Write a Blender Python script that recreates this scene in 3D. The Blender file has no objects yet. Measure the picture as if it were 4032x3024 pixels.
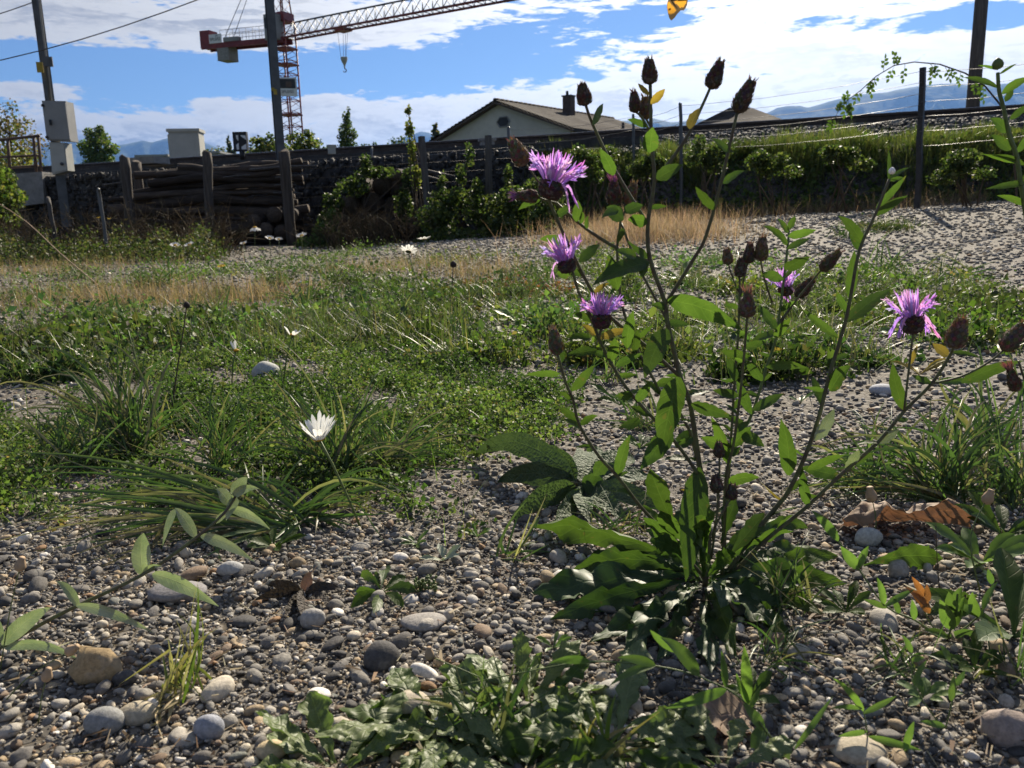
import bpy, bmesh, math, random
import numpy as np
from mathutils import Vector, Matrix, Quaternion

random.seed(7)
RNG = np.random.default_rng(11)
SC = bpy.context.scene
COL = SC.collection
R = math.radians

# ------------------------------------------------------------------ camera
F_PX = 3190.0                       # focal length in photograph pixels (4032 wide)
CAM = Vector((0.0, 0.0, 0.40))
PITCH, ROLL = R(11.7), R(1.4)
FWD = Vector((0, math.cos(PITCH), -math.sin(PITCH)))
UP0 = Vector((0, math.sin(PITCH), math.cos(PITCH)))
RT = Vector((1, 0, 0)) * math.cos(ROLL) - UP0 * math.sin(ROLL)
UP = UP0 * math.cos(ROLL) + Vector((1, 0, 0)) * math.sin(ROLL)
cam_data = bpy.data.cameras.new('camera')
cam_data.sensor_width = 36.0
cam_data.lens = 36.0 * F_PX / 4032.0
cam_data.clip_start, cam_data.clip_end = 0.02, 60000.0
cam_data.dof.use_dof = True
cam_data.dof.focus_distance = 1.25
cam_data.dof.aperture_fstop = 15.0
cam = bpy.data.objects.new('camera', cam_data)
m = Matrix((RT, UP, -FWD)).transposed().to_4x4()
m.translation = CAM
cam.matrix_world = m
COL.objects.link(cam)
SC.camera = cam

# ------------------------------------------------------------------ light, sky, exposure
SUN_AZ, SUN_EL = R(19.0), R(33.0)    # azimuth clockwise from +Y
SUN_DIR = Vector((math.sin(SUN_AZ) * math.cos(SUN_EL), math.cos(SUN_AZ) * math.cos(SUN_EL), math.sin(SUN_EL)))
sl = bpy.data.lights.new('sun', 'SUN')
sl.energy, sl.angle, sl.color = 5.0, R(0.55), (1.0, 0.89, 0.72)
sun = bpy.data.objects.new('sun', sl)
sun.rotation_euler = SUN_DIR.to_track_quat('Z', 'Y').to_euler()
sun.location = (0, 0, 30)
COL.objects.link(sun)

SC.view_settings.view_transform = 'Standard'
SC.view_settings.look = 'None'
SC.view_settings.exposure = 1.05
SC.view_settings.gamma = 1.0
SC.cycles.use_denoising = True
SC.cycles.max_bounces = 4
SC.cycles.diffuse_bounces = 2
SC.cycles.glossy_bounces = 2
SC.cycles.transmission_bounces = 2
SC.cycles.transparent_max_bounces = 4
SC.cycles.volume_bounces = 0
SC.cycles.caustics_reflective = False
SC.cycles.caustics_refractive = False


class Nodes:
    """small helper around a node tree"""
    def __init__(self, tree):
        self.t = tree
        self.t.nodes.clear()

    def new(self, kind, **kw):
        n = self.t.nodes.new(kind)
        for k, v in kw.items():
            setattr(n, k, v)
        return n

    def put(self, sock, v):
        if isinstance(v, bpy.types.NodeSocket):
            self.t.links.new(v, sock)
        elif v is not None:
            if sock.type == 'RGBA' and len(v) == 3:
                v = (*v, 1.0)
            sock.default_value = v

    def math(self, op, a, b=None, c=None, clamp=False):
        n = self.new('ShaderNodeMath', operation=op)
        n.use_clamp = clamp
        for i, v in enumerate((a, b, c)):
            if v is not None:
                self.put(n.inputs[i], v)
        return n.outputs[0]

    def vec(self, x, y, z):
        n = self.new('ShaderNodeCombineXYZ')
        for i, v in enumerate((x, y, z)):
            self.put(n.inputs[i], v)
        return n.outputs[0]

    def ramp(self, v, a, b, c=0.0, d=1.0, smooth=True):
        n = self.new('ShaderNodeMapRange')
        n.interpolation_type = 'SMOOTHSTEP' if smooth else 'LINEAR'
        for i, x in enumerate((v, a, b, c, d)):
            self.put(n.inputs[i], x)
        return n.outputs[0]

    def noise(self, vec, scale, detail=4.0, rough=0.55, dist=0.0):
        n = self.new('ShaderNodeTexNoise')
        self.put(n.inputs['Vector'], vec)
        n.inputs['Scale'].default_value = scale
        n.inputs['Detail'].default_value = detail
        n.inputs['Roughness'].default_value = rough
        n.inputs['Distortion'].default_value = dist
        return n.outputs['Fac']

    def mix(self, f, a, b, mode='MIX'):
        n = self.new('ShaderNodeMix', data_type='RGBA', blend_type=mode)
        self.put(n.inputs[0], f)
        self.put(n.inputs[6], a)
        self.put(n.inputs[7], b)
        return n.outputs[2]

    def scale(self, col, f):
        n = self.new('ShaderNodeVectorMath', operation='SCALE')
        self.put(n.inputs[0], col)
        self.put(n.inputs['Scale'], f)
        return n.outputs[0]


def px_dir(px, py):
    u, v = (px - 2016.0) / F_PX, (1512.0 - py) / F_PX
    return (FWD + RT * u + UP * v)


def px_azel(px, py):
    d = px_dir(px, py).normalized()
    return math.atan2(d.x, d.y), math.asin(d.z)


LUMPS = [(300, 90, 900, 80, .26), (1250, 60, 500, 110, .24), (450, 285, 420, 75, -.30), (1330, 300, 330, 85, -.30),
         (700, 300, 330, 80, -.16), (60, 215, 120, 50, -.2), (150, 345, 260, 30, .16),
         (1850, 250, 380, 85, -.32), (2150, 90, 300, 50, -.10), (420, 520, 500, 70, .22), (1050, 405, 420, 50, .22),
         (1600, 500, 500, 80, .20), (2900, 190, 1100, 190, .20), (3600, 380, 900, 130, .18),
         (2450, 120, 260, 40, -.20), (3850, 60, 500, 40, -.22), (2560, 255, 330, 40, -.14), (250, 590, 700, 55, .20), (1150, 570, 700, 45, .16), (2400, 400, 500, 70, .16), (3300, 300, 900, 120, .05)]


def build_world():
    w = bpy.data.worlds.new('World')
    SC.world = w
    w.use_nodes = True
    w.cycles.sampling_method = 'MANUAL'
    w.cycles.sample_map_resolution = 256
    n = Nodes(w.node_tree)
    sky = n.new('ShaderNodeTexSky', sky_type='NISHITA')
    sky.sun_disc = False
    sky.sun_elevation, sky.sun_rotation = SUN_EL, SUN_AZ
    sky.altitude, sky.air_density, sky.dust_density, sky.ozone_density = 500, 1.0, 0.15, 4.0
    g = n.new('ShaderNodeTexCoord').outputs['Generated']
    sep = n.new('ShaderNodeSeparateXYZ')
    n.put(sep.inputs[0], g)
    X, Y, Z = sep.outputs
    az = n.math('ARCTAN2', X, Y)
    el = n.math('ARCSINE', Z)
    # broad cloud fields of this sky (azimuth, elevation, widths, strength)
    ae = n.vec(az, el, 0.0)
    tot = 0.0
    for (px, py, sx, sy, a) in LUMPS:
        a0, e0 = px_azel(px, py)
        v1 = n.new('ShaderNodeVectorMath', operation='MULTIPLY_ADD')
        n.put(v1.inputs[0], ae)
        v1.inputs[1].default_value = (F_PX / sx, F_PX / sy, 0)
        v1.inputs[2].default_value = (-a0 * F_PX / sx, -e0 * F_PX / sy, 0)
        v2 = n.new('ShaderNodeVectorMath', operation='DOT_PRODUCT')
        n.put(v2.inputs[0], v1.outputs[0]); n.put(v2.inputs[1], v1.outputs[0])
        tot = n.math('MULTIPLY_ADD', n.math('POWER', 0.36788, v2.outputs['Value']), a, tot)
    # stretched noise: flat layers higher up, rounder heaps near the horizon
    sy = n.ramp(el, 0.05, 0.30, 2.2, 3.6)
    p = n.vec(az, n.math('MULTIPLY', el, sy), 0.0)
    big = n.noise(p, 9.0, 7.0, 0.62, 0.35)
    q2 = n.vec(n.math('ADD', az, 0.012), n.math('ADD', n.math('MULTIPLY', el, sy), 0.03), 0.0)
    big2 = n.noise(q2, 9.0, 7.0, 0.62, 0.35)
    fine = n.noise(p, 34.0, 4.0, 0.6, 0.4)
    dens = n.math('ADD', n.math('ADD', big, n.math('MULTIPLY', fine, 0.40)), tot)
    cover = n.ramp(dens, 0.70, 0.80)
    # shade: parts of the cloud with more cloud between them and the sun are greyer
    fine2 = n.noise(n.vec(n.math('ADD', az, 0.004), n.math('ADD', n.math('MULTIPLY', el, sy), 0.012), 0.0), 34.0, 4.0, 0.6, 0.4)
    lit = n.ramp(n.math('ADD', n.math('SUBTRACT', big, big2), n.math('MULTIPLY', n.math('SUBTRACT', fine, fine2), 0.35)), -0.07, 0.06)
    thick = n.ramp(dens, 0.76, 1.08)
    dt = n.new('ShaderNodeVectorMath', operation='DOT_PRODUCT')
    n.put(dt.inputs[0], g)
    n.put(dt.inputs[1], tuple(SUN_DIR))
    mu = n.math('MAXIMUM', dt.outputs['Value'], 0.0)
    fwd = n.math('POWER', mu, 7.0)          # forward scattering: cloud is brighter towards the sun
    val = n.math('SUBTRACT', 1.0, n.math('MULTIPLY', n.math('MULTIPLY', thick, n.math('SUBTRACT', 0.46, n.math('MULTIPLY', lit, 0.42))), n.math('SUBTRACT', 1.0, n.math('MULTIPLY', fwd, 0.9), clamp=True)))
    val = n.math('MULTIPLY', val, n.math('ADD', 0.80, n.math('MULTIPLY', fwd, 1.8)))
    cloud = n.mix(n.ramp(val, 0.3, 1.0), (0.76, 0.78, 0.86), (1.0, 0.975, 0.935))
    cloud = n.scale(cloud, n.math('MULTIPLY', val, CLOUD_GAIN))
    blue = n.mix(1.0, sky.outputs[0], (0.60, 0.72, 0.89), 'MULTIPLY')
    colr = n.mix(cover, blue, cloud)
    bg = n.new('ShaderNodeBackground')
    n.put(bg.inputs['Color'], colr)
    bg.inputs['Strength'].default_value = SKY_STRENGTH
    out = n.new('ShaderNodeOutputWorld')
    n.put(out.inputs['Surface'], bg.outputs[0])


SKY_STRENGTH = 0.05
CLOUD_GAIN = 7.6
build_world()


# ------------------------------------------------------------------ terrain and pixel helpers
def ss(a, b, x):
    t = np.clip((np.asarray(x, float) - a) / (b - a), 0, 1)
    return t * t * (3 - 2 * t)


def H(x, y):
    x = np.asarray(x, float); y = np.asarray(y, float)
    r = np.hypot(x, y)
    h = ss(3, 9, y) * np.clip(0.10 + 0.05 * x, 0, 0.55) + 0.06 * ss(6, 12, y)
    h = h + 0.010 * np.sin(x * 3.1 + 1.0) * np.sin(y * 2.3) * ss(0.7, 1.6, y)
    return h * (1 - ss(22, 45, r))


def at(px, py, Y):
    d = px_dir(px, py)
    return CAM + d * (Y / d.y)


def gp(px, py, lift=0.0):
    """point of the ground seen at a photograph pixel"""
    d = px_dir(px, py)
    t = 0.3
    for _ in range(4000):
        p = CAM + d * t
        g = p.z - lift - float(H(p.x, p.y))
        if g <= 0.0008 or t > 60:
            break
        t += max(0.0015, g * 0.6)
    return p


def hz(x, y):
    return float(H(x, y))


# ------------------------------------------------------------------ mesh helpers
class MB:
    def __init__(self):
        self.v, self.f, self.uv, self.c = [], [], [], []

    def add(self, vs, fs, uvs=None, col=None):
        o = len(self.v)
        self.v += [tuple(p) for p in vs]
        self.f += [tuple(i + o for i in q) for q in fs]
        self.uv += list(uvs) if uvs is not None else [(0.0, 0.0)] * len(vs)
        if col is None:
            col = (1, 1, 1)
        self.c += [col] * len(vs) if not isinstance(col, list) else col
        return self

    def box(self, c, s, rz=0.0, col=None, M=None):
        c = Vector(c)
        hx, hy, hz_ = s[0] / 2, s[1] / 2, s[2] / 2
        vs = []
        for z in (-hz_, hz_):
            for x, y in ((-hx, -hy), (hx, -hy), (hx, hy), (-hx, hy)):
                p = Vector((x, y, z))
                if M is not None:
                    p = M @ p
                elif rz:
                    p = Vector((x * math.cos(rz) - y * math.sin(rz), x * math.sin(rz) + y * math.cos(rz), z))
                vs.append(c + p)
        return self.add(vs, [(0, 3, 2, 1), (4, 5, 6, 7), (0, 1, 5, 4), (1, 2, 6, 5), (2, 3, 7, 6), (3, 0, 4, 7)], col=col)

    def tube(self, pts, rad, sides=6, cap=True, col=None, squash=1.0):
        pts = [Vector(p) for p in pts]
        n = len(pts)
        if not hasattr(rad, '__len__'):
            rad = [rad] * n
        ref = None
        vs, uvs = [], []
        for i, p in enumerate(pts):
            t = (pts[min(i + 1, n - 1)] - pts[max(i - 1, 0)])
            t = t.normalized() if t.length > 1e-9 else Vector((0, 0, 1))
            if ref is None:
                ref = Vector((0, 0, 1)) if abs(t.z) < 0.9 else Vector((1, 0, 0))
            a = t.cross(ref).normalized()
            b = a.cross(t).normalized()
            ref = b
            for k in range(sides):
                an = 2 * math.pi * k / sides
                vs.append(p + a * math.cos(an) * rad[i] + b * math.sin(an) * rad[i] * squash)
                uvs.append((k / sides, i / max(1, n - 1)))
        fs = []
        for i in range(n - 1):
            for k in range(sides):
                k2 = (k + 1) % sides
                fs.append((i * sides + k, i * sides + k2, (i + 1) * sides + k2, (i + 1) * sides + k))
        if cap:
            fs.append(tuple(reversed(range(sides))))
            fs.append(tuple((n - 1) * sides + k for k in range(sides)))
        return self.add(vs, fs, uvs, col)

    def lathe(self, base, axis, prof, sides=12, col=None):
        """prof = [(along, radius)]"""
        base, axis = Vector(base), Vector(axis).normalized()
        return self.tube_axis([base + axis * a for a, r in prof], axis, [max(r, 1e-5) for a, r in prof], sides, col)

    def tube_axis(self, pts, axis, rad, sides, col=None):
        ref = Vector((0, 0, 1)) if abs(axis.z) < 0.9 else Vector((1, 0, 0))
        a = axis.cross(ref).normalized(); b = axis.cross(a).normalized()
        vs, uvs = [], []
        n = len(pts)
        for i, p in enumerate(pts):
            for k in range(sides):
                an = 2 * math.pi * k / sides
                vs.append(p + (a * math.cos(an) + b * math.sin(an)) * rad[i])
                uvs.append((k / sides, i / max(1, n - 1)))
        fs = [tuple(reversed(range(sides)))]
        for i in range(n - 1):
            for k in range(sides):
                k2 = (k + 1) % sides
                fs.append((i * sides + k, i * sides + k2, (i + 1) * sides + k2, (i + 1) * sides + k))
        fs.append(tuple((n - 1) * sides + k for k in range(sides)))
        return self.add(vs, fs, uvs, col)

    def leaf(self, base, tip, width, nrm, arch=0.0, prof='lance', serr=0.0, teeth=9, fold=0.25, nseg=10,
             ripple=0.0, curl=0.0, col=None, rnd=None, twist=0.0, cross=2, bend=0.0):
        rnd = rnd or random
        base, tip, nrm = Vector(base), Vector(tip), Vector(nrm).normalized()
        L = (tip - base).length
        ctrl = (base + tip) / 2 + Vector((0, 0, 1)) * arch * L
        if bend:
            ctrl = ctrl + (tip - base).cross(nrm).normalized() * bend * L
        vs, uvs, fs = [], [], []
        ph = rnd.random() * 6
        us = [k / cross for k in range(-cross, cross + 1)]
        m_ = len(us)
        for i in range(nseg + 1):
            t = i / nseg
            p = base * (1 - t) ** 2 + ctrl * 2 * t * (1 - t) + tip * t * t
            tg = ((ctrl - base) * (1 - t) + (tip - ctrl) * t).normalized()
            s = tg.cross(nrm)
            s = s.normalized() if s.length > 1e-6 else Vector((1, 0, 0))
            n2 = s.cross(tg).normalized()
            if twist:
                q = Quaternion(tg, twist * (t - 0.3))
                s = q @ s; n2 = q @ n2
            w = leaf_profile(prof, t) * width / 2
            for u in us:
                e = 1.0
                if serr and abs(u) > 0.7:
                    k = (t * teeth + (0.37 if u > 0 else 0.0)) % 1.0
                    e = 1.0 - serr * k if prof != 'lobed' else 1.0 - serr * (0.5 - 0.5 * math.cos(6.283 * t * teeth + (0.8 if u > 0 else 0)))
                z = abs(u) ** 1.3 * w * fold + ripple * w * math.sin(t * 17 + ph + 2.2 * u) * abs(u) + ripple * .5 * w * math.sin(t * 29 + ph * 2 - 3 * u)
                z -= curl * w * u * u
                vs.append(p + s * (u * w * e) + n2 * z)
                uvs.append((u, t))
        for i in range(nseg):
            for k in range(m_ - 1):
                a = i * m_ + k
                fs.append((a, a + 1, a + m_ + 1, a + m_))
        return self.add(vs, fs, uvs, col)

    def blade(self, pts, w, col=None, taper=0.9, nrm=None):
        """a grass blade along a polyline"""
        pts = [Vector(p) for p in pts]
        n = len(pts)
        vs, uvs = [], []
        for i, p in enumerate(pts):
            t = i / (n - 1)
            tg = (pts[min(i + 1, n - 1)] - pts[max(i - 1, 0)]).normalized()
            s = tg.cross(nrm if nrm is not None else (p - CAM)).normalized()
            ww = w / 2 * (0.55 + 0.45 * min(1, t * 4)) * (1 - taper * max(0, (t - 0.35) / 0.65) ** 1.5)
            b = s.cross(tg).normalized() * ww * 0.35
            vs += [p - s * ww + b, p, p + s * ww + b]
            uvs += [(-1, t), (0, t), (1, t)]
        fs = []
        for i in range(n - 1):
            a = 3 * i
            fs += [(a, a + 1, a + 4, a + 3), (a + 1, a + 2, a + 5, a + 4)]
        return self.add(vs, fs, uvs, col)

    def build(self, name, mat, root=None, smooth=True, uv=True, origin=None):
        me = bpy.data.meshes.new(name)
        o = bpy.data.objects.new(name, me)
        if root is not None:
            off = Vector(ORIGIN[root.name])
        else:
            off = Vector(origin) if origin is not None else Vector((0, 0, 0))
        vs = [(p[0] - off.x, p[1] - off.y, p[2] - off.z) for p in self.v]
        me.from_pydata(vs, [], self.f)
        if smooth:
            me.polygons.foreach_set('use_smooth', [True] * len(me.polygons))
        lv = np.zeros(len(me.loops), dtype=np.int32)
        me.loops.foreach_get('vertex_index', lv)
        if uv:
            l = me.uv_layers.new(name='UVMap')
            l.data.foreach_set('uv', np.asarray(self.uv, dtype=np.float32)[lv].ravel())
        ca = me.color_attributes.new('Col', 'FLOAT_COLOR', 'POINT')
        cc = np.ones((len(self.v), 4), dtype=np.float32)
        cc[:, :3] = np.asarray(self.c, dtype=np.float32)
        ca.data.foreach_set('color', cc.ravel())
        me.materials.append(mat)
        COL.objects.link(o)
        if root is not None:
            o.parent = root
        else:
            o.location = off
        return o


ORIGIN = {}


def leaf_profile(kind, t):
    if kind == 'lance':
        return max(0.05, math.sin(math.pi * min(1, t ** 0.75 * 0.97 + 0.03)) ** 0.85) if t < 1 else 0.02
    if kind == 'oblance':            # narrow stalk, widest beyond the middle
        return max(0.05, (ss(0.0, 0.72, t) * 0.92 + 0.08) * (1 - max(0, (t - 0.62) / 0.38) ** 2.2)) if t < 1 else 0.03
    if kind == 'lobed':
        return max(0.06, (ss(0.0, 0.75, t) * 0.85 + 0.15) * (1 - max(0, (t - 0.7) / 0.3) ** 2)) if t < 1 else 0.03
    if kind == 'ovate':
        return max(0.04, math.sin(math.pi * min(1, t ** 0.7)) ** 0.7) if t < 1 else 0.02
    if kind == 'petal':
        return (0.35 + 0.65 * float(ss(0, 0.5, t))) * (1 - max(0, (t - 0.8) / 0.2) ** 2 * 0.8)
    return 1.0


def thing(name, label, cat, loc=(0, 0, 0), group=None, kind=None):
    o = bpy.data.objects.new(name, None)
    o.empty_display_size = 0.05
    o.location = loc
    COL.objects.link(o)
    ORIGIN[o.name] = tuple(loc)
    return tag(o, label, cat, group, kind)


def tag(o, label=None, cat=None, group=None, kind=None):
    if label: o['label'] = label
    if cat: o['category'] = cat
    if group: o['group'] = group
    if kind: o['kind'] = kind
    return o


def bulk(name, V, Fq, C, mat, kind='stuff', root=None, smooth=True, flat_uv=None):
    """numpy arrays -> one mesh object; Fq is (n,3) or (n,4)"""
    me = bpy.data.meshes.new(name)
    V = np.asarray(V, np.float32); Fq = np.asarray(Fq, np.int32)
    if root is not None:
        V = V - np.asarray(ORIGIN.get(root.name, (0, 0, 0)), np.float32)
    k = Fq.shape[1]
    me.vertices.add(len(V)); me.vertices.foreach_set('co', V.ravel())
    me.loops.add(Fq.size); me.loops.foreach_set('vertex_index', Fq.ravel())
    me.polygons.add(len(Fq))
    me.polygons.foreach_set('loop_start', np.arange(0, Fq.size, k, dtype=np.int32))
    me.polygons.foreach_set('loop_total', np.full(len(Fq), k, dtype=np.int32))
    me.update(calc_edges=True)
    if smooth:
        me.polygons.foreach_set('use_smooth', np.ones(len(Fq), bool))
    ca = me.color_attributes.new('Col', 'FLOAT_COLOR', 'POINT')
    cc = np.ones((len(V), 4), np.float32); cc[:, :3] = C
    ca.data.foreach_set('color', cc.ravel())
    me.validate()
    me.materials.append(mat)
    o = bpy.data.objects.new(name, me)
    COL.objects.link(o)
    if root is not None:
        o.parent = root
    if kind:
        o['kind'] = kind
    return o


def text_mesh(txt, size, mat, name, root, loc, M, extrude=0.004):
    cu = bpy.data.curves.new('lettering', 'FONT')
    cu.body, cu.size, cu.extrude = txt, size, extrude
    cu.align_x, cu.align_y = 'CENTER', 'CENTER'
    tmp = bpy.data.objects.new('tmp_text', cu)
    COL.objects.link(tmp)
    dg = bpy.context.evaluated_depsgraph_get()
    me = bpy.data.meshes.new_from_object(tmp.evaluated_get(dg))
    bpy.data.objects.remove(tmp)
    me.transform(M.to_4x4())
    me.materials.clear(); me.materials.append(mat)
    o = bpy.data.objects.new(name, me)
    COL.objects.link(o)
    o.parent = root
    o.location = Vector(loc) - Vector(ORIGIN[root.name])
    return o


# ------------------------------------------------------------------ materials
def new_mat(name):
    ma = bpy.data.materials.new(name)
    ma.use_nodes = True
    return ma, Nodes(ma.node_tree)


def principled(n, col, rough=0.7, spec=0.3, metal=0.0, normal=None):
    b = n.new('ShaderNodeBsdfPrincipled')
    n.put(b.inputs['Base Color'], col)
    n.put(b.inputs['Roughness'], rough)
    b.inputs['Specular IOR Level'].default_value = spec
    b.inputs['Metallic'].default_value = metal
    if normal is not None:
        n.put(b.inputs['Normal'], normal)
    return b


def bump(n, h, strength=0.4, dist=0.01):
    b = n.new('ShaderNodeBump')
    b.inputs['Strength'].default_value = strength
    b.inputs['Distance'].default_value = dist
    n.put(b.inputs['Height'], h)
    return b.outputs[0]


def finish(n, shader):
    o = n.new('ShaderNodeOutputMaterial')
    n.put(o.inputs['Surface'], shader)


def mat_plain(name, col, rough=0.7, spec=0.3, metal=0.0, var=0.3, scale=20.0, bmp=0.3, bd=0.01, col2=None, stretch=None, rnd=0.0):
    ma, n = new_mat(name)
    co = n.new('ShaderNodeTexCoord').outputs['Object']
    if stretch:
        mp = n.new('ShaderNodeMapping')
        n.put(mp.inputs['Vector'], co)
        mp.inputs['Scale'].default_value = stretch
        co = mp.outputs[0]
    f = n.noise(co, scale, 6, 0.6)
    g = n.noise(co, scale * 0.13, 3, 0.5)
    c2 = col2 or tuple(x * (1 - var) for x in col)
    c1 = tuple(min(1, x * (1 + var * 0.7)) for x in col)
    c = n.mix(n.ramp(f, 0.3, 0.7), c2, c1)
    c = n.mix(n.ramp(g, 0.35, 0.7, 0, 0.35), c, tuple(x * 0.6 for x in col))
    if rnd:
        r = n.new('ShaderNodeObjectInfo').outputs['Random']
        c = n.scale(c, n.ramp(r, 0, 1, 1 - rnd, 1 + rnd, False))
    b = principled(n, c, n.ramp(g, 0.2, 0.8, rough - 0.1, min(1, rough + 0.1)), spec, metal, bump(n, f, bmp, bd))
    finish(n, b.outputs[0])
    return ma


def mat_leaf(name, col, trans=0.42, tcol=None, rough=0.5, var=0.22, vein=7.0, bmp=0.35, spots=None, wrinkle=0.0, attr=False, spec=0.3):
    """leaf: glossy front, light shining through, veins from the leaf's own coordinates"""
    ma, n = new_mat(name)
    tc = n.new('ShaderNodeTexCoord')
    sep = n.new('ShaderNodeSeparateXYZ'); n.put(sep.inputs[0], tc.outputs['UV'])
    u, v = sep.outputs[0], sep.outputs[1]
    au = n.math('ABSOLUTE', u)
    rnd = n.new('ShaderNodeObjectInfo').outputs['Random']
    if attr:
        c0 = n.new('ShaderNodeAttribute', attribute_name='Col').outputs['Color']
    else:
        c0 = col
    k = n.noise(tc.outputs['Object'], 55.0, 4, 0.6)
    c = n.mix(n.ramp(k, 0.25, 0.75), n.mix(1.0, c0, (0.72, 0.76, 0.7), 'MULTIPLY'), n.mix(1.0, c0, (1.25, 1.18, 1.1), 'MULTIPLY'))
    c = n.mix(n.ramp(rnd, 0.0, 1.0, 0, var), c, n.mix(1.0, c0, (1.7, 1.35, 0.55), 'MULTIPLY'))
    h = k
    if vein:
        side = n.math('FRACT', n.math('MULTIPLY', n.math('SUBTRACT', v, n.math('MULTIPLY', au, 0.16)), vein))
        side = n.ramp(n.math('ABSOLUTE', n.math('SUBTRACT', side, 0.5)), 0.0, 0.11, 1.0, 0.0)
        mid = n.ramp(au, 0.0, 0.075, 1.0, 0.0)
        vv = n.math('MAXIMUM', mid, n.math('MULTIPLY', side, 0.55))
        c = n.mix(n.math('MULTIPLY', vv, 0.5), c, n.mix(1.0, c0, (1.9, 1.7, 1.6), 'MULTIPLY'))
        h = n.math('SUBTRACT', n.math('MULTIPLY', k, 0.5), n.math('MULTIPLY', vv, 0.7))
    if wrinkle:
        vo = n.new('ShaderNodeTexVoronoi', feature='F1')
        wv = n.new('ShaderNodeVectorMath', operation='MULTIPLY_ADD'); nz = n.new('ShaderNodeTexNoise'); n.put(nz.inputs['Vector'], tc.outputs['Object']); nz.inputs['Scale'].default_value = wrinkle * .5
        n.put(wv.inputs[0], nz.outputs['Color']); wv.inputs[1].default_value = (1.6 / wrinkle,) * 3; n.put(wv.inputs[2], tc.outputs['Object'])
        n.put(vo.inputs['Vector'], wv.outputs[0]); vo.inputs['Scale'].default_value = wrinkle
        h = n.math('SUBTRACT', h, n.math('MULTIPLY', vo.outputs['Distance'], 2.2))
    if spots:
        sp = n.ramp(n.noise(tc.outputs['Object'], 130.0, 2, 0.5), 0.66, 0.72)
        c = n.mix(n.math('MULTIPLY', sp, 0.8), c, spots)
    nb = bump(n, h, bmp, 0.0015 if not wrinkle else 0.0035)
    b = principled(n, c, rough, spec, 0.0, nb)
    t = n.new('ShaderNodeBsdfTranslucent')
    n.put(t.inputs['Color'], n.mix(1.0, c, tcol or (1.45, 1.8, 0.75), 'MULTIPLY'))
    n.put(t.inputs['Normal'], nb)
    mx = n.new('ShaderNodeMixShader')
    n.put(mx.inputs[0], n.ramp(n.math('FRACT', n.math('MULTIPLY', rnd, 7.31)), 0, 1, trans * 0.45, trans * 1.15, False))
    n.put(mx.inputs[1], b.outputs[0]); n.put(mx.inputs[2], t.outputs[0])
    finish(n, mx.outputs[0])
    return ma


def mat_attr(name, rough=0.6, trans=0.35, spec=0.3, bmp=0.0, speckle=0.0, tcol=(1.5, 1.6, 0.8), scale=300.0):
    """colour from the mesh's own Col attribute"""
    ma, n = new_mat(name)
    c = n.new('ShaderNodeAttribute', attribute_name='Col').outputs['Color']
    nb = None
    if speckle:
        co = n.new('ShaderNodeTexCoord').outputs['Object']
        f = n.noise(co, scale, 5, 0.65)
        g = n.noise(co, scale * 0.22, 3, 0.5, 0.6)
        c = n.mix(n.ramp(f, 0.3, 0.7), n.scale(c, 1 - speckle), n.scale(c, 1 + speckle))
        c = n.mix(n.ramp(g, 0.55, 0.62, 0, speckle * 0.6), c, (0.42, 0.40, 0.36))
        nb = bump(n, f, bmp, 0.002)
    b = principled(n, c, rough, spec, 0.0, nb)
    sh = b.outputs[0]
    if trans:
        t = n.new('ShaderNodeBsdfTranslucent')
        n.put(t.inputs['Color'], n.mix(1.0, c, tcol, 'MULTIPLY'))
        mx = n.new('ShaderNodeMixShader'); mx.inputs[0].default_value = trans
        n.put(mx.inputs[1], sh); n.put(mx.inputs[2], t.outputs[0])
        sh = mx.outputs[0]
    finish(n, sh)
    return ma


M = {}
M['fol'] = mat_attr('weed_foliage', 0.55, 0.40, 0.24, tcol=(1.45, 1.7, 0.8))
M['dry'] = mat_attr('dry_grass', 0.65, 0.45, 0.2, tcol=(1.4, 1.3, 1.1))
M['pebble'] = mat_attr('pebble_stone', 0.78, 0.0, 0.22, bmp=0.45, speckle=0.22, scale=260.0)
M['stone_far'] = mat_attr('ballast_rock', 0.75, 0.0, 0.25, bmp=0.5, speckle=0.3, scale=60.0)
M['grass'] = mat_leaf('grass_blade', (0.085, 0.13, 0.03), 0.42, vein=0, rough=0.42, attr=True, spec=0.35, var=0.04, tcol=(1.35, 1.7, 0.85))
M['knap'] = mat_leaf('knapweed_leaf', (0.050, 0.082, 0.024), 0.50, vein=8.0, rough=0.52, spots=(0.10, 0.09, 0.03))
M['knap_dark'] = mat_leaf('dark_basal_leaf', (0.036, 0.066, 0.024), 0.26, vein=8.0, rough=0.5, spots=(0.08, 0.07, 0.03))
M['knap_yellow'] = mat_leaf('yellowed_leaf', (0.22, 0.19, 0.05), 0.45, tcol=(1.5, 1.4, 0.8), vein=7.0)
M['sage'] = mat_leaf('wrinkled_leaf', (0.065, 0.095, 0.055), 0.24, vein=11.0, rough=0.65, bmp=0.55, wrinkle=190.0, var=0.1, spec=0.25)
M['rosette'] = mat_leaf('lobed_leaf', (0.12, 0.158, 0.075), 0.38, vein=7.0, rough=0.5, bmp=0.45, wrinkle=110.0, var=0.15, spec=0.38)
M['grey_leaf'] = mat_leaf('grey_green_leaf', (0.30, 0.335, 0.27), 0.16, vein=12.0, rough=0.55, bmp=0.6, var=0.08)
M['campion'] = mat_leaf('smooth_leaf', (0.10, 0.155, 0.055), 0.42, vein=0, rough=0.42, var=0.15)
M['stem'] = mat_plain('plant_stem', (0.10, 0.115, 0.045), 0.6, 0.3, var=0.4, scale=90, bmp=0.3, bd=0.001, col2=(0.085, 0.055, 0.045))
M['stem_green'] = mat_plain('green_stem', (0.12, 0.16, 0.05), 0.55, 0.3, var=0.3, scale=90, bmp=0.2, bd=0.001)
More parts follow.
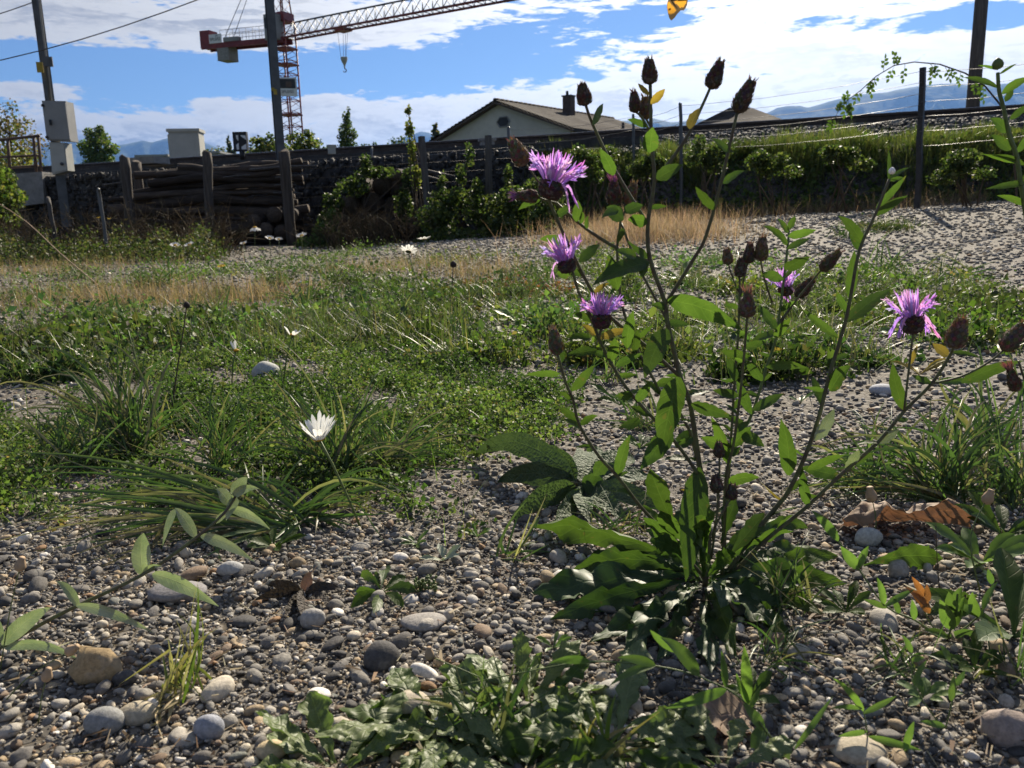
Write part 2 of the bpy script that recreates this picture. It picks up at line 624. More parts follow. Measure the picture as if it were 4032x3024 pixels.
M['seed'] = mat_attr('seed_head_brown', 0.8, 0.15, 0.15, speckle=0.35, bmp=0.6, scale=700.0, tcol=(1.3, 1.1, 0.8))
M['petal'] = mat_attr('purple_petal', 0.55, 0.5, 0.2, tcol=(1.3, 1.2, 1.3))
M['white'] = mat_attr('white_petal', 0.5, 0.4, 0.2, tcol=(1.1, 1.1, 1.05))
M['wood'] = mat_plain('weathered_wood', (0.085, 0.072, 0.06), 0.85, 0.15, var=0.45, scale=30, bmp=0.7, bd=0.01, stretch=(1, 1, 0.08), rnd=0.2)
M['greypost'] = mat_plain('grey_weathered_wood', (0.10, 0.093, 0.085), 0.8, 0.2, var=0.35, scale=40, bmp=0.5, bd=0.006, stretch=(1, 1, 0.1), rnd=0.2)
M['bark'] = mat_plain('log_bark', (0.072, 0.057, 0.046), 0.9, 0.15, var=0.5, scale=22, bmp=0.9, bd=0.02, stretch=(0.15, 1, 1), rnd=0.3)
M['cut'] = mat_plain('cut_wood', (0.085, 0.066, 0.05), 0.85, 0.15, var=0.4, scale=40, bmp=0.4, bd=0.004, rnd=0.25)
M['steel'] = mat_plain('galvanised_steel', (0.10, 0.105, 0.105), 0.5, 0.5, 0.35, var=0.25, scale=8, bmp=0.1, bd=0.004)
M['darksteel'] = mat_plain('dark_steel', (0.045, 0.043, 0.042), 0.55, 0.4, 0.3, var=0.35, scale=12, bmp=0.15, bd=0.004)
M['rail'] = mat_plain('rail_steel', (0.055, 0.04, 0.032), 0.6, 0.4, 0.2, var=0.4, scale=14, bmp=0.25, bd=0.004)
M['railtop'] = mat_plain('polished_rail_head', (0.45, 0.45, 0.45), 0.28, 0.5, 1.0, var=0.1, scale=30, bmp=0.05)
M['wire'] = mat_plain('fence_wire', (0.14, 0.14, 0.14), 0.5, 0.5, 0.4, var=0.2, scale=50, bmp=0.05)
M['red'] = mat_plain('crane_red_paint', (0.20, 0.026, 0.022), 0.5, 0.4, var=0.25, scale=3, bmp=0.1)
M['cream'] = mat_plain('painted_metal_cream', (0.42, 0.42, 0.37), 0.55, 0.35, var=0.1, scale=4, bmp=0.08)
M['boxgrey'] = mat_plain('painted_box_grey', (0.27, 0.27, 0.255), 0.55, 0.35, var=0.1, scale=5, bmp=0.08)
M['concrete'] = mat_plain('concrete', (0.27, 0.26, 0.24), 0.85, 0.2, var=0.25, scale=9, bmp=0.4, bd=0.01)
M['plaster'] = mat_plain('house_plaster', (0.58, 0.55, 0.47), 0.9, 0.15, var=0.07, scale=3, bmp=0.15)
M['tile'] = mat_plain('roof_tile', (0.062, 0.052, 0.045), 0.95, 0.08, var=0.4, scale=1.6, bmp=0.4, bd=0.02, rnd=0.15)
M['fascia'] = mat_plain('roof_fascia', (0.10, 0.075, 0.06), 0.8, 0.2, var=0.3, scale=6)
M['black'] = mat_plain('black_paint', (0.012, 0.012, 0.013), 0.5, 0.4, var=0.2, scale=8)
M['signwhite'] = mat_plain('white_paint', (0.75, 0.75, 0.73), 0.5, 0.35, var=0.06, scale=8)
M['trunk'] = mat_plain('tree_bark', (0.09, 0.07, 0.05), 0.9, 0.15, var=0.4, scale=12, bmp=0.6, bd=0.02)
M['yellow'] = mat_plain('yellow_plate', (0.42, 0.31, 0.05), 0.6, 0.3, var=0.25, scale=20)
M['rust'] = mat_plain('rusty_rail', (0.12, 0.08, 0.06), 0.75, 0.3, var=0.4, scale=15)

# =================================================================== SETTING
# ------------------------------------------------------------------ ground sheet
def mat_ground():
    ma, n = new_mat('gravelly_soil')
    co = n.new('ShaderNodeTexCoord').outputs['Object']
    vo = n.new('ShaderNodeTexVoronoi', feature='F1')
    n.put(vo.inputs['Vector'], co); vo.inputs['Scale'].default_value = 80.0
    vd = n.new('ShaderNodeTexVoronoi', feature='DISTANCE_TO_EDGE')
    n.put(vd.inputs['Vector'], co); vd.inputs['Scale'].default_value = 80.0
    sepc = n.new('ShaderNodeSeparateColor'); n.put(sepc.inputs[0], vo.outputs['Color'])
    grain = n.noise(co, 420.0, 5, 0.7)
    big = n.noise(co, 0.8, 4, 0.55)
    st = n.mix(n.ramp(sepc.outputs[0], 0.2, 0.9), (0.095, 0.088, 0.078), (0.27, 0.245, 0.21))
    soil = n.mix(n.ramp(grain, 0.3, 0.7), (0.05, 0.041, 0.031), (0.13, 0.11, 0.08))
    edge = n.ramp(vd.outputs['Distance'], 0.02, 0.14)
    c = n.mix(n.math('MULTIPLY', edge, 0.75), soil, st)
    # grassy soil far away
    dist = n.new('ShaderNodeVectorMath', operation='LENGTH'); n.put(dist.inputs[0], co)
    far = n.ramp(dist.outputs['Value'], 14.0, 22.0)
    green = n.mix(n.ramp(big, 0.3, 0.7), (0.045, 0.06, 0.02), (0.075, 0.085, 0.03))
    c = n.mix(far, c, green)
    h = n.math('ADD', n.math('MULTIPLY', edge, 0.7), n.math('MULTIPLY', grain, 0.5))
    b = principled(n, c, 0.85, 0.2, 0.0, bump(n, h, 0.45, 0.005))
    finish(n, b.outputs[0])
    return ma


def build_ground():
    rad = [0.0] + list(np.geomspace(0.15, 30, 120)) + list(np.geomspace(34, 12000, 32))
    na = 240
    V = [(0.0, 0.0, hz(0, 0))]
    an = np.linspace(0, 2 * np.pi, na, endpoint=False)
    arr = []
    for r in rad[1:]:
        x, y = r * np.sin(an), r * np.cos(an)
        arr.append(np.stack([x, y, H(x, y)], 1))
    Vn = np.concatenate([np.array(V)] + arr)
    faces = []
    n = len(rad) - 1
    k = np.arange(na); k2 = (k + 1) % na
    for i in range(n - 1):
        a = 1 + i * na
        faces.append(np.stack([a + k, a + k2, a + na + k2, a + na + k], 1)[:, ::-1])
    tri = np.stack([np.zeros(na, int), 1 + k, 1 + k2, 1 + k2], 1)[:, ::-1]
    o = bulk('ground', Vn, np.concatenate(faces), (1, 1, 1), mat_ground(), kind='structure')
    # tiny cap at the camera's foot
    return o


GROUND = build_ground()
ORIGIN[GROUND.name] = (0, 0, 0)

# ------------------------------------------------------------------ railway line
def line_at(px, py, z):
    d = px_dir(px, py)
    return CAM + d * ((z - CAM.z) / d.z)


RAIL_Z = 1.80
_a = line_at(0, 665, RAIL_Z); _b = line_at(4032, 410, RAIL_Z)
P0 = Vector((_a.x, _a.y, 0)); T_R = Vector((_b.x - _a.x, _b.y - _a.y, 0)).normalized()
N_R = Vector((T_R.y, -T_R.x, 0))            # towards the camera
if N_R.y > 0:
    N_R = -N_R


def rl(s, o, z=0.0):
    p = P0 + T_R * s + N_R * o
    return Vector((p.x, p.y, z))


def s_px(px, o, py=700):
    """station on the railway (offset o towards the camera) seen in picture column px"""
    d = px_dir(px, py)
    q = P0 + N_R * o
    # solve k*(dx,dy) - s*T = q
    det = d.x * (-T_R.y) + d.y * T_R.x
    k = (q.x * (-T_R.y) + q.y * T_R.x) / det
    s = (d.x * q.y - d.y * q.x) / det
    return s


S0, S1 = -90.0, 60.0
S_WALL = s_px(2120, 2.0)
S_WALL0 = s_px(120, 2.0)


def build_embankment():
    """ballast shoulder, with a walled side on the left and a grassy bank on the right"""
    ns = 240
    S = np.concatenate([np.linspace(S0, -6, 30), np.linspace(-5.5, 30, 150), np.linspace(30.6, S1, 30)])
    V, C = [], []
    prof_bank = [(-9.0, 0.02), (-6.5, 1.55), (-3.2, 1.60), (0.55, 1.58), (1.15, 1.34), (1.75, 1.13), (2.05, 0.86), (2.35, 0.50), (2.75, 0.0)]
    prof_wall = [(-9.0, 0.02), (-6.5, 1.55), (-3.2, 1.60), (0.55, 1.58), (1.15, 1.42), (1.80, 1.38), (1.84, 1.2), (1.86, 0.5), (1.88, 0.0)]
    for s in S:
        w = float(ss(S_WALL - 0.3, S_WALL + 0.9, s))
        for k, ((o1, z1), (o2, z2)) in enumerate(zip(prof_wall, prof_bank)):
            o = o1 * (1 - w) + o2 * w
            z = z1 * (1 - w) + z2 * w
            p = rl(s, o)
            g = hz(p.x, p.y)
            jit = 0.03 * math.sin(s * 1.7 + k) + 0.025 * math.sin(s * 4.1 + 2 * k)
            zz = max(z + jit * (w if k > 4 else 0.3), g - 0.03 if k < 8 else -1)
            if k == 8:
                zz = g - 0.06
            V.append((p.x, p.y, zz))
    k = len(prof_bank)
    faces = []
    for i in range(len(S) - 1):
        for j in range(k - 1):
            a = i * k + j
            faces.append((a, a + 1, a + k + 1, a + k))
    ma, n = new_mat('embankment_soil_and_stone')
    co = n.new('ShaderNodeTexCoord').outputs['Object']
    vo = n.new('ShaderNodeTexVoronoi', feature='F1'); n.put(vo.inputs['Vector'], co); vo.inputs['Scale'].default_value = 18.0
    sp = n.new('ShaderNodeSeparateColor'); n.put(sp.inputs[0], vo.outputs['Color'])
    c = n.mix(sp.outputs[0], (0.035, 0.032, 0.028), (0.13, 0.12, 0.11))
    finish(n, principled(n, c, 0.9, 0.2, 0, bump(n, vo.outputs['Distance'], 0.9, 0.05)).outputs[0])
    return bulk('railway_embankment', np.array(V), np.array(faces), (1, 1, 1), ma, kind='structure', smooth=False)


EMB = build_embankment()
ORIGIN[EMB.name] = (0, 0, 0)


def ico(sub):
    bm = bmesh.new()
    bmesh.ops.create_icosphere(bm, subdivisions=sub, radius=1.0)
    v = np.array([x.co[:] for x in bm.verts]); f = np.array([[q.index for q in x.verts] for x in bm.faces])
    bm.free()
    return v, f


ICO1 = ico(1); ICO2 = ico(2); ICO3 = ico(3)
OCT = (np.array([(1, 0, 0), (-1, 0, 0), (0, 1, 0), (0, -1, 0), (0, 0, 1), (0, 0, -1)], float), np.array([(0, 2, 4), (2, 1, 4), (1, 3, 4), (3, 0, 4), (2, 0, 5), (1, 2, 5), (3, 1, 5), (0, 3, 5)]))


def scatter(base, P, A, rot, cols, rough=0.18, angular=False, rng=RNG):
    """copies of a unit shape: P centres (n,3), A half sizes (n,3), rot (n,3,3), cols (n,3)"""
    bv, bf = base
    n = len(P); m_ = len(bv)
    k1 = rng.normal(0, 1, (n, 3, 1)); k2 = rng.normal(0, 1, (n, 3, 1))
    ph = rng.uniform(0, 6.28, (n, 1)); ph2 = rng.uniform(0, 6.28, (n, 1))
    B = np.broadcast_to(bv, (n, m_, 3))
    d = 1 + rough * np.sin((B @ (k1 * 1.6))[:, :, 0] + ph) + rough * 0.7 * np.sin((B @ (k2 * 2.6))[:, :, 0] + ph2)
    if angular:
        am = 0.22 if angular is True else angular
        d = d * (1 + rng.uniform(-am, am, (n, m_)))
    L = B * d[:, :, None] * A[:, None, :]
    V = np.einsum('nij,nmj->nmi', rot, L) + P[:, None, :]
    F = (bf[None] + (np.arange(n) * m_)[:, None, None]).reshape(-1, 3)
    C = np.repeat(cols, m_, axis=0)
    return V.reshape(-1, 3), F, C


def rots(n, tilt=0.3, rng=RNG):
    a = rng.uniform(0, 6.283, n); b = rng.normal(0, tilt, n); c = rng.normal(0, tilt, n)
    ca, sa, cb, sb, cc, sc_ = np.cos(a), np.sin(a), np.cos(b), np.sin(b), np.cos(c), np.sin(c)
    Z = np.zeros((n, 3, 3)); X = np.zeros((n, 3, 3)); Yr = np.zeros((n, 3, 3))
    Z[:, 0, 0] = ca; Z[:, 0, 1] = -sa; Z[:, 1, 0] = sa; Z[:, 1, 1] = ca; Z[:, 2, 2] = 1
    X[:, 0, 0] = 1; X[:, 1, 1] = cb; X[:, 1, 2] = -sb; X[:, 2, 1] = sb; X[:, 2, 2] = cb
    Yr[:, 1, 1] = 1; Yr[:, 0, 0] = cc; Yr[:, 0, 2] = sc_; Yr[:, 2, 0] = -sc_; Yr[:, 2, 2] = cc
    return Z @ X @ Yr


# ballast stones: the ones seen largest as pieces, the rest as one mass
def build_ballast():
    rng = np.random.default_rng(5)
    n = 9000
    sa, sb = s_px(-150, 1), s_px(4200, 1)
    s = sa + (sb - sa) * rng.random(n) ** 0.8
    o = rng.uniform(0.15, 1.25, n)
    w = ss(S_WALL - 0.3, S_WALL + 0.9, s)
    zb = np.interp(o, [0.1, 0.55, 1.15, 1.8], [1.60, 1.58, 1.34, 1.13])
    zw = np.interp(o, [0.1, 0.55, 1.15, 1.8], [1.60, 1.58, 1.42, 1.38])
    z = zb * w + zw * (1 - w)
    left = (w < 0.5) & (o > 1.2)
    o = np.where((w < 0.5), o * 1.45, o)
    zw2 = np.interp(o, [0.1, 0.55, 1.15, 1.8], [1.60, 1.58, 1.42, 1.38])
    z = np.where(w < 0.5, zw2, z)
    base = np.array([[P0.x, P0.y]]) + s[:, None] * np.array([[T_R.x, T_R.y]]) + o[:, None] * np.array([[N_R.x, N_R.y]])
    r = rng.uniform(0.018, 0.036, n)
    P = np.column_stack([base, z + r * 0.35])
    A = r[:, None] * rng.uniform(0.7, 1.3, (n, 3))
    g = rng.choice([0.05, 0.08, 0.12, 0.20], n, p=[.35, .35, .22, .08])
    cols = g[:, None] * np.array([[1.0, 0.96, 0.90]]) * rng.uniform(0.85, 1.15, (n, 1))
    rot = rots(n, 0.9, rng)
    app = r / np.hypot(P[:, 0], P[:, 1]) * (o < 1.3)
    inview = np.abs(P[:, 0] / P[:, 1]) < 0.64
    order = np.argsort(-(app * inview))
    big = order[:300]; rest = order[300:]
    V, F, C = scatter(ICO1, P[rest], A[rest], rot[rest], cols[rest], 0.1, True, rng)
    bulk('ballast_stones', V, F, C, M['stone_far'], root=EMB, smooth=False)
    for i in big:
        V, F, C = scatter(ICO1, P[i:i + 1] * 0, A[i:i + 1], rot[i:i + 1], cols[i:i + 1], 0.1, True, rng)
        ob = bulk('ballast_stone', V, F, C, M['stone_far'], kind=None, smooth=False)
        ob.parent = EMB; ob.location = P[i]


build_ballast()


def build_rails():
    t = thing('railway_track', 'pair of rusty steel rails with shiny heads running along the ballast embankment', 'railway track', rl(15, 0, 1.62))
    prof = [(-0.07, 0.0), (-0.07, 0.015), (-0.012, 0.035), (-0.012, 0.12), (-0.036, 0.13), (-0.036, 0.163), (0.036, 0.163), (0.036, 0.13), (0.012, 0.12), (0.012, 0.035), (0.07, 0.015), (0.07, 0.0)]
    for off in (0.0, -1.5):
        mb = MB()
        vs = []
        for s in (S0 + 5, S1 - 5):
            for o, z in prof:
                vs.append(rl(s, off + o, RAIL_Z - 0.17 + z))
        k = len(prof)
        mb.add(vs, [(i, (i + 1) % k, k + (i + 1) % k, k + i) for i in range(k)])
        mb.build('rail', M['rail'], t, smooth=False)
        mb = MB()
        mb.add([rl(s, off + o, RAIL_Z - 0.006 + z) for s in (S0 + 5, S1 - 5) for o, z in ((-0.034, 0), (-0.028, 0.006), (0.028, 0.006), (0.034, 0))],
               [(0, 1, 5, 4), (1, 2, 6, 5), (2, 3, 7, 6)])
        mb.build('rail_head', M['railtop'], t, smooth=False)
    sl_ = MB().box((0, 0, 0), (0.24, 2.5, 0.16), rz=math.atan2(T_R.y, T_R.x)).build('sleeper', M['concrete'], None, smooth=False)
    sl_.parent = t
    first = True
    s = s_px(-100, 0)
    while s < s_px(4100, 0):
        o = sl_ if first else sl_.copy()
        if not first:
            COL.objects.link(o)
        o.location = rl(s, -0.75, 1.555) - Vector(ORIGIN[t.name])
        first = False
        s += 0.6


build_rails()

# ------------------------------------------------------------------ hills and air
def build_hills(name, pts, Y, depth, base, mat, seed):
    """a mountain ridge: pts = skyline in photograph pixels, standing at distance Y"""
    rng = np.random.default_rng(seed)
    xs = np.array([p[0] for p in pts], float); ys = np.array([p[1] for p in pts], float)
    nx, ny = 260, 40
    gx = np.linspace(xs[0], xs[-1], nx)
    sky_y = np.interp(gx, xs, ys)
    V = np.zeros((nx, ny, 3))
    from mathutils import noise as mn
    for i in range(nx):
        top = at(gx[i], sky_y[i], Y)
        for j in range(ny):
            f = j / (ny - 1)                     # 0 at the foot (near), 1 at the crest
            yy = Y - depth * (1 - f)
            xx = top.x * (yy / Y)
            h = base + (top.z - base) * f ** 1.25
            q = Vector((xx / Y * 26, yy / Y * 26, seed))
            e = mn.fractal(q, 1.0, 2.1, 6)
            gul = 1 - abs(mn.noise(Vector((xx / Y * 40, yy / Y * 6, seed + 3))))
            h += (top.z - base) * (1 - f) * f * (0.9 * e - 0.35 * gul) + (top.z - base) * 0.012 * e * f
            V[i, j] = (xx, yy, h)
    # back side
    back = V[:, -1, :].copy(); back[:, 1] += depth * 0.6; back[:, 2] = base
    V = np.concatenate([V, back[:, None, :]], 1)
    ny += 1
    idx = np.arange(nx * ny).reshape(nx, ny)
    F = np.stack([idx[:-1, :-1], idx[1:, :-1], idx[1:, 1:], idx[:-1, 1:]], -1).reshape(-1, 4)
    return bulk(name, V.reshape(-1, 3), F, (1, 1, 1), mat, kind='structure')


def mat_hill():
    ma, n = new_mat('forested_slope')
    co = n.new('ShaderNodeTexCoord').outputs['Object']
    f = n.noise(co, 0.004, 8, 0.65)
    g = n.noise(co, 0.0012, 4, 0.5)
    c = n.mix(n.ramp(f, 0.35, 0.65), (0.03, 0.045, 0.02), (0.085, 0.10, 0.045))
    c = n.mix(n.ramp(g, 0.52, 0.66, 0, 0.7), c, (0.12, 0.14, 0.06))
    finish(n, principled(n, c, 0.95, 0.05, 0, bump(n, f, 0.6, 60)).outputs[0])
    return ma


MH = mat_hill()
build_hills('hills', [(-600, 610), (-200, 560), (60, 600), (250, 545), (330, 552), (420, 575), (500, 565), (560, 552), (600, 560), (650, 545), (700, 540), (780, 555), (850, 580), (920, 602), (1000, 612), (1200, 620), (1500, 612),
      (1540, 565), (1600, 535), (1655, 520), (1690, 525), (1740, 545), (1800, 600)], 9000, 2600, -30, MH, 3)
build_hills('hills', [(2250, 560), (2330, 500), (2400, 470), (2450, 475), (2560, 466), (2640, 480), (2760, 470), (2860, 480), (3000, 455), (3060, 424), (3150, 415), (3180, 425), (3260, 400), (3400, 370), (3480, 362), (3560, 350),
      (3640, 335), (3760, 330), (3900, 338), (4000, 325), (4200, 318), (4700, 350)], 7000, 2600, -30, MH, 8)

hz_box = MB().box((0, 0, 550), (26000, 26000, 1170)).build('haze', M['black'], None, smooth=False, uv=False)
hz_box.data.materials.clear()
ma, n = new_mat('air')
pv = n.new('ShaderNodeVolumePrincipled')
pv.inputs['Color'].default_value = (0.16, 0.34, 0.78, 1)
pv.inputs['Density'].default_value = 0.00006
pv.inputs['Anisotropy'].default_value = 0.35
o_ = n.new('ShaderNodeOutputMaterial')
n.put(o_.inputs['Volume'], pv.outputs[0])
hz_box.data.materials.append(ma)
hz_box['kind'] = 'stuff'
hz_box.display_type = 'WIRE'

# ------------------------------------------------------------------ pebbles
PAL = np.array([(0.078, 0.074, 0.070), (0.14, 0.13, 0.118), (0.215, 0.20, 0.175), (0.31, 0.285, 0.245), (0.32, 0.245, 0.155),
                (0.18, 0.13, 0.09), (0.44, 0.39, 0.31), (0.54, 0.51, 0.46), (0.25, 0.155, 0.085), (0.16, 0.165, 0.145)])
PALW = np.array([.19, .20, .19, .15, .08, .05, .085, .035, .02, .015])


def in_poly(x, y, poly):
    x = np.asarray(x); y = np.asarray(y)
    r = np.zeros(x.shape, bool)
    n = len(poly)
    for i in range(n):
        x1, y1 = poly[i]; x2, y2 = poly[(i + 1) % n]
        c = ((y1 > y) != (y2 > y)) & (x < (x2 - x1) * (y - y1) / (y2 - y1 + 1e-12) + x1)
        r ^= c
    return r


def poly_ground(pxs):
    return [tuple(gp(a, b)[:2]) for a, b in pxs]


MAT_POLY = poly_ground([(-200, 2080), (-200, 1700), (100, 1600), (420, 1470), (700, 1400), (1000, 1380), (1300, 1340), (1600, 1385), (2100, 1390), (2300, 1520), (2260, 1800), (1900, 1850), (1960, 2060), (1750, 2180), (1500, 2080), (1250, 2050), (600, 2090)])


def build_pebbles():
    rng = np.random.default_rng(21)
    # near field by dart throwing
    cell = 0.022
    grid = {}
    P, Rr = [], []
    def try_add(x, y, r, k=0.84):
        gx, gy = int(math.floor(x / cell)), int(math.floor(y / cell))
        for ax in (-1, 0, 1):
            for ay in (-1, 0, 1):
                for (qx, qy, qr) in grid.get((gx + ax, gy + ay), ()):
                    if (qx - x) ** 2 + (qy - y) ** 2 < ((qr + r) * k) ** 2:
                        return False
        grid.setdefault((gx, gy), []).append((x, y, r))
        P.append((x, y)); Rr.append(r)
        return True
    for r0, r1, n in ((0.0105, 0.0150, 120), (0.0072, 0.0105, 900), (0.0046, 0.0072, 9000), (0.0030, 0.0048, 42000), (0.0018, 0.0030, 42000)):
        ys = 0.42 + (2.3 - 0.42) * rng.random(n) ** 0.85
        xs = (rng.random(n) * 2 - 1) * (0.68 * ys + 0.12)
        rs = rng.uniform(r0, r1, n)
        keep = ~(((r1 < 0.006) & (ys > 1.6)) | ((r1 < 0.0035) & (ys > 1.05)))
        inm = in_poly(xs, ys, MAT_POLY)
        for x, y, r, k_, im in zip(xs, ys, rs, keep, inm):
            if k_ and (not im or rng.random() < 0.35):
                try_add(x, y, r)
    P = np.array(P); r = np.array(Rr)
    n = len(P)
    A = np.column_stack([r * rng.uniform(0.85, 1.40, n), r * rng.uniform(0.66, 1.0, n), r * rng.uniform(0.36, 0.80, n)])
    z = H(P[:, 0], P[:, 1]) + A[:, 2] * rng.uniform(0.10, 0.72, n)
    C3 = np.column_stack([P, z])
    cols = PAL[rng.choice(len(PAL), n, p=PALW / PALW.sum())] * rng.uniform(0.82, 1.25, (n, 1))
    rot = rots(n, 0.30, rng)
    app = r / np.hypot(P[:, 0], P[:, 1]) * (np.abs(P[:, 0] / P[:, 1]) < 0.60) * (P[:, 1] > 0.54)
    order = np.argsort(-app)
    big, rest = order[:300], order[300:]
    d = P[rest, 1]
    small = r[rest] < 0.0030
    near = rest[(d < 1.05) & ~small]; mid = rest[(d >= 1.05) | small]
    rg = rng.random(len(near)) < .3
    V1, F1, K1 = scatter(ICO2, C3[near[~rg]], A[near[~rg]], rot[near[~rg]], cols[near[~rg]], 0.11, False, rng)
    Va, F_a, Ka = scatter(ICO2, C3[near[rg]], A[near[rg]], rot[near[rg]], cols[near[rg]], 0.20, 0.07, rng)
    F1 = np.concatenate([F1, F_a + len(V1)]); V1 = np.concatenate([V1, Va]); K1 = np.concatenate([K1, Ka])
    # grit between the pebbles
    ng = 22000
    yg = .45 + .75 * rng.random(ng); xg = (rng.random(ng) * 2 - 1) * .68 * yg; rgs = rng.uniform(.0008, .0021, ng)
    Ag = rgs[:, None] * rng.uniform(.7, 1.3, (ng, 3))
    cg = PAL[rng.choice(len(PAL), ng, p=PALW / PALW.sum())] * rng.uniform(.8, 1.2, (ng, 1))
    Vg, Fg, Kg = scatter(OCT, np.column_stack([xg, yg, H(xg, yg) + rgs * .5 + .001]), Ag, rots(ng, .8, rng), cg, .1, True, rng)
    F1 = np.concatenate([F1, Fg + len(V1)]); V1 = np.concatenate([V1, Vg]); K1 = np.concatenate([K1, Kg])
    V2, F2, K2 = scatter(ICO1, C3[mid], A[mid] * 1.06, rot[mid], cols[mid], 0.09, False, rng)
    # far field: bigger stones only, the rest of the gravel is the ground's own relief
    n3 = 30000
    y3 = 2.25 + 9.0 * rng.random(n3) ** 1.35
    x3 = (rng.random(n3) * 2 - 1) * 0.70 * y3
    r3 = rng.uniform(0.006, 0.013, n3) * (1 + 0.10 * (y3 - 2))
    veg = rng.random(n3)
    k3 = (x3 > -0.1 * y3) | (veg < 0.5)
    x3, y3, r3 = x3[k3], y3[k3], r3[k3]
    n3 = len(x3)
    A3 = np.column_stack([r3 * rng.uniform(0.9, 1.4, n3), r3 * rng.uniform(0.7, 1.1, n3), r3 * rng.uniform(0.4, 0.7, n3)])
    C33 = np.column_stack([x3, y3, H(x3, y3) + A3[:, 2] * 0.4])
    c3 = PAL[rng.choice(len(PAL), n3, p=PALW / PALW.sum())] * rng.uniform(0.8, 1.2, (n3, 1))
    V3, F3, K3 = scatter(ICO1, C33, A3, rots(n3, 0.2, rng), c3, 0.1, False, rng)
    V = np.concatenate([V1, V2, V3]); Fa = np.concatenate([F1, F2 + len(V1), F3 + len(V1) + len(V2)])
    bulk('pebbles', V, Fa, np.concatenate([K1, K2, K3]), M['pebble'], root=GROUND)
    print('pebbles', n, n3, len(Fa))
    for i in big:
        V, Fq, K = scatter(ICO3 if app[i] > 0.011 else ICO2, C3[i:i + 1] * 0, A[i:i + 1], rot[i:i + 1], cols[i:i + 1], 0.10, False, rng)
        ob = bulk('pebble', V, Fq, K, M['pebble'], kind=None)
        ob.parent = GROUND; ob.location = C3[i]


build_pebbles()


def boulder(px, py, wpx, hpx, col, label, flat=0.6, ang=0.1, seed=1, sink=0.35, rocky=False):
    p = gp(px, py)
    dist = (p - CAM).length
    a = wpx / 2 * dist / F_PX; c = hpx / 2 * dist / F_PX / 0.9
    rng = np.random.default_rng(seed)
    A = np.array([[a, a * 0.75, max(c, a * flat)]])
    V, Fq, K = scatter(ICO2 if rocky else ICO3, np.zeros((1, 3)), A, rots(1, 0.06, rng) * 0 + np.eye(3), np.array([col]), ang, rocky, rng)
    ob = bulk('stone', V, Fq, K, M['pebble'], kind=None)
    ob.location = (p.x, p.y + a * 0.5, hz(p.x, p.y) + A[0, 2] * (1 - sink) * 0.9)
    tag(ob, label, 'stone')
    return ob


boulder(1045, 1500, 105, 80, (0.40, 0.40, 0.37), 'pale round boulder half hidden in the low green mat', 0.75, 0.06, 3)
boulder(155, 1475, 85, 45, (0.42, 0.41, 0.38), 'light grey rounded stone on gravel beside feathery weeds', 0.5, 0.07, 4)
boulder(1185, 1135, 50, 30, (0.22, 0.22, 0.21), 'grey stone under a small yellow flowering weed', 0.6, 0.07, 5)
boulder(980, 1360, 55, 35, (0.36, 0.34, 0.31), 'dull brownish stone behind the half-bare daisies', 0.6, 0.07, 6)
boulder(345, 2700, 185, 110, (0.33, 0.24, 0.13), 'large tan angular rock with a crumbly top', 0.42, 0.2, 17, 0.3, True)
boulder(1225, 2475, 95, 75, (0.34, 0.32, 0.29), 'smooth off-white pebble beside the wilted dark rosette', 0.6, 0.06, 8)
boulder(400, 2895, 135, 85, (0.24, 0.24, 0.23), 'large smooth pale grey oval pebble next to a cream one', 0.5, 0.03, 9)
boulder(525, 2855, 130, 70, (0.38, 0.33, 0.24), 'large smooth cream oval pebble below a grass sprout', 0.45, 0.03, 10)
boulder(815, 2915, 105, 90, (0.27, 0.28, 0.31), 'blue-grey smooth egg-shaped pebble', 0.6, 0.03, 12)
boulder(1060, 2995, 110, 60, (0.48, 0.38, 0.24), 'buff flat pebble beside the lobed leaves', 0.5, 0.03, 13)
boulder(690, 2375, 200, 55, (0.20, 0.19, 0.19), 'long flat mauve-grey stone under the grey-leaved seedling', 0.26, 0.12, 15, 0.2)
boulder(900, 2270, 95, 55, (0.34, 0.34, 0.33), 'rounded mid-grey cobble below the trailing grass', 0.5, 0.05, 18)
boulder(1590, 2830, 190, 80, (0.40, 0.35, 0.27), 'flat beige stone partly under a broad lobed leaf', 0.3, 0.06, 19, 0.2)
boulder(3430, 2150, 95, 65, (0.40, 0.41, 0.38), 'speckled whitish stone in front of the curled dry leaf', 0.6, 0.07, 20)
boulder(1660, 2480, 170, 36, (0.28, 0.26, 0.235), 'long curved pale stone lying in the gravel', 0.2, 0.10, 22, 0.2)
boulder(2420, 2760, 130, 60, (0.34, 0.33, 0.30), 'flat pale stone among the shaded foreground leaves', 0.3, 0.05, 23, 0.2)
boulder(3400, 3010, 190, 40, (0.36, 0.31, 0.23), 'broad cream stone below bright thin stems', 0.3, 0.05, 25, 0.2)
boulder(3980, 2950, 150, 110, (0.27, 0.22, 0.19), 'brownish rough stone at the edge of the gravel', 0.45, 0.1, 26, 0.25, True)
boulder(2510, 1330, 90, 50, (0.34, 0.34, 0.33), 'flat grey stone on open gravel behind the knapweed', 0.4, 0.07, 27)
boulder(3490, 1555, 100, 40, (0.36, 0.37, 0.39), 'bluish grey stone below the bright knapweed flower', 0.4, 0.06, 28)

# =================================================================== BACKGROUND THINGS
def plan(p0, p1):
    d = Vector((p1.x - p0.x, p1.y - p0.y, 0))
    return d.length, math.atan2(d.y, d.x)


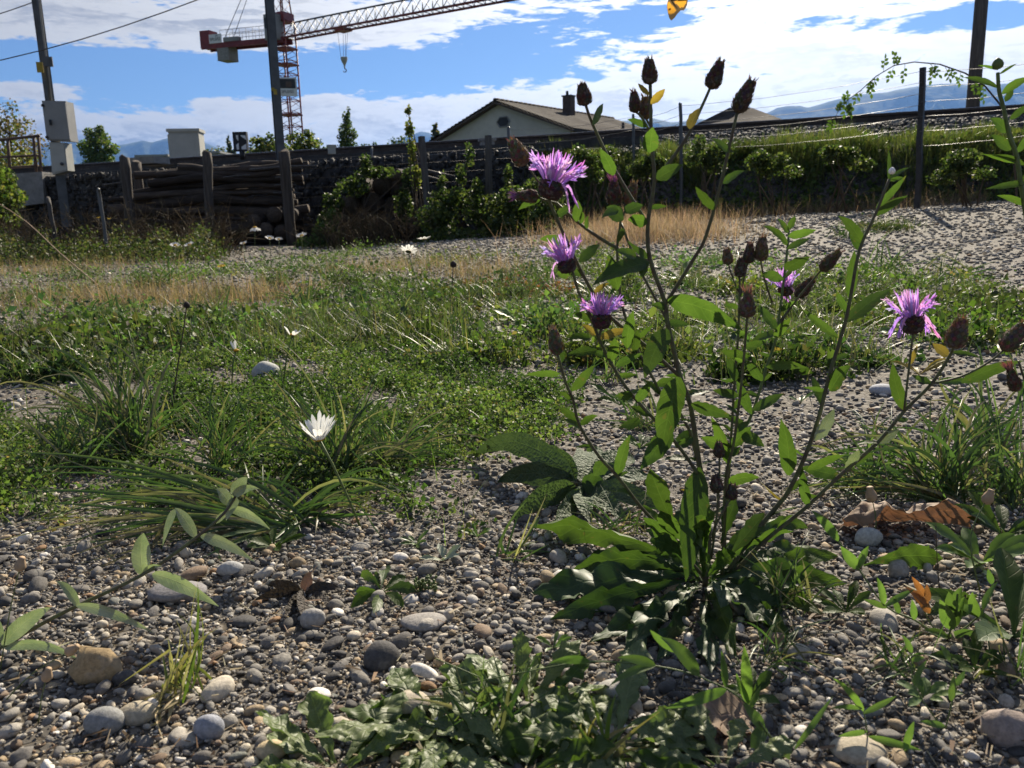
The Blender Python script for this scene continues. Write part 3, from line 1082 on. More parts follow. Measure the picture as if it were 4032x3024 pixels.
# ------------------------------------------------------------------ gabion wall
def build_wall():
    rng = np.random.default_rng(8)
    Lw = S_WALL - S_WALL0
    mid = rl((S_WALL + S_WALL0) / 2, 2.0, 0)
    t = thing('gabion_wall', 'dark stone-filled wire basket wall holding up the railway ballast', 'wall', (mid.x, mid.y, 0))
    rz = math.atan2(T_R.y, T_R.x)
    MB().box((mid.x, mid.y, 0.68), (Lw, 0.30, 1.40), rz).build('core', M['darksteel'], t, smooth=False)
    n = 3600
    s = rng.uniform(S_WALL0, S_WALL, n); z = rng.uniform(0.0, 1.37, n)
    o = 2.0 + 0.14 + rng.uniform(-0.02, 0.03, n)
    base = np.array([[P0.x, P0.y]]) + s[:, None] * np.array([[T_R.x, T_R.y]]) + o[:, None] * np.array([[N_R.x, N_R.y]])
    r = rng.uniform(0.035, 0.07, n)
    A = r[:, None] * rng.uniform(0.7, 1.25, (n, 3))
    g = rng.uniform(0.018, 0.055, n)
    V, F, C = scatter(ICO1, np.column_stack([base, z]), A, rots(n, 1.0, rng), g[:, None] * np.array([[1, .97, .92]]), 0.1, True, rng)
    bulk('basket_stones', V, F, C, M['stone_far'], root=t, smooth=False)
    mb = MB()
    k = int(Lw / 0.16)
    for i in range(k + 1):
        ss_ = S_WALL0 + Lw * i / k
        mb.tube([rl(ss_, 2.205, 0.0), rl(ss_, 2.205, 1.42)], 0.0028, 4)
    for j in range(10):
        zz = 0.02 + 1.40 * j / 9
        mb.tube([rl(S_WALL0, 2.21, zz), rl(S_WALL, 2.21, zz)], 0.0028, 4)
    mb.build('wire_mesh', M['darksteel'], t)
    # cable trough along its top
    b = MB().box(tuple(rl((S_WALL0 + S_WALL) / 2, 1.55, 1.47)), (Lw + 3, 0.16, 0.12), rz)
    o_ = b.build('cable_trough', M['darksteel'], None, smooth=False, origin=rl((S_WALL0 + S_WALL) / 2, 1.55, 1.41))
    tag(o_, 'long dark cable trough lying on the ballast above the wire wall', 'cable trough')


build_wall()

# ------------------------------------------------------------------ masts
def build_mast(name, label, top, bot, wpx, Y, zb, kind='H', group=None):
    a, b = at(*top, Y), at(*bot, Y)
    ax = (a - b).normalized()
    a2 = a + ax * 3.0                       # goes on above the picture
    k = (b.z - zb) / ax.z
    b2 = b - ax * max(0.0, k)
    t = thing(name, label, 'mast', tuple(b2), group)
    w = wpx * Y / F_PX
    if kind == 'H':
        xa = Vector((math.cos(0.5), math.sin(0.5), 0)); ya = ax.cross(xa).normalized(); xa = ya.cross(ax).normalized()
        Mx = Matrix((xa, ya, ax)).transposed()
        c = (a2 + b2) / 2; L = (a2 - b2).length
        h = w * 0.60
        MB().box(c, (h * 0.12, h * 0.80, L), M=Mx).build('web', M['darksteel'], t, smooth=False)
        for sgn in (-1, 1):
            MB().box(c + ya * sgn * h * 0.44, (h * 0.95, h * 0.10, L), M=Mx).build('flange', M['steel'], t, smooth=False)
    else:
        MB().tube([b2, (a2 + b2) / 2, a2], [w * 0.52, w * 0.49, w * 0.46], 20).build('pole', M['greypost'], t)
    return t, a, b, ax


t, a, b, ax = build_mast('catenary_mast', 'dark steel H-beam mast rising behind the log pile post', (1060, 0), (1104, 603), 50, 13.6, 0.0)
for k, (px, py) in enumerate(((1074, 352), (1084, 362))):
    p = at(px, py, 13.45)
    MB().box(p, (0.05, 0.03, 0.05 + 0.03 * k), 0.4).build('number_plate', M['yellow'], t, smooth=False)

t, a, b, ax = build_mast('catenary_mast', 'dark steel mast carrying a grey switch cabinet and conduit', (143, 0), (197, 400), 56, 15.2, 0.4)
pts = [at(148, 0, 14.95) + Vector((0, 0, 2)), at(148, 0, 14.95), at(172, 200, 14.95), at(198, 400, 14.95)]
MB().tube(pts, 0.018, 8).build('conduit', M['steel'], t)
pts = [at(155, 0, 14.98) + Vector((0, 0, 2)), at(155, 0, 14.98), at(179, 200, 14.98), at(204, 400, 14.98)]
MB().tube(pts, 0.014, 8).build('conduit', M['boxgrey'], t)
MB().box(at(157, 265, 14.9), (0.10, 0.03, 0.17), 0.3).build('warning_plate', M['yellow'], t, smooth=False)
MB().box(at(190, 243, 14.95), (0.14, 0.05, 0.16), 0.3).build('bracket', M['steel'], t, smooth=False)


def px_quad_box(c4, Y, depth):
    """box whose front face has four picture corners (clockwise from top left)"""
    f = [at(x, y, Y) for x, y in c4]
    bk = [p + Vector((0.0, depth, 0)) for p in f]
    return f + bk, [(0, 1, 2, 3), (7, 6, 5, 4), (0, 4, 5, 1), (1, 5, 6, 2), (2, 6, 7, 3), (3, 7, 4, 0)]


def build_cabinets():
    t = thing('switch_cabinet', 'grey steel switch cabinet fixed to the left-hand mast', 'cabinet', tuple(at(228, 552, 14.9)))
    v, f = px_quad_box([(164, 396), (258, 398), (279, 556), (184, 552)], 14.85, 0.26)
    MB().add(v, f).build('body', M['boxgrey'], t, smooth=False)
    v, f = px_quad_box([(174, 402), (256, 404), (276, 550), (192, 547)], 14.83, 0.03)
    MB().add(v, f).build('door', M['boxgrey'], t, smooth=False)
    MB().box(at(198, 482, 14.80), (0.03, 0.03, 0.09), 0).build('lock', M['black'], t, smooth=False)
    for py in (415, 540):
        MB().box(at(166 + (py - 400) * 0.13, py, 14.82), (0.04, 0.03, 0.04), 0).build('hinge', M['darksteel'], t, smooth=False)
    t = thing('cable_cabinet', 'pale lower cable cabinet below the switch cabinet', 'cabinet', tuple(at(235, 684, 14.9)))
    v, f = px_quad_box([(194, 560), (254, 562), (267, 672), (206, 688)], 14.9, 0.24)
    MB().add(v, f).build('body', M['cream'], t, smooth=False)
    v, f = px_quad_box([(199, 566), (250, 568), (262, 668), (210, 680)], 14.885, 0.02)
    MB().add(v, f).build('door', M['cream'], t, smooth=False)
    MB().tube([at(243, 645, 14.87), at(243, 645, 14.84)], 0.03, 10).build('lock', M['steel'], t)


build_cabinets()

t, a, b, ax = build_mast('trackside_pole', 'thick round grey pole standing beyond the rails at the hills', (3865, 0), (3830, 420), 46, 15.0, 1.2, 'round')


def overhead_wire(p0, p1, Y0, Y1, label, sag=0.2):
    a, b = at(*p0, Y0), at(*p1, Y1)
    pts = [a.lerp(b, k / 8) - Vector((0, 0, sag * math.sin(math.pi * k / 8))) for k in range(9)]
    o = MB().tube(pts, 0.009, 4).build('overhead_wire', M['darksteel'], None, origin=a)
    tag(o, label, 'wire', 'overhead wires')


overhead_wire((-300, 300), (1010, -90), 15, 13.6, 'thin overhead wire slanting up past the cabinet mast', 0.15)
overhead_wire((-200, 110), (300, -60), 16, 15, 'short overhead wire in the upper sky corner', 0.05)

# ------------------------------------------------------------------ left railing
def build_railing():
    Y = 16.5
    t = thing('steel_railing', 'rusty steel pipe railing beside the railway underpass', 'railing', tuple(at(60, 690, Y)))
    def bar(name, a, b, r=0.028):
        MB().tube([at(*a, Y), at(*b, Y)], r, 8).build(name, M['rust'], t)
    bar('handrail', (-60, 558), (156, 534))
    bar('rail_bar', (-60, 622), (150, 612), 0.022)
    bar('rail_bar', (-60, 668), (150, 652), 0.022)
    for x in (34, 136, 155):
        bar('post', (x - 4, 548 - 0.05 * x), (x + 8, 706 - 0.1 * x), 0.03)
    Yb = 16.4
    v, f = px_quad_box([(-80, 695), (165, 676), (175, 800), (-80, 830)], Yb, 0.5)
    o = MB().add(v, f).build('abutment_wall', M['concrete'], None, smooth=False)
    tag(o, 'dark concrete abutment wall beneath the rusty railing', 'wall')


build_railing()

# ------------------------------------------------------------------ trackside kiosk, slab, sign
def build_kiosk():
    Y = 21.0
    a, b_ = at(652, 510, Y), at(775, 506, Y)
    w = (b_ - a).length
    c = (a + b_) / 2
    top = c.z
    t = thing('relay_kiosk', 'pale beige metal relay kiosk behind the rails', 'kiosk', (c.x, c.y, 1.5))
    MB().box((c.x, c.y + 0.3, (top - 0.05 + 1.3) / 2), (w * 0.93, 0.55, top - 0.05 - 1.3), 0.12).build('body', M['cream'], t, smooth=False)
    MB().box((c.x, c.y + 0.3, top - 0.025), (w * 1.02, 0.64, 0.07), 0.12).build('roof', M['cream'], t, smooth=False)
    MB().box((c.x - 0.04, c.y + 0.015, (top + 1.5) / 2), (w * 0.80, 0.02, top - 1.75), 0.12).build('door', M['cream'], t, smooth=False)
    p0, p1 = at(520, 636, 15.9), at(652, 632, 15.9)
    o = MB().box((p0 + p1) / 2, ((p1 - p0).length, 0.4, 0.12), math.atan2(T_R.y, T_R.x)).build('concrete_slab', M['concrete'], None, smooth=False, origin=(p0 + p1) / 2)
    tag(o, 'low pale concrete slab lying on the ballast', 'slab')
    p = at(1745 / 1.0, 800, 14.2)


build_kiosk()


def small_fixture(px, py, w, h, Y, mat, name, label, cat):
    c = at(px, py, Y)
    sx, sz = w * Y / F_PX, h * Y / F_PX
    mb = MB().box((c.x, c.y, c.z - sz * 0.2), (sx * 0.8, sx * 0.7, sz * 1.4), 0.2).box((c.x, c.y, c.z + sz * 0.42), (sx, sx * 0.85, sz * 0.35), 0.2)
    o = mb.build(name, mat, None, smooth=False, origin=c)
    tag(o, label, cat)


small_fixture(1306, 585, 36, 22, 15.2, M['cream'], 'junction_box', 'small pale junction box on the ballast by the poplar', 'junction box')
small_fixture(1918, 562, 62, 24, 14.6, M['concrete'], 'junction_box', 'grey capped junction box behind the thin wooden post', 'junction box')


def build_sign():
    Y = 15.6
    c = at(948, 558, Y)
    t = thing('dwarf_signal', 'black-framed railway board with a dark arrow on white', 'sign', tuple(at(957, 628, Y)))
    def q(pts, y, name, mat):
        v = [at(x, y_, y) for x, y_ in pts]
        n = len(v)
        MB().add(v + [p + Vector((0, 0.012, 0)) for p in v], [tuple(range(n)), tuple(reversed(range(n, 2 * n)))] + [(i, (i + 1) % n, n + (i + 1) % n, n + i) for i in range(n)]).build(name, mat, t, smooth=False)
    MB().box(at(948, 558, Y + 0.06), (0.255, 0.10, 0.345), -0.02, M=None).build('housing', M['black'], t, smooth=False)
    MB().tube([at(952, 590, Y + 0.05), at(956, 632, Y + 0.05)], 0.05, 8).build('post', M['black'], t)
    MB().box(at(930, 527, Y + 0.05), (0.07, 0.09, 0.05), 0).build('hood', M['black'], t, smooth=False)
    q([(928, 532), (937, 532), (938, 556), (930, 544)], Y - 0.005, 'white_panel', M['signwhite'])
    q([(947, 532), (966, 533), (968, 550), (948, 536)], Y - 0.005, 'white_panel', M['signwhite'])
    q([(930, 572), (939, 562), (941, 589), (933, 589)], Y - 0.005, 'white_panel', M['signwhite'])
    q([(951, 578), (969, 566), (970, 588), (952, 588)], Y - 0.005, 'white_panel', M['signwhite'])


build_sign()

# ------------------------------------------------------------------ house
def build_house():
    t = thing('house', 'white gabled house with a dark tiled roof beyond the rails', 'house', (-0.6, 52, 0))
    rd = Vector((0.6, 0.8, 0)); gd = Vector((0.8, -0.6, 0))       # ridge and gable directions
    A = Vector((-0.6, 52.0, 0)); L = 14.5
    zr, ze, hw = 7.35, 5.25, 5.7
    def P(g, r, z):
        p = A + gd * g + rd * r
        return Vector((p.x, p.y, z))
    W = hw - 0.55
    zw = lambda g: zr - 0.20 - (zr - ze) * abs(g) / hw
    v = [P(-W, .4, 0), P(W, .4, 0), P(W, .4, zw(W)), P(0, .4, zw(0)), P(-W, .4, zw(W)), P(-W, L - .4, 0), P(W, L - .4, 0), P(W, L - .4, zw(W)), P(0, L - .4, zw(0)), P(-W, L - .4, zw(W))]
    MB().add(v, [(0, 1, 2, 3, 4), (9, 8, 7, 6, 5), (1, 6, 7, 2), (0, 4, 9, 5)]).build('wall', M['plaster'], t, smooth=False)
    roof = MB()
    for sg in (-1, 1):
        a, b_, c, d = P(0, -.1, zr - .08), P(0, L, zr - .08), P(sg * hw, L, ze - .08), P(sg * hw, -.1, ze - .08)
        up = Vector((0, 0, -0.12))
        roof.add([a, b_, c, d, a + up, b_ + up, c + up, d + up], [(0, 1, 2, 3), (7, 6, 5, 4), (0, 3, 7, 4), (3, 2, 6, 7), (2, 1, 5, 6)])
    ro = roof.build('roof', M['fascia'], t, smooth=False)
    # tile courses: every course its own stepped row
    nc = 18
    for sg in (-1, 1):
        for i in range(nc):
            g0, g1 = i / nc, (i + 1) / nc + 0.012
            mb = MB()
            nt = 44
            for k in range(nt):
                r0, r1 = -.12 + (L + .15) * k / nt, -.12 + (L + .15) * (k + 0.94) / nt
                zz = lambda g, e: zr - (zr - ze) * g + e
                vs = [P(sg * hw * g0, r0, zz(g0, 0.0)), P(sg * hw * g0, r1, zz(g0, 0.0)), P(sg * hw * g1, r1, zz(g1, .055)), P(sg * hw * g1, r0, zz(g1, .055)),
                      P(sg * hw * g1, r1, zz(g1, -.02)), P(sg * hw * g1, r0, zz(g1, -.02)), P(sg * hw * (g0 + g1) / 2, (r0 + r1) / 2, zz((g0 + g1) / 2, .075))]
                mb.add(vs, [(0, 1, 6), (1, 2, 6), (2, 3, 6), (3, 0, 6), (3, 2, 4, 5)])
            q = mb.build('tile_course', M['tile'], None, smooth=False)
            q.parent = ro; q.location = -Vector(ORIGIN[t.name])
    mb = MB()
    for k in range(30):
        mb.tube([P(0, -.1 + (L + .1) * k / 30, zr + .02), P(0, -.1 + (L + .1) * (k + .96) / 30, zr + .04)], [.11, .13], 8)
    q = mb.build('ridge_tiles', M['tile'], None); q.parent = ro; q.location = -Vector(ORIGIN[t.name])
    # gutter on the right eave, chimney with cap, roof vent
    MB().tube([P(hw + .05, -.1, ze - .12), P(hw + .05, L, ze - .12)], .07, 8).build('gutter', M['darksteel'], t)
    MB().tube([P(-W + .05, .32, ze - .1), P(-W + .05, .32, 0)], .05, 8).build('downpipe', M['darksteel'], t)
    cp = P(1.1, 6.6, 0)
    rz = math.atan2(gd.y, gd.x)
    q = MB().box((cp.x, cp.y, 7.3), (.60, .60, 1.6), rz).build('chimney', M['fascia'], None, smooth=False); q.parent = ro; q.location = -Vector(ORIGIN[t.name])
    q2 = MB().box((cp.x, cp.y, 8.13), (.72, .72, .07), rz).build('chimney_cap', M['darksteel'], None, smooth=False); q2.parent = ro; q2.location = -Vector(ORIGIN[t.name])
    q2 = MB().tube([(cp.x - .1, cp.y, 8.15), (cp.x - .1, cp.y, 8.45)], .09, 8).build('chimney_pot', M['darksteel'], None); q2.parent = ro; q2.location = -Vector(ORIGIN[t.name])
    vp = P(3.6, 9.5, 0)
    q2 = MB().tube([(vp.x, vp.y, zr - 1.6), (vp.x, vp.y, zr - 0.9)], .10, 8).build('vent_pipe', M['darksteel'], None); q2.parent = ro; q2.location = -Vector(ORIGIN[t.name])
    # hexagonal gable window
    hexo = [(-.46, 0), (-.26, .27), (.26, .27), (.46, 0), (.26, -.27), (-.26, -.27)]
    c = 6.1
    w = MB(); w.add([P(.3 + x, .36, c + z) for x, z in hexo] + [P(.3 + x, .5, c + z) for x, z in hexo], [(0, 1, 2, 3, 4, 5)] + [(i, (i + 1) % 6, 6 + (i + 1) % 6, 6 + i) for i in range(6)])
    wo = w.build('gable_window', M['black'], t, smooth=False)
    fr = MB(); fr.tube([P(.3 + x * 1.06, .36, c + z * 1.06) for x, z in hexo + hexo[:1]], .045, 6)
    q = fr.build('window_frame', M['boxgrey'], None); q.parent = wo; q.location = -Vector(ORIGIN[t.name])
    # second house further right, only its hipped roof shows
    t = thing('house', 'further house of which only a low hipped roof shows above the rails', 'house', tuple(at(2900, 560, 75)))
    p = [at(2700, 500, 75), at(3130, 478, 75), at(2872, 424, 78), at(2960, 424, 80)]
    zb = min(p[0].z, p[1].z) - 0.2
    f0, f1 = Vector((p[0].x, 74, zb)), Vector((p[1].x, 74, zb))
    b0, b1 = Vector((p[0].x + 1, 84, zb)), Vector((p[1].x + 1, 84, zb))
    r0, r1 = p[2], p[3]
    dn = Vector((0, 0, -.18))
    MB().add([f0, f1, b1, b0, r0, r1, f0 + dn, f1 + dn, b1 + dn, b0 + dn], [(0, 1, 5, 4), (1, 2, 5), (2, 3, 4, 5), (3, 0, 4), (0, 6, 7, 1), (1, 7, 8, 2)]).build('roof', M['tile'], t, smooth=False)
    MB().box(((f0.x + f1.x) / 2, 79, (zb - .2) / 2), (abs(f1.x - f0.x) - 1.2, 8.8, zb - .2), 0).build('wall', M['plaster'], t, smooth=False)


build_house()

# ------------------------------------------------------------------ crane
def build_crane():
    Y = 70.0
    base = at(1152, 600, Y)
    t = thing('tower_crane', 'red lattice tower crane with white maker boards towering over the roofs', 'crane', (base.x, base.y, 0))
    th = R(25)
    e1 = Vector((math.cos(-R(25)), math.sin(-R(25)), 0)); e2 = Vector((-e1.y, e1.x, 0))
    zj = 16.2                                            # jib foot height
    c = Vector((base.x, base.y, 0)); w = 0.66
    def leg(sx, sy, z):
        return c + e1 * sx * w + e2 * sy * w + Vector((0, 0, z))
    for sx in (-1, 1):
        for sy in (-1, 1):
            MB().tube([leg(sx, sy, 0), leg(sx, sy, zj)], 0.07, 6).build('tower_leg', M['red'], t)
    mb = MB()
    nb = 16
    for i in range(nb):
        z0, z1 = zj * i / nb, zj * (i + 1) / nb
        for (a, b_) in (((-1, -1), (1, -1)), ((1, -1), (1, 1)), ((1, 1), (-1, 1)), ((-1, 1), (-1, -1))):
            mb.tube([leg(*a, z0), leg(*b_, (z0 + z1) / 2), leg(*a, z1)], 0.032, 4)
            mb.tube([leg(*a, z1), leg(*b_, z1)], 0.032, 4)
    mb.build('tower_bracing', M['red'], t)
    for z in (5.6, 9.0, 14.1, 12.9):
        MB().box(c + Vector((0, 0, z)), (1.5, 1.5, 0.10), -R(25)).build('platform', M['red'], t, smooth=False)
    # slewing block, cab and A-frame
    MB().box(c + Vector((0, 0, zj + 0.25)), (1.3, 1.3, 0.7), -R(25)).build('slewing_ring', M['red'], t, smooth=False)
    cab = c - e2 * 0.9 - e1 * 0.2 + Vector((0, 0, zj - 0.6))
    MB().box(cab, (1.1, 1.0, 1.9), -R(25)).build('cab', M['boxgrey'], t, smooth=False)
    MB().box(cab + Vector((0, 0, .3)) - e2 * 0.5, (0.9, 0.06, 0.8), -R(25)).build('cab_window', M['black'], t, smooth=False)
    tip = c + Vector((0, 0, zj + 7.5))
    mb = MB()
    for sx in (-1, 1):
        for sy in (-1, 1):
            mb.tube([leg(sx * .8, sy * .8, zj + .5), tip], 0.06, 6)
    for i in range(8):
        f0, f1 = i / 8, (i + 1) / 8
        for (a, b_) in (((-1, -1), (1, -1)), ((1, -1), (1, 1)), ((1, 1), (-1, 1)), ((-1, 1), (-1, -1))):
            A = leg(a[0] * .8, a[1] * .8, zj + .5).lerp(tip, f0); B = leg(b_[0] * .8, b_[1] * .8, zj + .5).lerp(tip, f1)
            mb.tube([A, B], 0.022, 4)
    mb.build('tower_head', M['red'], t)
    # jib: the direction follows its picture line at constant height
    def on_jib(px, py, Yp):
        return at(px, py, Yp)
    J0 = on_jib(1140, 152, 69.2); J1 = on_jib(2120, -30, 54.5)
    ax = (J1 - J0).normalized(); L = (J1 - J0).length
    sd = ax.cross(Vector((0, 0, 1))).normalized(); upv = sd.cross(ax).normalized()
    b1 = lambda s, o: J0 + ax * s + sd * o * 0.55
    tp = lambda s: J0 + ax * s + upv * 1.12
    for o in (-1, 1):
        MB().tube([b1(0, o), b1(L, o)], 0.085, 6).build('jib_chord', M['red'], t)
    MB().tube([tp(.8), tp(L)], 0.065, 6).build('jib_chord', M['darksteel'], t)
    mb = MB()
    nb = 26
    for i in range(nb):
        s0, s1 = L * i / nb, L * (i + 1) / nb
        sm = (s0 + s1) / 2
        for o in (-1, 1):
            mb.tube([b1(s0, o), tp(sm), b1(s1, o)], 0.03, 4)
        mb.tube([b1(s0, -1), b1(s0, 1)], 0.03, 4)
    mb.build('jib_bracing', M['steel'], t)
    # counter jib
    C0 = at(1135, 160, 69.6); C1 = at(812, 190, 72.5)
    ca = (C1 - C0).normalized(); cl = (C1 - C0).length
    cs = ca.cross(Vector((0, 0, 1))).normalized(); cu = cs.cross(ca).normalized()
    if cu.z < 0: cu = -cu
    Mx = Matrix((ca, cs, cu)).transposed()
    for o in (-.55, .55):
        MB().box(C0 + ca * cl / 2 + cs * o, (cl, .14, .42), M=Mx).build('counter_jib_beam', M['red'], t, smooth=False)
    MB().box(C0 + ca * cl / 2 + cu * .2, (cl, 1.0, .04), M=Mx).build('walkway', M['steel'], t, smooth=False)
    v = at(833, 178, 72.2)
    MB().box(C0 + ca * (cl - .35) + cu * .6, (1.0, 1.0, 1.35), M=Mx).build('winch_block', M['red'], t, smooth=False)
    MB().box(C0 + ca * (cl - 2.15) - cu * .62, (1.15, 1.2, 1.15), M=Mx).build('counterweight', M['concrete'], t, smooth=False)
    near = cs if cs.y < 0 else -cs
    sb = C0 + ca * (cl - 1.55) + cu * .52 + near * .66
    xa = -ca if ca.x < 0 else ca
    Mt = Matrix((xa, cu, -near if (xa.cross(cu)).dot(near) < 0 else near)).transposed()
    Ms = Matrix((xa, -near, cu)).transposed()
    MB().box(sb, (1.25, .05, .70), M=Ms).build('maker_board', M['signwhite'], t, smooth=False)
    text_mesh('SPLEISS', 0.34, M['black'], 'lettering', t, sb + near * .035 - cu * .05, Mt, .004)
    rf = MB(); rf.tube([sb + near * .04 + xa * .06 + cu * .17, sb + near * .04 + xa * .16 + cu * .26, sb + near * .04 + xa * .26 + cu * .17], .022, 4)
    rf.build('board_mark', M['black'], t)
    MB().box(C0 + ca * (cl - 3.1) + cu * .38 + near * .5, (1.5, .4, .32), M=Ms).build('motor_housing', M['boxgrey'], t, smooth=False)
    mb = MB()
    for sgn in (-1, 1):
        for hgt in (.75, 1.15):
            mb.tube([C0 + ca * 1.0 + cs * .6 * sgn + cu * hgt, C0 + ca * (cl - 2.0) + cs * .6 * sgn + cu * hgt], .018, 4)
        for k in range(9):
            q = C0 + ca * (1.0 + (cl - 3.0) * k / 8) + cs * .6 * sgn
            mb.tube([q + cu * .15, q + cu * 1.15], .018, 4)
    mb.build('handrail', M['steel'], t)
    for sgn in (-1, 1):
        MB().tube([C0 + ca * (cl - 2.2) + cs * .5 * sgn + cu * .3, tip], 0.03, 4).build('tie_rod', M['darksteel'], t)
    MB().tube([tip, J0 + ax * L * .55 + upv * 1.15], 0.03, 4).build('tie_rod', M['darksteel'], t)
    # banner on the tower
    vw = Vector((c.x, c.y, 0)).normalized(); e1 = Vector((vw.y, -vw.x, 0)); e2 = vw
    rzb = math.atan2(e1.y, e1.x)
    bc = at(1132, 350, Y); bc = Vector((bc.x, bc.y, bc.z)) - e2 * 1.05
    Mtb = Matrix((e1, Vector((0, 0, 1)), -e2)).transposed()
    MB().box(bc, (1.50, .04, 1.45), rzb).build('banner', M['signwhite'], t, smooth=False)
    MB().box(bc - e2 * .03 + Vector((0, 0, .25)), (1.28, .03, .72), rzb).build('banner_picture', M['darksteel'], t, smooth=False)
    MB().box(bc - e2 * .05 + Vector((0, 0, .20)) + e1 * .12, (0.45, .02, .42), rzb).build('banner_picture_detail', M['rust'], t, smooth=False)
    text_mesh('SPLEISS', 0.30, M['black'], 'lettering', t, bc - e2 * .035 - Vector((0, 0, .38)), Mtb, .004)
    # trolley, ropes and hook
    h0 = at(1352, 118, 65.9)
    MB().box(h0, (1.0, .9, .22), math.atan2(ax.y, ax.x)).build('trolley', M['red'], t, smooth=False)
    hb = at(1355, 235, 65.9)
    for k, (dx, dy) in enumerate(((-.28, .2), (.28, .2), (-.16, -.2), (.16, -.2))):
        MB().tube([h0 + ax * dx * 1.6 + sd * dy, hb + ax * dx * .9 + sd * dy * .4 + Vector((0, 0, .15))], .014, 4).build('hoist_rope', M['darksteel'], t)
    MB().lathe(hb + Vector((0, 0, -.35)), (0, 0, 1), [(-.28, .05), (-.1, .06), (0, .10), (.25, .22), (.42, .27), (.52, .27), (.56, .1)], 10).build('hook_block', M['cream'], t, smooth=False)
    hk = [hb + Vector((.0 + .12 * math.sin(a_), 0, -.78 + .12 * math.cos(a_))) for a_ in np.linspace(0, 4.4, 9)]
    MB().tube([hb + Vector((0, 0, -.6))] + hk, .04, 6).build('hook', M['darksteel'], t)


build_crane()

# =================================================================== VEGETATION HELPERS
def leaf_cloud(P, size, cols, rng, aspect=0.45, up=0.3, droop=0.0):
    """folded diamond leaves at points P"""
    n = len(P)
    d = rng.normal(0, 1, (n, 3)); d[:, 2] = d[:, 2] * 0.8 + up - droop
    d /= np.linalg.norm(d, axis=1, keepdims=True) + 1e-9
    r = rng.normal(0, 1, (n, 3))
    s = np.cross(d, r); s /= np.linalg.norm(s, axis=1, keepdims=True) + 1e-9
    nn = np.cross(s, d)
    L = (size * rng.uniform(0.6, 1.35, n))[:, None]
    b = P - d * L * 0.5
    tip = P + d * L * 0.5 - nn * L * 0.08
    m1 = P + s * L * aspect + nn * L * 0.10
    m2 = P - s * L * aspect + nn * L * 0.10
    V = np.stack([b, m1, tip, m2], 1).reshape(-1, 3)
    i = np.arange(n) * 4
    F = np.concatenate([np.stack([i, i + 1, i + 2], 1), np.stack([i, i + 2, i + 3], 1)])
    return V, F, np.repeat(cols, 4, axis=0)


def pal(rng, n, cols, w=None, var=0.25):
    c = np.array(cols)
    k = rng.choice(len(c), n, p=w)
    return c[k] * rng.uniform(1 - var, 1 + var, (n, 1)) * rng.uniform(0.92, 1.08, (n, 3))


def clump_points(rng, clumps, n, shell=0.55):
    """points inside ellipsoids (centre, radii), denser towards the outside"""
    vol = np.array([c[1][0] * c[1][1] * c[1][2] for c in clumps]) ** 0.7
    k = rng.choice(len(clumps), n, p=vol / vol.sum())
    d = rng.normal(0, 1, (n, 3)); d /= np.linalg.norm(d, axis=1, keepdims=True)
    r = (rng.random(n) ** shell)[:, None]
    C = np.array([c[0] for c in clumps])[k]; A = np.array([c[1] for c in clumps])[k]
    return C + d * r * A


def tree(name, label, base, height, crown, nleaf, lsize, cols, seed, trunk_r=0.12, limbs=7, cat='tree', group=None, nclump=14, shape='round'):
    """crown = (radius, z0, z1) relative to the base"""
    rng = np.random.default_rng(seed)
    base = Vector(base)
    t = thing(name, label, cat, tuple(base), group)
    rad, z0, z1 = crown
    mb = MB()
    lean = Vector((rng.normal(0, .04), rng.normal(0, .04), 0)) * height
    top = base + lean + Vector((0, 0, z1 * 0.9))
    pts = [base.lerp(top, k / 6) + Vector((rng.normal(0, .02), rng.normal(0, .02), 0)) * height * 0.4 * (k > 0) for k in range(7)]
    mb.tube(pts, [trunk_r * (1 - 0.8 * k / 6) for k in range(7)], 8)
    clumps = []
    for k in range(limbs):
        f = 0.25 + 0.7 * k / limbs
        p = base.lerp(top, f)
        a = k * 2.4 + rng.random()
        fr = 1.0 if shape == 'round' else (1 - f * 0.75)
        q = p + Vector((math.cos(a) * rad * 0.75 * fr, math.sin(a) * rad * 0.75 * fr, height * 0.12))
        mb.tube([p, p.lerp(q, .5) + Vector((0, 0, .03 * height)), q], [trunk_r * .45, trunk_r * .3, trunk_r * .1], 6)
    mb.build('trunk', M['trunk'], t)
    for k in range(nclump):
        f = (k + .5) / nclump
        zz = z0 + (z1 - z0) * f
        if shape == 'round':
            rr = rad * math.sqrt(max(0.05, 1 - (2 * f - 1) ** 2))
        else:
            rr = rad * (1 - f) ** 0.7 + 0.06 * rad
        a = k * 2.39996
        off = rr * rng.uniform(0.3, 0.75)
        clumps.append(((base.x + lean.x * f + math.cos(a) * off, base.y + lean.y * f + math.sin(a) * off, base.z + zz),
                       (rr * .55 + .05 * rad, rr * .55 + .05 * rad, (z1 - z0) / nclump * 1.9)))
    P = clump_points(rng, clumps, nleaf)
    V, F, C = leaf_cloud(P, lsize, pal(rng, nleaf, cols), rng)
    bulk('crown', V, F, C, M['fol'], kind=None, root=t, smooth=False)
    return t


G_DARK = [(0.028, 0.044, 0.016), (0.04, 0.06, 0.02), (0.055, 0.078, 0.026), (0.08, 0.10, 0.035)]
G_BACK = [(0.035, 0.055, 0.018), (0.05, 0.075, 0.024), (0.075, 0.10, 0.032), (0.11, 0.125, 0.045)]
G_MID = [(0.05, 0.085, 0.022), (0.075, 0.115, 0.03), (0.10, 0.14, 0.04), (0.13, 0.15, 0.05)]
G_YEL = [(0.09, 0.12, 0.03), (0.14, 0.16, 0.045), (0.19, 0.18, 0.06)]
G_AUT = [(0.12, 0.075, 0.035), (0.10, 0.10, 0.04), (0.15, 0.11, 0.05), (0.07, 0.08, 0.03)]


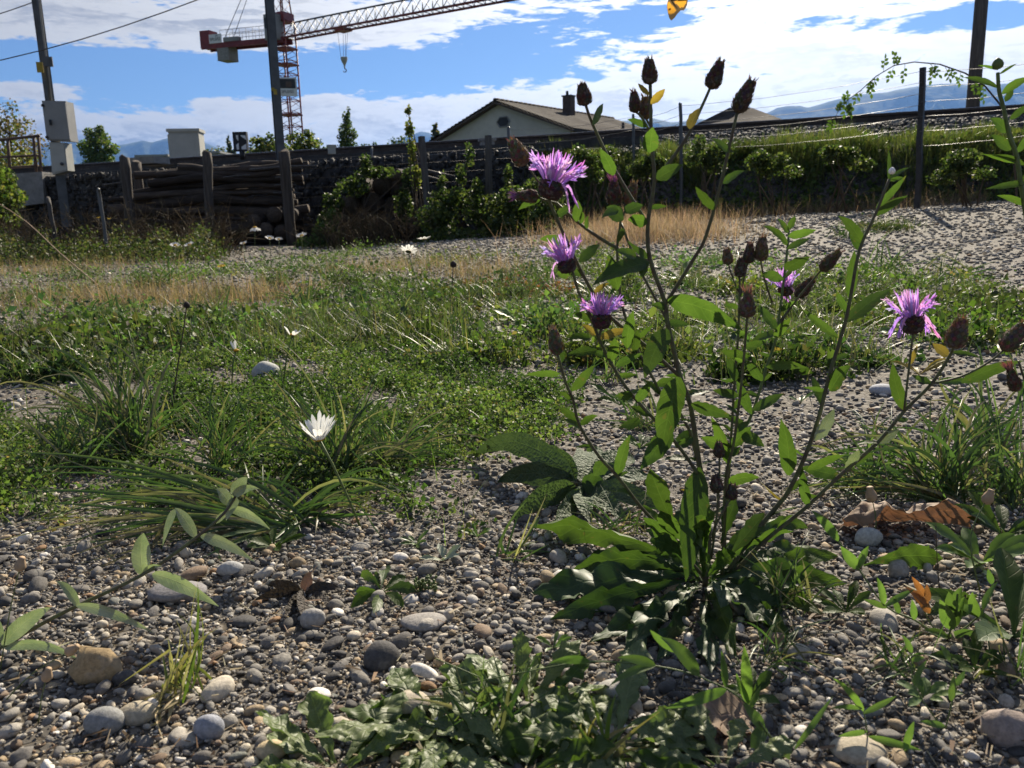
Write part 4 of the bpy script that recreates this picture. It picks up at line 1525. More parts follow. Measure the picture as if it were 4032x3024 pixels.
def foot(px, py, Y):
    p = at(px, py, Y)
    return (p.x, p.y, 0.0)


tree('autumn_tree', 'sparse brownish autumn tree behind the rusty railing', foot(35, 600, 32), 4.9, (1.25, 1.6, 4.9), 3000, 0.10, G_AUT, 1, 0.09, 10)
tree('autumn_bush', 'yellowing bush under the sparse autumn tree', foot(60, 640, 24), 2.9, (1.0, 0.8, 2.75), 2600, 0.09, G_YEL + G_AUT, 2, 0.05, 6)
tree('round_tree', 'round green tree between cabinet mast and relay kiosk', foot(376, 600, 95), 11.0, (2.1, 5.6, 11.0), 5200, 0.26, G_MID, 3, 0.25, 8)
tree('garden_bush', 'broad leafy garden bush behind the arrow board', foot(1060, 600, 34), 3.9, (1.0, 2.0, 3.75), 2600, 0.13, G_YEL + G_DARK, 4, 0.06, 8)
tree('garden_bush', 'leafy bush at the foot of the crane tower', foot(1220, 600, 36), 4.1, (1.15, 2.1, 4.05), 3000, 0.13, G_YEL + G_DARK, 5, 0.06, 8)
tree('poplar', 'dark pointed poplar right of the crane bushes', foot(1352, 600, 60), 8.0, (1.05, 3.8, 8.0), 3600, 0.16, G_DARK + G_MID, 6, 0.14, 10, shape='cone')
for k, (px, Y, h, r, lab) in enumerate(((745, 150, 13.2, 3.0, 'far low tree just right of the relay kiosk'), (845, 160, 14.4, 4.4, 'far brownish tree between kiosk and arrow board'), (925, 150, 15.2, 1.1, 'far dark cypress beside the arrow board'),
                                        (655, 170, 13.0, 3.4, 'far hazy tree left of the relay kiosk'), (1555, 150, 14.5, 3.2, 'far tree under the small blue hill'), (1715, 120, 13.2, 1.6, 'far dark tree touching the house eave'), (1490, 140, 12.4, 3.0, 'far low tree right of the poplar'))):
    tree('distant_tree', lab, foot(px, 600, Y), h, (r, h * .55, h), 1500, 0.42, G_AUT + G_DARK if k % 2 else G_DARK, 20 + k, 0.2, 5, shape='cone' if r < 2 else 'round', group='trees beyond the railway')
# far roofs
for k, (x0, x1, y0, Y, lab) in enumerate(((770, 860, 604, 130, 'far grey flat roof right of the relay kiosk'), (545, 655, 618, 120, 'far low roof left of the relay kiosk'))):
    a, b = at(x0, y0, Y), at(x1, y0, Y)
    o = MB().box(((a.x + b.x) / 2, Y + 4, a.z / 2), (b.x - a.x, 8, a.z), 0).box(((a.x + b.x) / 2, Y + 4, a.z + .1), (b.x - a.x + .8, 8.8, .3), 0)
    o = o.build('far_building', M['boxgrey'], None, smooth=False, origin=((a.x + b.x) / 2, Y, 0))
    tag(o, lab, 'building')


# =================================================================== POSTS, LOGS, FENCE
ORD = ['first', 'second', 'third', 'fourth', 'fifth', 'sixth', 'seventh', 'eighth', 'ninth', 'tenth', 'eleventh', 'twelfth', 'thirteenth', 'topmost']
def round_post(top, bot, wpx, Y, label, mat='wood', square=False, group=None, name='fence_post', cat='post'):
    a, b = at(*top, Y), at(*bot, Y)
    b.z = min(b.z, hz(b.x, b.y) - 0.02)
    w = wpx * Y / F_PX / 2
    rng = random.Random(int(top[0]))
    n = 8
    pts = [b.lerp(a, k / n) + Vector((rng.uniform(-.006, .006), rng.uniform(-.006, .006), 0)) for k in range(n + 1)]
    mb = MB()
    if square:
        mb.tube(pts, w * 1.05, 4)
    else:
        mb.tube(pts + [a + Vector((0, 0, .008))], [w * rng.uniform(.93, 1.07) for _ in pts] + [w * .8], 12)
    o = mb.build(name, M[mat], None, smooth=not square, origin=b)
    tag(o, label, cat, group)
    return o


round_post((491, 620), (515, 905), 37, 12.3, 'split-topped round wooden post at the left end of the log pile')
round_post((815, 602), (830, 968), 35, 12.2, 'round wooden post bracing the middle of the log pile')
round_post((1116, 598), (1150, 950), 42, 12.0, 'thick wooden post at the right end of the log pile')
round_post((537, 638), (540, 690), 34, 13.4, 'short pale post stub behind the log pile')
round_post((1660, 537), (1694, 890), 25, 11.4, 'leaning square grey post beside the creeper-covered logs', 'greypost', True)
round_post((1922, 533), (1926, 900), 25, 11.2, 'upright square grey post in front of the green bushes', 'greypost', True)
round_post((1462, 582), (1466, 700), 9, 13.9, 'thin metal post in front of the wire wall', 'steel', False)
round_post((2001, 503), (2006, 705), 12, 13.0, 'round galvanised post in front of the house gable', 'steel', False)
round_post((2494, 452), (2498, 640), 10, 12.3, 'thin galvanised post under the house roof', 'steel', False)
round_post((2680, 407), (2686, 690), 13, 11.6, 'galvanised fence post on the grassy bank', 'steel', False)
round_post((3634, 266), (3610, 842), 25, 9.3, 'tall dark square fence post with strands of wire', 'darksteel', True)
round_post((388, 745), (412, 870), 13, 9.0, 'thin metal rod stuck among the dry brush', 'steel', False)
round_post((190, 780), (215, 905), 15, 9.5, 'weathered broken stake in the dry brush', 'greypost', False)

# wire strands
FENCE = [((2001, 503), (2006, 660), 13.0), ((2494, 452), (2498, 600), 12.3), ((2680, 407), (2686, 600), 11.6), ((3634, 266), (3612, 600), 9.3), ((4560, 150), (4500, 560), 7.6)]
for seg in range(4):
    (ta, ba, Ya), (tb, bb, Yb) = FENCE[seg], FENCE[seg + 1]
    for k in range(6):
        f = 0.04 + k * 0.135
        if seg < 2 and k > 2:
            continue
        p = at(ta[0] + (ba[0] - ta[0]) * f, ta[1] + (ba[1] - ta[1]) * f * 1.3, Ya - .03)
        q = at(tb[0] + (bb[0] - tb[0]) * f, tb[1] + (bb[1] - tb[1]) * f * (1.3 if seg < 2 else 1.0), Yb - .03)
        pts = [p.lerp(q, i / 10) - Vector((0, 0, .05 * math.sin(math.pi * i / 10) + .003 * math.sin(i * 2.1 + k))) for i in range(11)]
        o = MB().tube(pts, 0.0026, 4).build('wire_strand', M['wire'], None, origin=p)
        tag(o, ORD[k] + ' wire strand from the top, ' + ('between the gable post and the roof post', 'between the roof post and the bank post', 'between bank post and tall dark fence post', 'running on past the tall dark fence post')[seg], 'wire', 'fence wires')


def build_logs():
    rng = random.Random(4)
    Y = 12.75
    lx = lambda px, Yp: at(px, 800, Yp).x
    x0, x1 = lx(440, Y), lx(1195, Y)
    gz = hz(-4, Y)
    lab = {}
    row = 0
    z = gz
    first_rows = 11
    k = 0
    while z < 1.16 + gz:
        r = rng.uniform(0.035, 0.082)
        for layer in (0, 1):
            a = x0 + rng.uniform(-.12, .35); b = x1 + rng.uniform(-.30, .10)
            if rng.random() < .3:
                a += rng.uniform(.5, 1.2)
            if row in (10, 11) :
                a = x0 + rng.uniform(.6, 1.0)
            yy = Y + layer * 0.17 + rng.uniform(-.05, .05)
            n = 9
            ph = rng.random() * 6
            pts = []
            for i in range(n + 1):
                f = i / n
                pts.append(Vector((a + (b - a) * f, yy + .05 * math.sin(f * 4 + ph) - .12 * (f - .5), z + r + .04 * math.sin(f * 5.1 + ph * 2) + .015 * math.sin(f * 13 + ph) + (.06 * (f - .5) if row > 6 else 0))))
            rr = [r * (1.15 - .4 * i / n) * rng.uniform(.82, 1.16) for i in range(n + 1)]
            t = thing('log', f'front bark pole of the stack between the posts, {ORD[min(row, 13)]} up from the ground' if layer == 0 else f'bark pole in the rear layer of the post-braced stack, {ORD[min(row, 13)]} up', 'log', tuple(pts[0]), 'poles of the log pile')
            MB().tube(pts, rr, 9, cap=False).build('bark', M['bark'], t)
            for e, d in ((0, -1), (n, 1)):
                ax = (pts[e] - pts[1 if e == 0 else n - 1]).normalized()
                mb = MB(); mb.tube([pts[e] - ax * .02, pts[e] + ax * .002], rr[e] * .97, 9)
                mb.build('cut_end', M['cut'], t)
        z += r * 1.72
        row += 1
    # pale split planks sticking out near the top right
    for (a_, b_, h_, lab_) in (((880, 700), (985, 690), 10, 'split pale plank lying on top of the log pile'), ((1085, 700), (1222, 687), 9, 'thin split plank poking out right of the pile top'), ((1075, 760), (1190, 762), 11, 'split plank jutting out halfway up the pile'),
                              ((410, 728), (520, 718), 8, 'pale stick lying over the left end of the pile'), ((1080, 730), (1165, 728), 8, 'short split stick in the right end of the pile'), ((985, 668), (1250, 652), 14, 'pale peeled pole along the top of the pile')):
        p, q = at(*a_, 12.55), at(*b_, 12.5)
        o = MB().tube([p, p.lerp(q, .5) + Vector((0, 0, .012)), q], [h_ * 12.5 / F_PX * .5, h_ * 12.5 / F_PX * .55, h_ * 12.5 / F_PX * .4], 5, squash=.7).build('split_stick', M['greypost'], None, smooth=False, origin=p)
        tag(o, lab_, 'wood')
    # round ends at the lower right of the stack and the second pile of thick logs
    ends = [(1080, 845, 62), (1145, 850, 58), (1045, 905, 60), (1110, 915, 62), (1000, 870, 56)]
    for i, (px, py, d) in enumerate(ends):
        c = at(px, py, 12.4); r = d * 12.4 / F_PX / 2
        t = thing('log', 'thick log under the poles with its round cut end showing', 'log', tuple(c), 'thick logs under the pole stack')
        dr = Vector((rng.uniform(-.1, .1), 1, rng.uniform(-.02, .02)))
        MB().tube([c, c + dr * .5, c + dr], [r, r * .98, r * .95], 14, cap=False).build('bark', M['bark'], t)
        MB().tube([c - dr * .003, c + dr * .02], r * .97, 14).build('cut_end', M['cut'], t)
    heap = [(1340, 880, 78), (1425, 875, 86), (1520, 880, 80), (1600, 880, 74), (1370, 810, 80), (1460, 800, 84), (1550, 812, 78), (1415, 738, 74), (1500, 730, 76), (1560, 745, 66), (1556, 695, 62), (1290, 865, 60), (1640, 820, 64)]
    for i, (px, py, d) in enumerate(heap):
        Yh = 12.3
        c = at(px, py, Yh); r = d * Yh / F_PX / 2
        t = thing('log', ('thick log in the bottom row of the creeper-covered heap', 'thick log in the middle row of the creeper-covered heap', 'thick log in the upper row of the creeper-covered heap', 'smaller log on top of the creeper-covered heap')[0 if py > 850 else 1 if py > 790 else 2 if py > 700 else 3], 'log', tuple(c), 'logs of the overgrown heap')
        dr = Vector((.25 + rng.uniform(-.08, .08), 1, rng.uniform(-.03, .03)))
        pts = [c, c + dr * .4, c + dr * .9]
        MB().tube(pts, [r, r * .97, r * .93], 16, cap=False).build('bark', M['bark'], t)
        MB().tube([c - dr * .003, c + dr * .02], r * .96, 16).build('cut_end', M['cut'], t)
    # bleached branches on top of the heap
    for (a_, b_, lab_) in (((1590, 672), (1790, 695), 'bleached branch on top of the overgrown heap'), ((1585, 690), (1740, 710), 'second bleached branch across the overgrown heap')):
        p, q = at(*a_, 12.2), at(*b_, 12.2)
        o = MB().tube([p, p.lerp(q, .4) + Vector((0, 0, .03)), q], [.04, .035, .015], 7).build('branch', M['greypost'], None, origin=p)
        tag(o, lab_, 'branch')


build_logs()


# =================================================================== SHRUBS AND BANK
def shrub(name, label, clumps, nleaf, lsize, cols, seed, base, stems=7, cat='shrub', group=None, mat='fol', aspect=.45, sr=.012):
    rng = np.random.default_rng(seed)
    t = thing(name, label, cat, tuple(base), group)
    P = clump_points(rng, clumps, nleaf, .6)
    V, F, C = leaf_cloud(P, lsize, pal(rng, nleaf, cols), rng, aspect)
    bulk('foliage', V, F, C, M[mat], kind=None, root=t, smooth=False)
    mb = MB()
    for k in range(stems):
        c = clumps[k % len(clumps)]
        q = Vector(c[0]) + Vector((rng.normal(0, .3) * c[1][0], rng.normal(0, .3) * c[1][1], c[1][2] * .5))
        b = Vector(base) + Vector((rng.normal(0, .1), rng.normal(0, .06), 0))
        mb.tube([b, b.lerp(q, .5) + Vector((rng.normal(0, .05), 0, .06)), q], [sr, sr * .75, sr * .33], 5)
    mb.build('stems', M['trunk'], t)
    return t


def ec(px, py, rx, ry, Y, depth=None):
    p = at(px, py, Y)
    return ((p.x, p.y, p.z), (rx * Y / F_PX, depth or rx * Y / F_PX, ry * Y / F_PX))


def gfoot(px, Y):
    p = at(px, 800, Y)
    return (p.x, p.y, hz(p.x, p.y))


shrub('creeper', 'dark creeper scrambling over the heap of thick logs', [ec(1480, 680, 90, 26, 12.0, .25), ec(1390, 735, 70, 40, 11.9, .25), ec(1310, 800, 45, 50, 11.9, .25), ec(1290, 870, 40, 50, 11.9, .25), ec(1440, 640, 22, 40, 12.0, .15), ec(1590, 800, 40, 80, 11.9, .2), ec(1620, 700, 40, 40, 12, .2)], 2300, .055, G_DARK, 31, gfoot(1350, 12))
shrub('rose_bush', 'bright green bush between the two square grey posts', [ec(1780, 780, 100, 45, 11.0, .35), ec(1815, 690, 22, 50, 11.0, .15), ec(1848, 610, 18, 50, 11.0, .12), ec(1720, 860, 90, 60, 10.9, .4), ec(1900, 830, 90, 70, 11.0, .4), ec(1740, 720, 18, 50, 11, .1), ec(1880, 740, 24, 40, 11, .15), ec(1780, 940, 160, 45, 10.6, .4)], 4600, .05, G_BACK, 32, gfoot(1800, 11))
shrub('rose_bush', 'green bush filling the gap right of the upright post', [ec(2020, 790, 80, 60, 10.9, .4), ec(2110, 740, 50, 40, 10.9, .3), ec(1980, 880, 100, 50, 10.8, .4), ec(2120, 860, 90, 50, 10.8, .4), ec(2000, 690, 20, 40, 11, .15), ec(2180, 800, 60, 50, 10.9, .3), ec(2080, 950, 150, 35, 10.4, .4)], 4600, .05, G_BACK, 33, gfoot(2040, 11))
shrub('rose_shoot', 'tall thin shoot with pale leaves rising above the rails', [ec(1608, 440, 14, 30, 11.5, .05), ec(1612, 510, 20, 35, 11.5, .06), ec(1622, 600, 16, 70, 11.5, .06), ec(1640, 700, 22, 50, 11.5, .08)], 380, .05, G_YEL, 34, gfoot(1650, 11.5), stems=8)
shrub('weed_clump', 'leafy weeds at the foot of the thick end post', [ec(1290, 930, 60, 60, 11.2, .25), ec(1230, 960, 70, 30, 11, .25), ec(1310, 870, 30, 50, 11.4, .2)], 2400, .05, G_MID, 35, gfoot(1290, 11.2))
shrub('ivy_bush', 'yellow-green bush at the left picture edge below the railing', [ec(10, 780, 70, 60, 11.5, .4), ec(-20, 700, 60, 50, 11.5, .4), ec(0, 860, 60, 50, 11.3, .4)], 3000, .055, G_YEL + G_MID, 36, gfoot(10, 11.4))


def twig_brush(name, label, spots, n, seed, lo, hi, cols, Y0, Y1, lean=.5):
    """tangle of thin dry stems: one uncountable mass"""
    rng = np.random.default_rng(seed)
    mb = MB()
    for i in range(n):
        px, rx = spots[rng.integers(len(spots))]
        Y = rng.uniform(Y0, Y1)
        b = Vector(gfoot(px + rng.normal(0, rx), Y))
        L = rng.uniform(lo, hi)
        d = Vector((rng.normal(0, lean), rng.normal(0, lean * .6), 1)).normalized()
        m_ = b + d * L * .55
        e = m_ + (d + Vector((rng.normal(0, .4), 0, rng.normal(-.2, .3)))).normalized() * L * .45
        c = cols[rng.integers(len(cols))]
        mb.tube([b, m_, e], [.0045, .0035, .0015], 3, cap=False, col=c)
        for j in range(3):
            f = rng.uniform(.35, .95)
            p = b.lerp(m_, f / .55) if f < .55 else m_.lerp(e, (f - .55) / .45)
            q = p + Vector((rng.normal(0, 1), rng.normal(0, .5), rng.uniform(.1, .9))).normalized() * L * rng.uniform(.12, .3)
            mb.tube([p, q], [.0025, .001], 3, cap=False, col=c)
    o = mb.build(name, M['dry'], None, uv=False)
    tag(o, label, 'brush', kind='stuff')


DRYC = [(0.11, 0.085, 0.055), (0.075, 0.06, 0.04), (0.17, 0.14, 0.09), (0.06, 0.06, 0.035)]
twig_brush('dry_brush', 'tangle of dry brown stems in front of the log pile', [(150, 160), (420, 120), (620, 120), (50, 120), (800, 80)], 520, 41, .3, .75, DRYC, 9.0, 11.5)
twig_brush('dry_brush', 'dry stems standing before the overgrown log heap', [(1420, 90), (1520, 90), (1340, 60)], 330, 42, .25, .6, DRYC, 10.2, 11.4)


def weed_field(name, label, n, px_rng, Y_rng, hgt, lsize, cols, seed, mat='fol', aspect=.4, cat='weeds', dens=None, per=7, hvar=.5):
    """mass of small leafy weeds over an area of ground"""
    rng = np.random.default_rng(seed)
    Y = rng.uniform(Y_rng[0] ** .5, Y_rng[1] ** .5, n) ** 2
    px = rng.uniform(px_rng[0], px_rng[1], n)
    x = (px - 2016) / F_PX * Y * 1.0
    h = hgt * rng.uniform(1 - hvar, 1 + hvar, n)
    if dens is not None:
        k = rng.random(n) < dens(px, Y, x)
        x, Y, h = x[k], Y[k], h[k]
    n = len(x)
    P = np.repeat(np.column_stack([x, Y, H(x, Y)]), per, axis=0)
    f = rng.random(n * per)
    P[:, 2] += f * np.repeat(h, per)
    P[:, :2] += rng.normal(0, 1, (n * per, 2)) * (np.repeat(h, per) * .35)[:, None]
    base = pal(rng, n, cols)
    V, F, C = leaf_cloud(P, lsize, np.repeat(base, per, axis=0) * rng.uniform(.85, 1.15, (n * per, 1)), rng, aspect, .5)
    o = bulk(name, V, F, C, M[mat], smooth=False)
    tag(o, label, cat)
    return o


def blade_field(name, label, B, L, lean, w, cols, seed, mat='grass', cat='grass', segs=3, root=None, wind=(0, 0)):
    """many grass blades: B base points (n,3), L lengths (n)"""
    rng = np.random.default_rng(seed)
    n = len(B)
    a = rng.uniform(0, 6.283, n)
    ln = np.abs(rng.normal(0, lean, n)) + .05
    d = np.column_stack([np.cos(a) * ln + wind[0], np.sin(a) * ln + wind[1], np.ones(n)])
    d /= np.linalg.norm(d, axis=1, keepdims=True)
    hd = np.column_stack([d[:, 0], d[:, 1], np.zeros(n)]); 
    s = np.column_stack([-np.sin(a + rng.normal(0, .6, n)), np.cos(a), np.zeros(n)])
    s /= np.linalg.norm(s, axis=1, keepdims=True)
    W = w * rng.uniform(.6, 1.4, n)
    V = np.zeros((n, 2 * segs + 1, 3))
    droop = rng.uniform(.1, .9, n)
    for k in range(segs + 1):
        t = k / segs
        p = B + d * (L * t)[:, None] + hd * (L * t * t * droop * .7)[:, None]
        p[:, 2] -= L * t * t * droop * .35
        if k < segs:
            ww = (W * (1 - t * .75) / 2)[:, None]
            V[:, 2 * k] = p - s * ww; V[:, 2 * k + 1] = p + s * ww
        else:
            V[:, 2 * segs] = p
    m_ = 2 * segs + 1
    i = np.arange(n) * m_
    F = []
    for k in range(segs - 1):
        F += [np.stack([i + 2 * k, i + 2 * k + 1, i + 2 * k + 3], 1), np.stack([i + 2 * k, i + 2 * k + 3, i + 2 * k + 2], 1)]
    F.append(np.stack([i + 2 * segs - 2, i + 2 * segs - 1, i + 2 * segs], 1))
    C = np.repeat(pal(rng, n, cols), m_, axis=0)
    o = bulk(name, V.reshape(-1, 3), np.concatenate(F), C, M[mat], smooth=True, root=root)
    if root is None:
        tag(o, label, cat)
    return o


# grassy bank on the right
def build_bank():
    rng = np.random.default_rng(51)
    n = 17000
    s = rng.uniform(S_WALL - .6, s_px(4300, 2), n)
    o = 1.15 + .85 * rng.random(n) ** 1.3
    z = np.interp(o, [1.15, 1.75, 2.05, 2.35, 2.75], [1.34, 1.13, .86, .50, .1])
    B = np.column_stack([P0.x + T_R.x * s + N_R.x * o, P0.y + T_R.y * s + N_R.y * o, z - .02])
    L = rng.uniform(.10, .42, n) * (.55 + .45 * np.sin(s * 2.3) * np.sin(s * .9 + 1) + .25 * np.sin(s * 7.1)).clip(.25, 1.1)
    blade_field('bank_grass', 'lush green grass along the top of the railway bank', B, L, .45, .012, [(0.15, 0.18, .045), (.21, .22, .07), (.11, .145, .04), (.26, .23, .10)], 52)  # backlit look of the bank top put into these brighter blade colours
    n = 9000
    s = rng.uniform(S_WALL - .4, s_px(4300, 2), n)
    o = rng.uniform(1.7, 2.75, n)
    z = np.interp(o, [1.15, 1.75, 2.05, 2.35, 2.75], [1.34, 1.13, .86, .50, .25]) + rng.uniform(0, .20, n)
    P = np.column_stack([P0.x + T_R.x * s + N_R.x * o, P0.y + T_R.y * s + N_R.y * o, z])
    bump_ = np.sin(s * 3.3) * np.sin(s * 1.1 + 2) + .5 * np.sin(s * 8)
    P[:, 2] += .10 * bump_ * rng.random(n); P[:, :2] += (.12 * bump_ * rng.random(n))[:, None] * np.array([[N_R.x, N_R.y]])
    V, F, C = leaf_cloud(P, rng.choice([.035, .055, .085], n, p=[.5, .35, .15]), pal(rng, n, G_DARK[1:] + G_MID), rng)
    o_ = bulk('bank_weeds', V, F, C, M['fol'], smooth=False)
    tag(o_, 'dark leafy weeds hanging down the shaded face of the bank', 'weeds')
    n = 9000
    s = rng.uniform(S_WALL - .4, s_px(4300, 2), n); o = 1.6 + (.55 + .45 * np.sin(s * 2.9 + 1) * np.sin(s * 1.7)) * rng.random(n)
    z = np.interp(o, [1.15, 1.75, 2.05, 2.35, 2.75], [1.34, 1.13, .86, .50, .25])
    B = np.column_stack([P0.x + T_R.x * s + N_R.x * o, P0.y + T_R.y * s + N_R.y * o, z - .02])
    blade_field('slope_grass', 'long grass drooping down the bank slope, coloured dark for its shade', B, rng.uniform(.15, .45, n), .5, .010, [(.06, .085, .026), (.09, .115, .036), (.12, .145, .05), (.17, .155, .07)], 55, wind=(N_R.x * .5, N_R.y * .5))  # shade of the slope put into these darker greens
    # dry pale grass at the bank foot and the blond patch behind the knapweed
    n = 5200
    s = rng.uniform(s_px(2250, 3), s_px(3900, 3), n); o = 2.45 + .55 * rng.random(n) + .7 * rng.random(n) ** 2 * (.5 + .5 * np.sin(s * 2.7) * np.sin(s * 1.3 + 1))
    B = np.column_stack([P0.x + T_R.x * s + N_R.x * o, P0.y + T_R.y * s + N_R.y * o]); B = np.column_stack([B, H(B[:, 0], B[:, 1])])
    DG = [(.21, .155, .10), (.16, .12, .075), (.28, .22, .14), (.09, .10, .04)]
    blade_field('dry_bank_grass', 'brown dried grass along the foot of the bank', B, rng.uniform(.06, .34, n), 1.2, .004, DG, 53, 'dry')
    n = 7500
    c = np.array([at(2520, 930, 8.0).x, 8.0])
    q = rng.normal(0, 1, (n, 2)) * np.array([.44, .5]) + c
    B = np.column_stack([q, H(q[:, 0], q[:, 1])])
    blade_field('blond_grass_patch', 'pale blond patch of dead grass behind the knapweed', B, rng.uniform(.08, .40, n), 1.0, .0035, [(.33, .24, .15), (.25, .185, .115), (.40, .31, .21), (.17, .14, .07)], 54, 'dry')


build_bank()
for k, (px, py, w_, h_, Yb, lab) in enumerate([(2330, 640, 90, 90, 11.3, 'leafy bush where the wire wall meets the grassy bank'), (2560, 650, 110, 80, 10.9, 'loose leafy bush on the bank behind the main knapweed'), (2800, 600, 90, 90, 10.6, 'leafy weeds standing below the far hipped roof'),
                                       (3060, 640, 120, 80, 10.2, 'bright bramble bush hanging over the shaded bank'), (3330, 620, 100, 70, 9.9, 'bramble bush on the bank left of the tall fence post'), (3800, 660, 130, 80, 9.3, 'leafy bush on the bank right of the tall fence post')]):
    cl = [ec(px + random.uniform(-1, 1) * w_ * .8, py + random.uniform(-.7, .9) * h_ * .7, w_ * random.uniform(.25, .5), h_ * random.uniform(.25, .5), Yb - .15, .2) for _ in range(7)]
    shrub('bank_bush', lab, cl, 1500, .04, G_BACK, 400 + k, gfoot(px, Yb - .2), 6)


# weeds over the back and middle ground
def veg_density(px, Y, x):
    """how green the ground is: left is weedy, right is open gravel"""
    g = np.sin(x * 2.1 + 1.3) * np.sin(Y * 1.5 + x * .7) + .6 * np.sin(x * 5.3 + Y * 2.7) 
    left = 1 - ss(1950, 2350, px)
    band = ss(3.6, 4.6, Y) * (1 - ss(5.2, 6.0, Y))
    return np.clip(left * (.35 + .45 * g) + .10, 0, 1)


def clustered(rng, centers, n):
    k = rng.integers(0, len(centers), n)
    c = np.array([(q.x, q.y) for q in [gp(a, b) for a, b, r, d in centers]])
    rad = np.array([(r, d) for a, b, r, d in centers], float)
    p = rng.normal(0, 1, (n, 2)) * .5
    sc = np.array([r * (gp(a, b) - CAM).length / F_PX for a, b, r, d in centers])
    # sideways radius from pixels, depth radius as given in metres
    return c[k] + p * np.column_stack([sc[k], rad[k][:, 1]]), k


MID_SPOTS = [(300, 1090, 420, 1.2), (150, 1180, 300, .8), (700, 1100, 350, 1.0), (1000, 1060, 300, 1.0), (1250, 1080, 260, .9), (1450, 1120, 260, .7), (1500, 1200, 260, .5), (1200, 1290, 260, .35),
             (800, 1280, 260, .4), (950, 1330, 240, .3), (300, 1270, 260, .5), (100, 1400, 160, .2), (1720, 1180, 220, .5), (1950, 1160, 180, .4), (2050, 1240, 160, .3), (1700, 1280, 200, .2), (2150, 1080, 200, .6), (2420, 1080, 160, .5), (2900, 1150, 120, .3),
             (3200, 1100, 240, .5), (3500, 1120, 260, .5), (3800, 1180, 260, .4), (3900, 1260, 220, .3), (3300, 1200, 160, .3), (3050, 1250, 160, .2), (2650, 1290, 150, .2), (2720, 1120, 120, .3), (3480, 900, 90, .3), (2300, 1010, 200, .6), (1350, 1010, 220, .8), (2400, 1180, 220, .35), (2800, 1040, 260, .5), (3100, 1330, 300, .2), (3500, 1280, 350, .25), (3850, 1350, 260, .2), (2600, 1400, 220, .15), (3300, 1430, 240, .12), (3000, 1480, 200, .1), (2350, 1420, 160, .12), (650, 1370, 300, .3), (1000, 1380, 320, .3), (1350, 1350, 300, .3), (500, 1330, 260, .3), (850, 1340, 260, .4), (1150, 1330, 280, .4), (1600, 1350, 240, .2), (1900, 1420, 260, .15), (250, 1480, 200, .12), (1800, 1200, 240, .5), (1500, 1270, 300, .4), (600, 1010, 420, 1.0), (1750, 1030, 260, .7), (2180, 1330, 140, .15)]


def build_mid_weeds():
    rng = np.random.default_rng(61)
    n = 9500
    p, k = clustered(rng, MID_SPOTS, n)
    per = 7
    dist = p[:, 1]
    h = rng.uniform(.015, .10, n) * (.8 + .06 * dist) * (.35 + 1.1 * np.clip(.5 + np.sin(p[:, 0] * 4.3 + 1) * np.sin(p[:, 1] * 3.1) + .4 * np.sin(p[:, 0] * 11), 0, 1))
    P = np.repeat(np.column_stack([p, H(p[:, 0], p[:, 1])]), per, axis=0)
    hh = np.repeat(h, per)
    P[:, 2] += rng.random(n * per) * hh
    P[:, :2] += rng.normal(0, 1, (n * per, 2)) * (hh * .4)[:, None]
    cl = pal(rng, n, [(0.05, .08, .026), (.075, .105, .032), (.10, .13, .042), (.042, .066, .030), (.13, .135, .05), (.15, .12, .07)], [.25, .25, .2, .2, .06, .04])
    tint = rng.uniform(.55, 1.5, (len(MID_SPOTS), 1)) * np.column_stack([rng.uniform(.8, 1.12, len(MID_SPOTS)), np.ones(len(MID_SPOTS)), rng.uniform(.7, 1.2, len(MID_SPOTS))])
    cl = cl * tint[k]
    sz = np.repeat(rng.choice([.011, .018, .034], n, p=[.45, .43, .12]), per)
    V, F, C = leaf_cloud(P, sz, np.repeat(cl, per, axis=0) * rng.uniform(.8, 1.2, (n * per, 1)), rng, .32, .5)
    o = bulk('low_weeds', V, F, C, M['fol'], smooth=False)
    tag(o, 'patchy low green weeds spread over the gravel', 'weeds')
    # grass among them
    n = 15000
    p, k = clustered(rng, MID_SPOTS, n)
    B = np.column_stack([p, H(p[:, 0], p[:, 1])])
    L = rng.uniform(.05, .17, n)
    blade_field('gravel_grass', 'thin grass growing among the low weeds', B, L, .75, .0034, [(.085, .11, .036), (.11, .13, .048), (.065, .085, .03), (.18, .155, .095)], 62)
    # brownish dead grass on the left
    n = 6500
    spots = [(200, 1180, 420, .9), (450, 1200, 360, .6), (700, 1180, 300, .6), (100, 1080, 300, .9), (1900, 1080, 260, .5), (350, 1050, 400, 1.0), (1000, 1180, 260, .4), (1550, 1060, 300, .6)]
    p, k = clustered(rng, spots, n)
    B = np.column_stack([p, H(p[:, 0], p[:, 1])])
    blade_field('straw_grass', 'straw-coloured dead grass on the weedy side', B, rng.uniform(.05, .20, n), .8, .0032, [(.26, .20, .11), (.20, .16, .08), (.14, .14, .06)], 63, 'dry')
    # red-brown low plants in front of the blond patch
    n = 500
    p, k = clustered(rng, [(1960, 1130, 200, .35), (2100, 1150, 150, .3)], n)
    P = np.repeat(np.column_stack([p, H(p[:, 0], p[:, 1])]), 6, axis=0); P += rng.normal(0, .012, P.shape); P[:, 2] = np.abs(P[:, 2] - H(P[:, 0], P[:, 1])) + H(P[:, 0], P[:, 1])
    V, F, C = leaf_cloud(P, .02, pal(rng, len(P), [(.16, .065, .035), (.12, .07, .04)]), rng, .4, .3)
    o = bulk('reddish_ground_cover', V, F, C, M['fol'], smooth=False)
    tag(o, 'rusty red ground cover beside the gravel patch', 'ground cover')


build_mid_weeds()


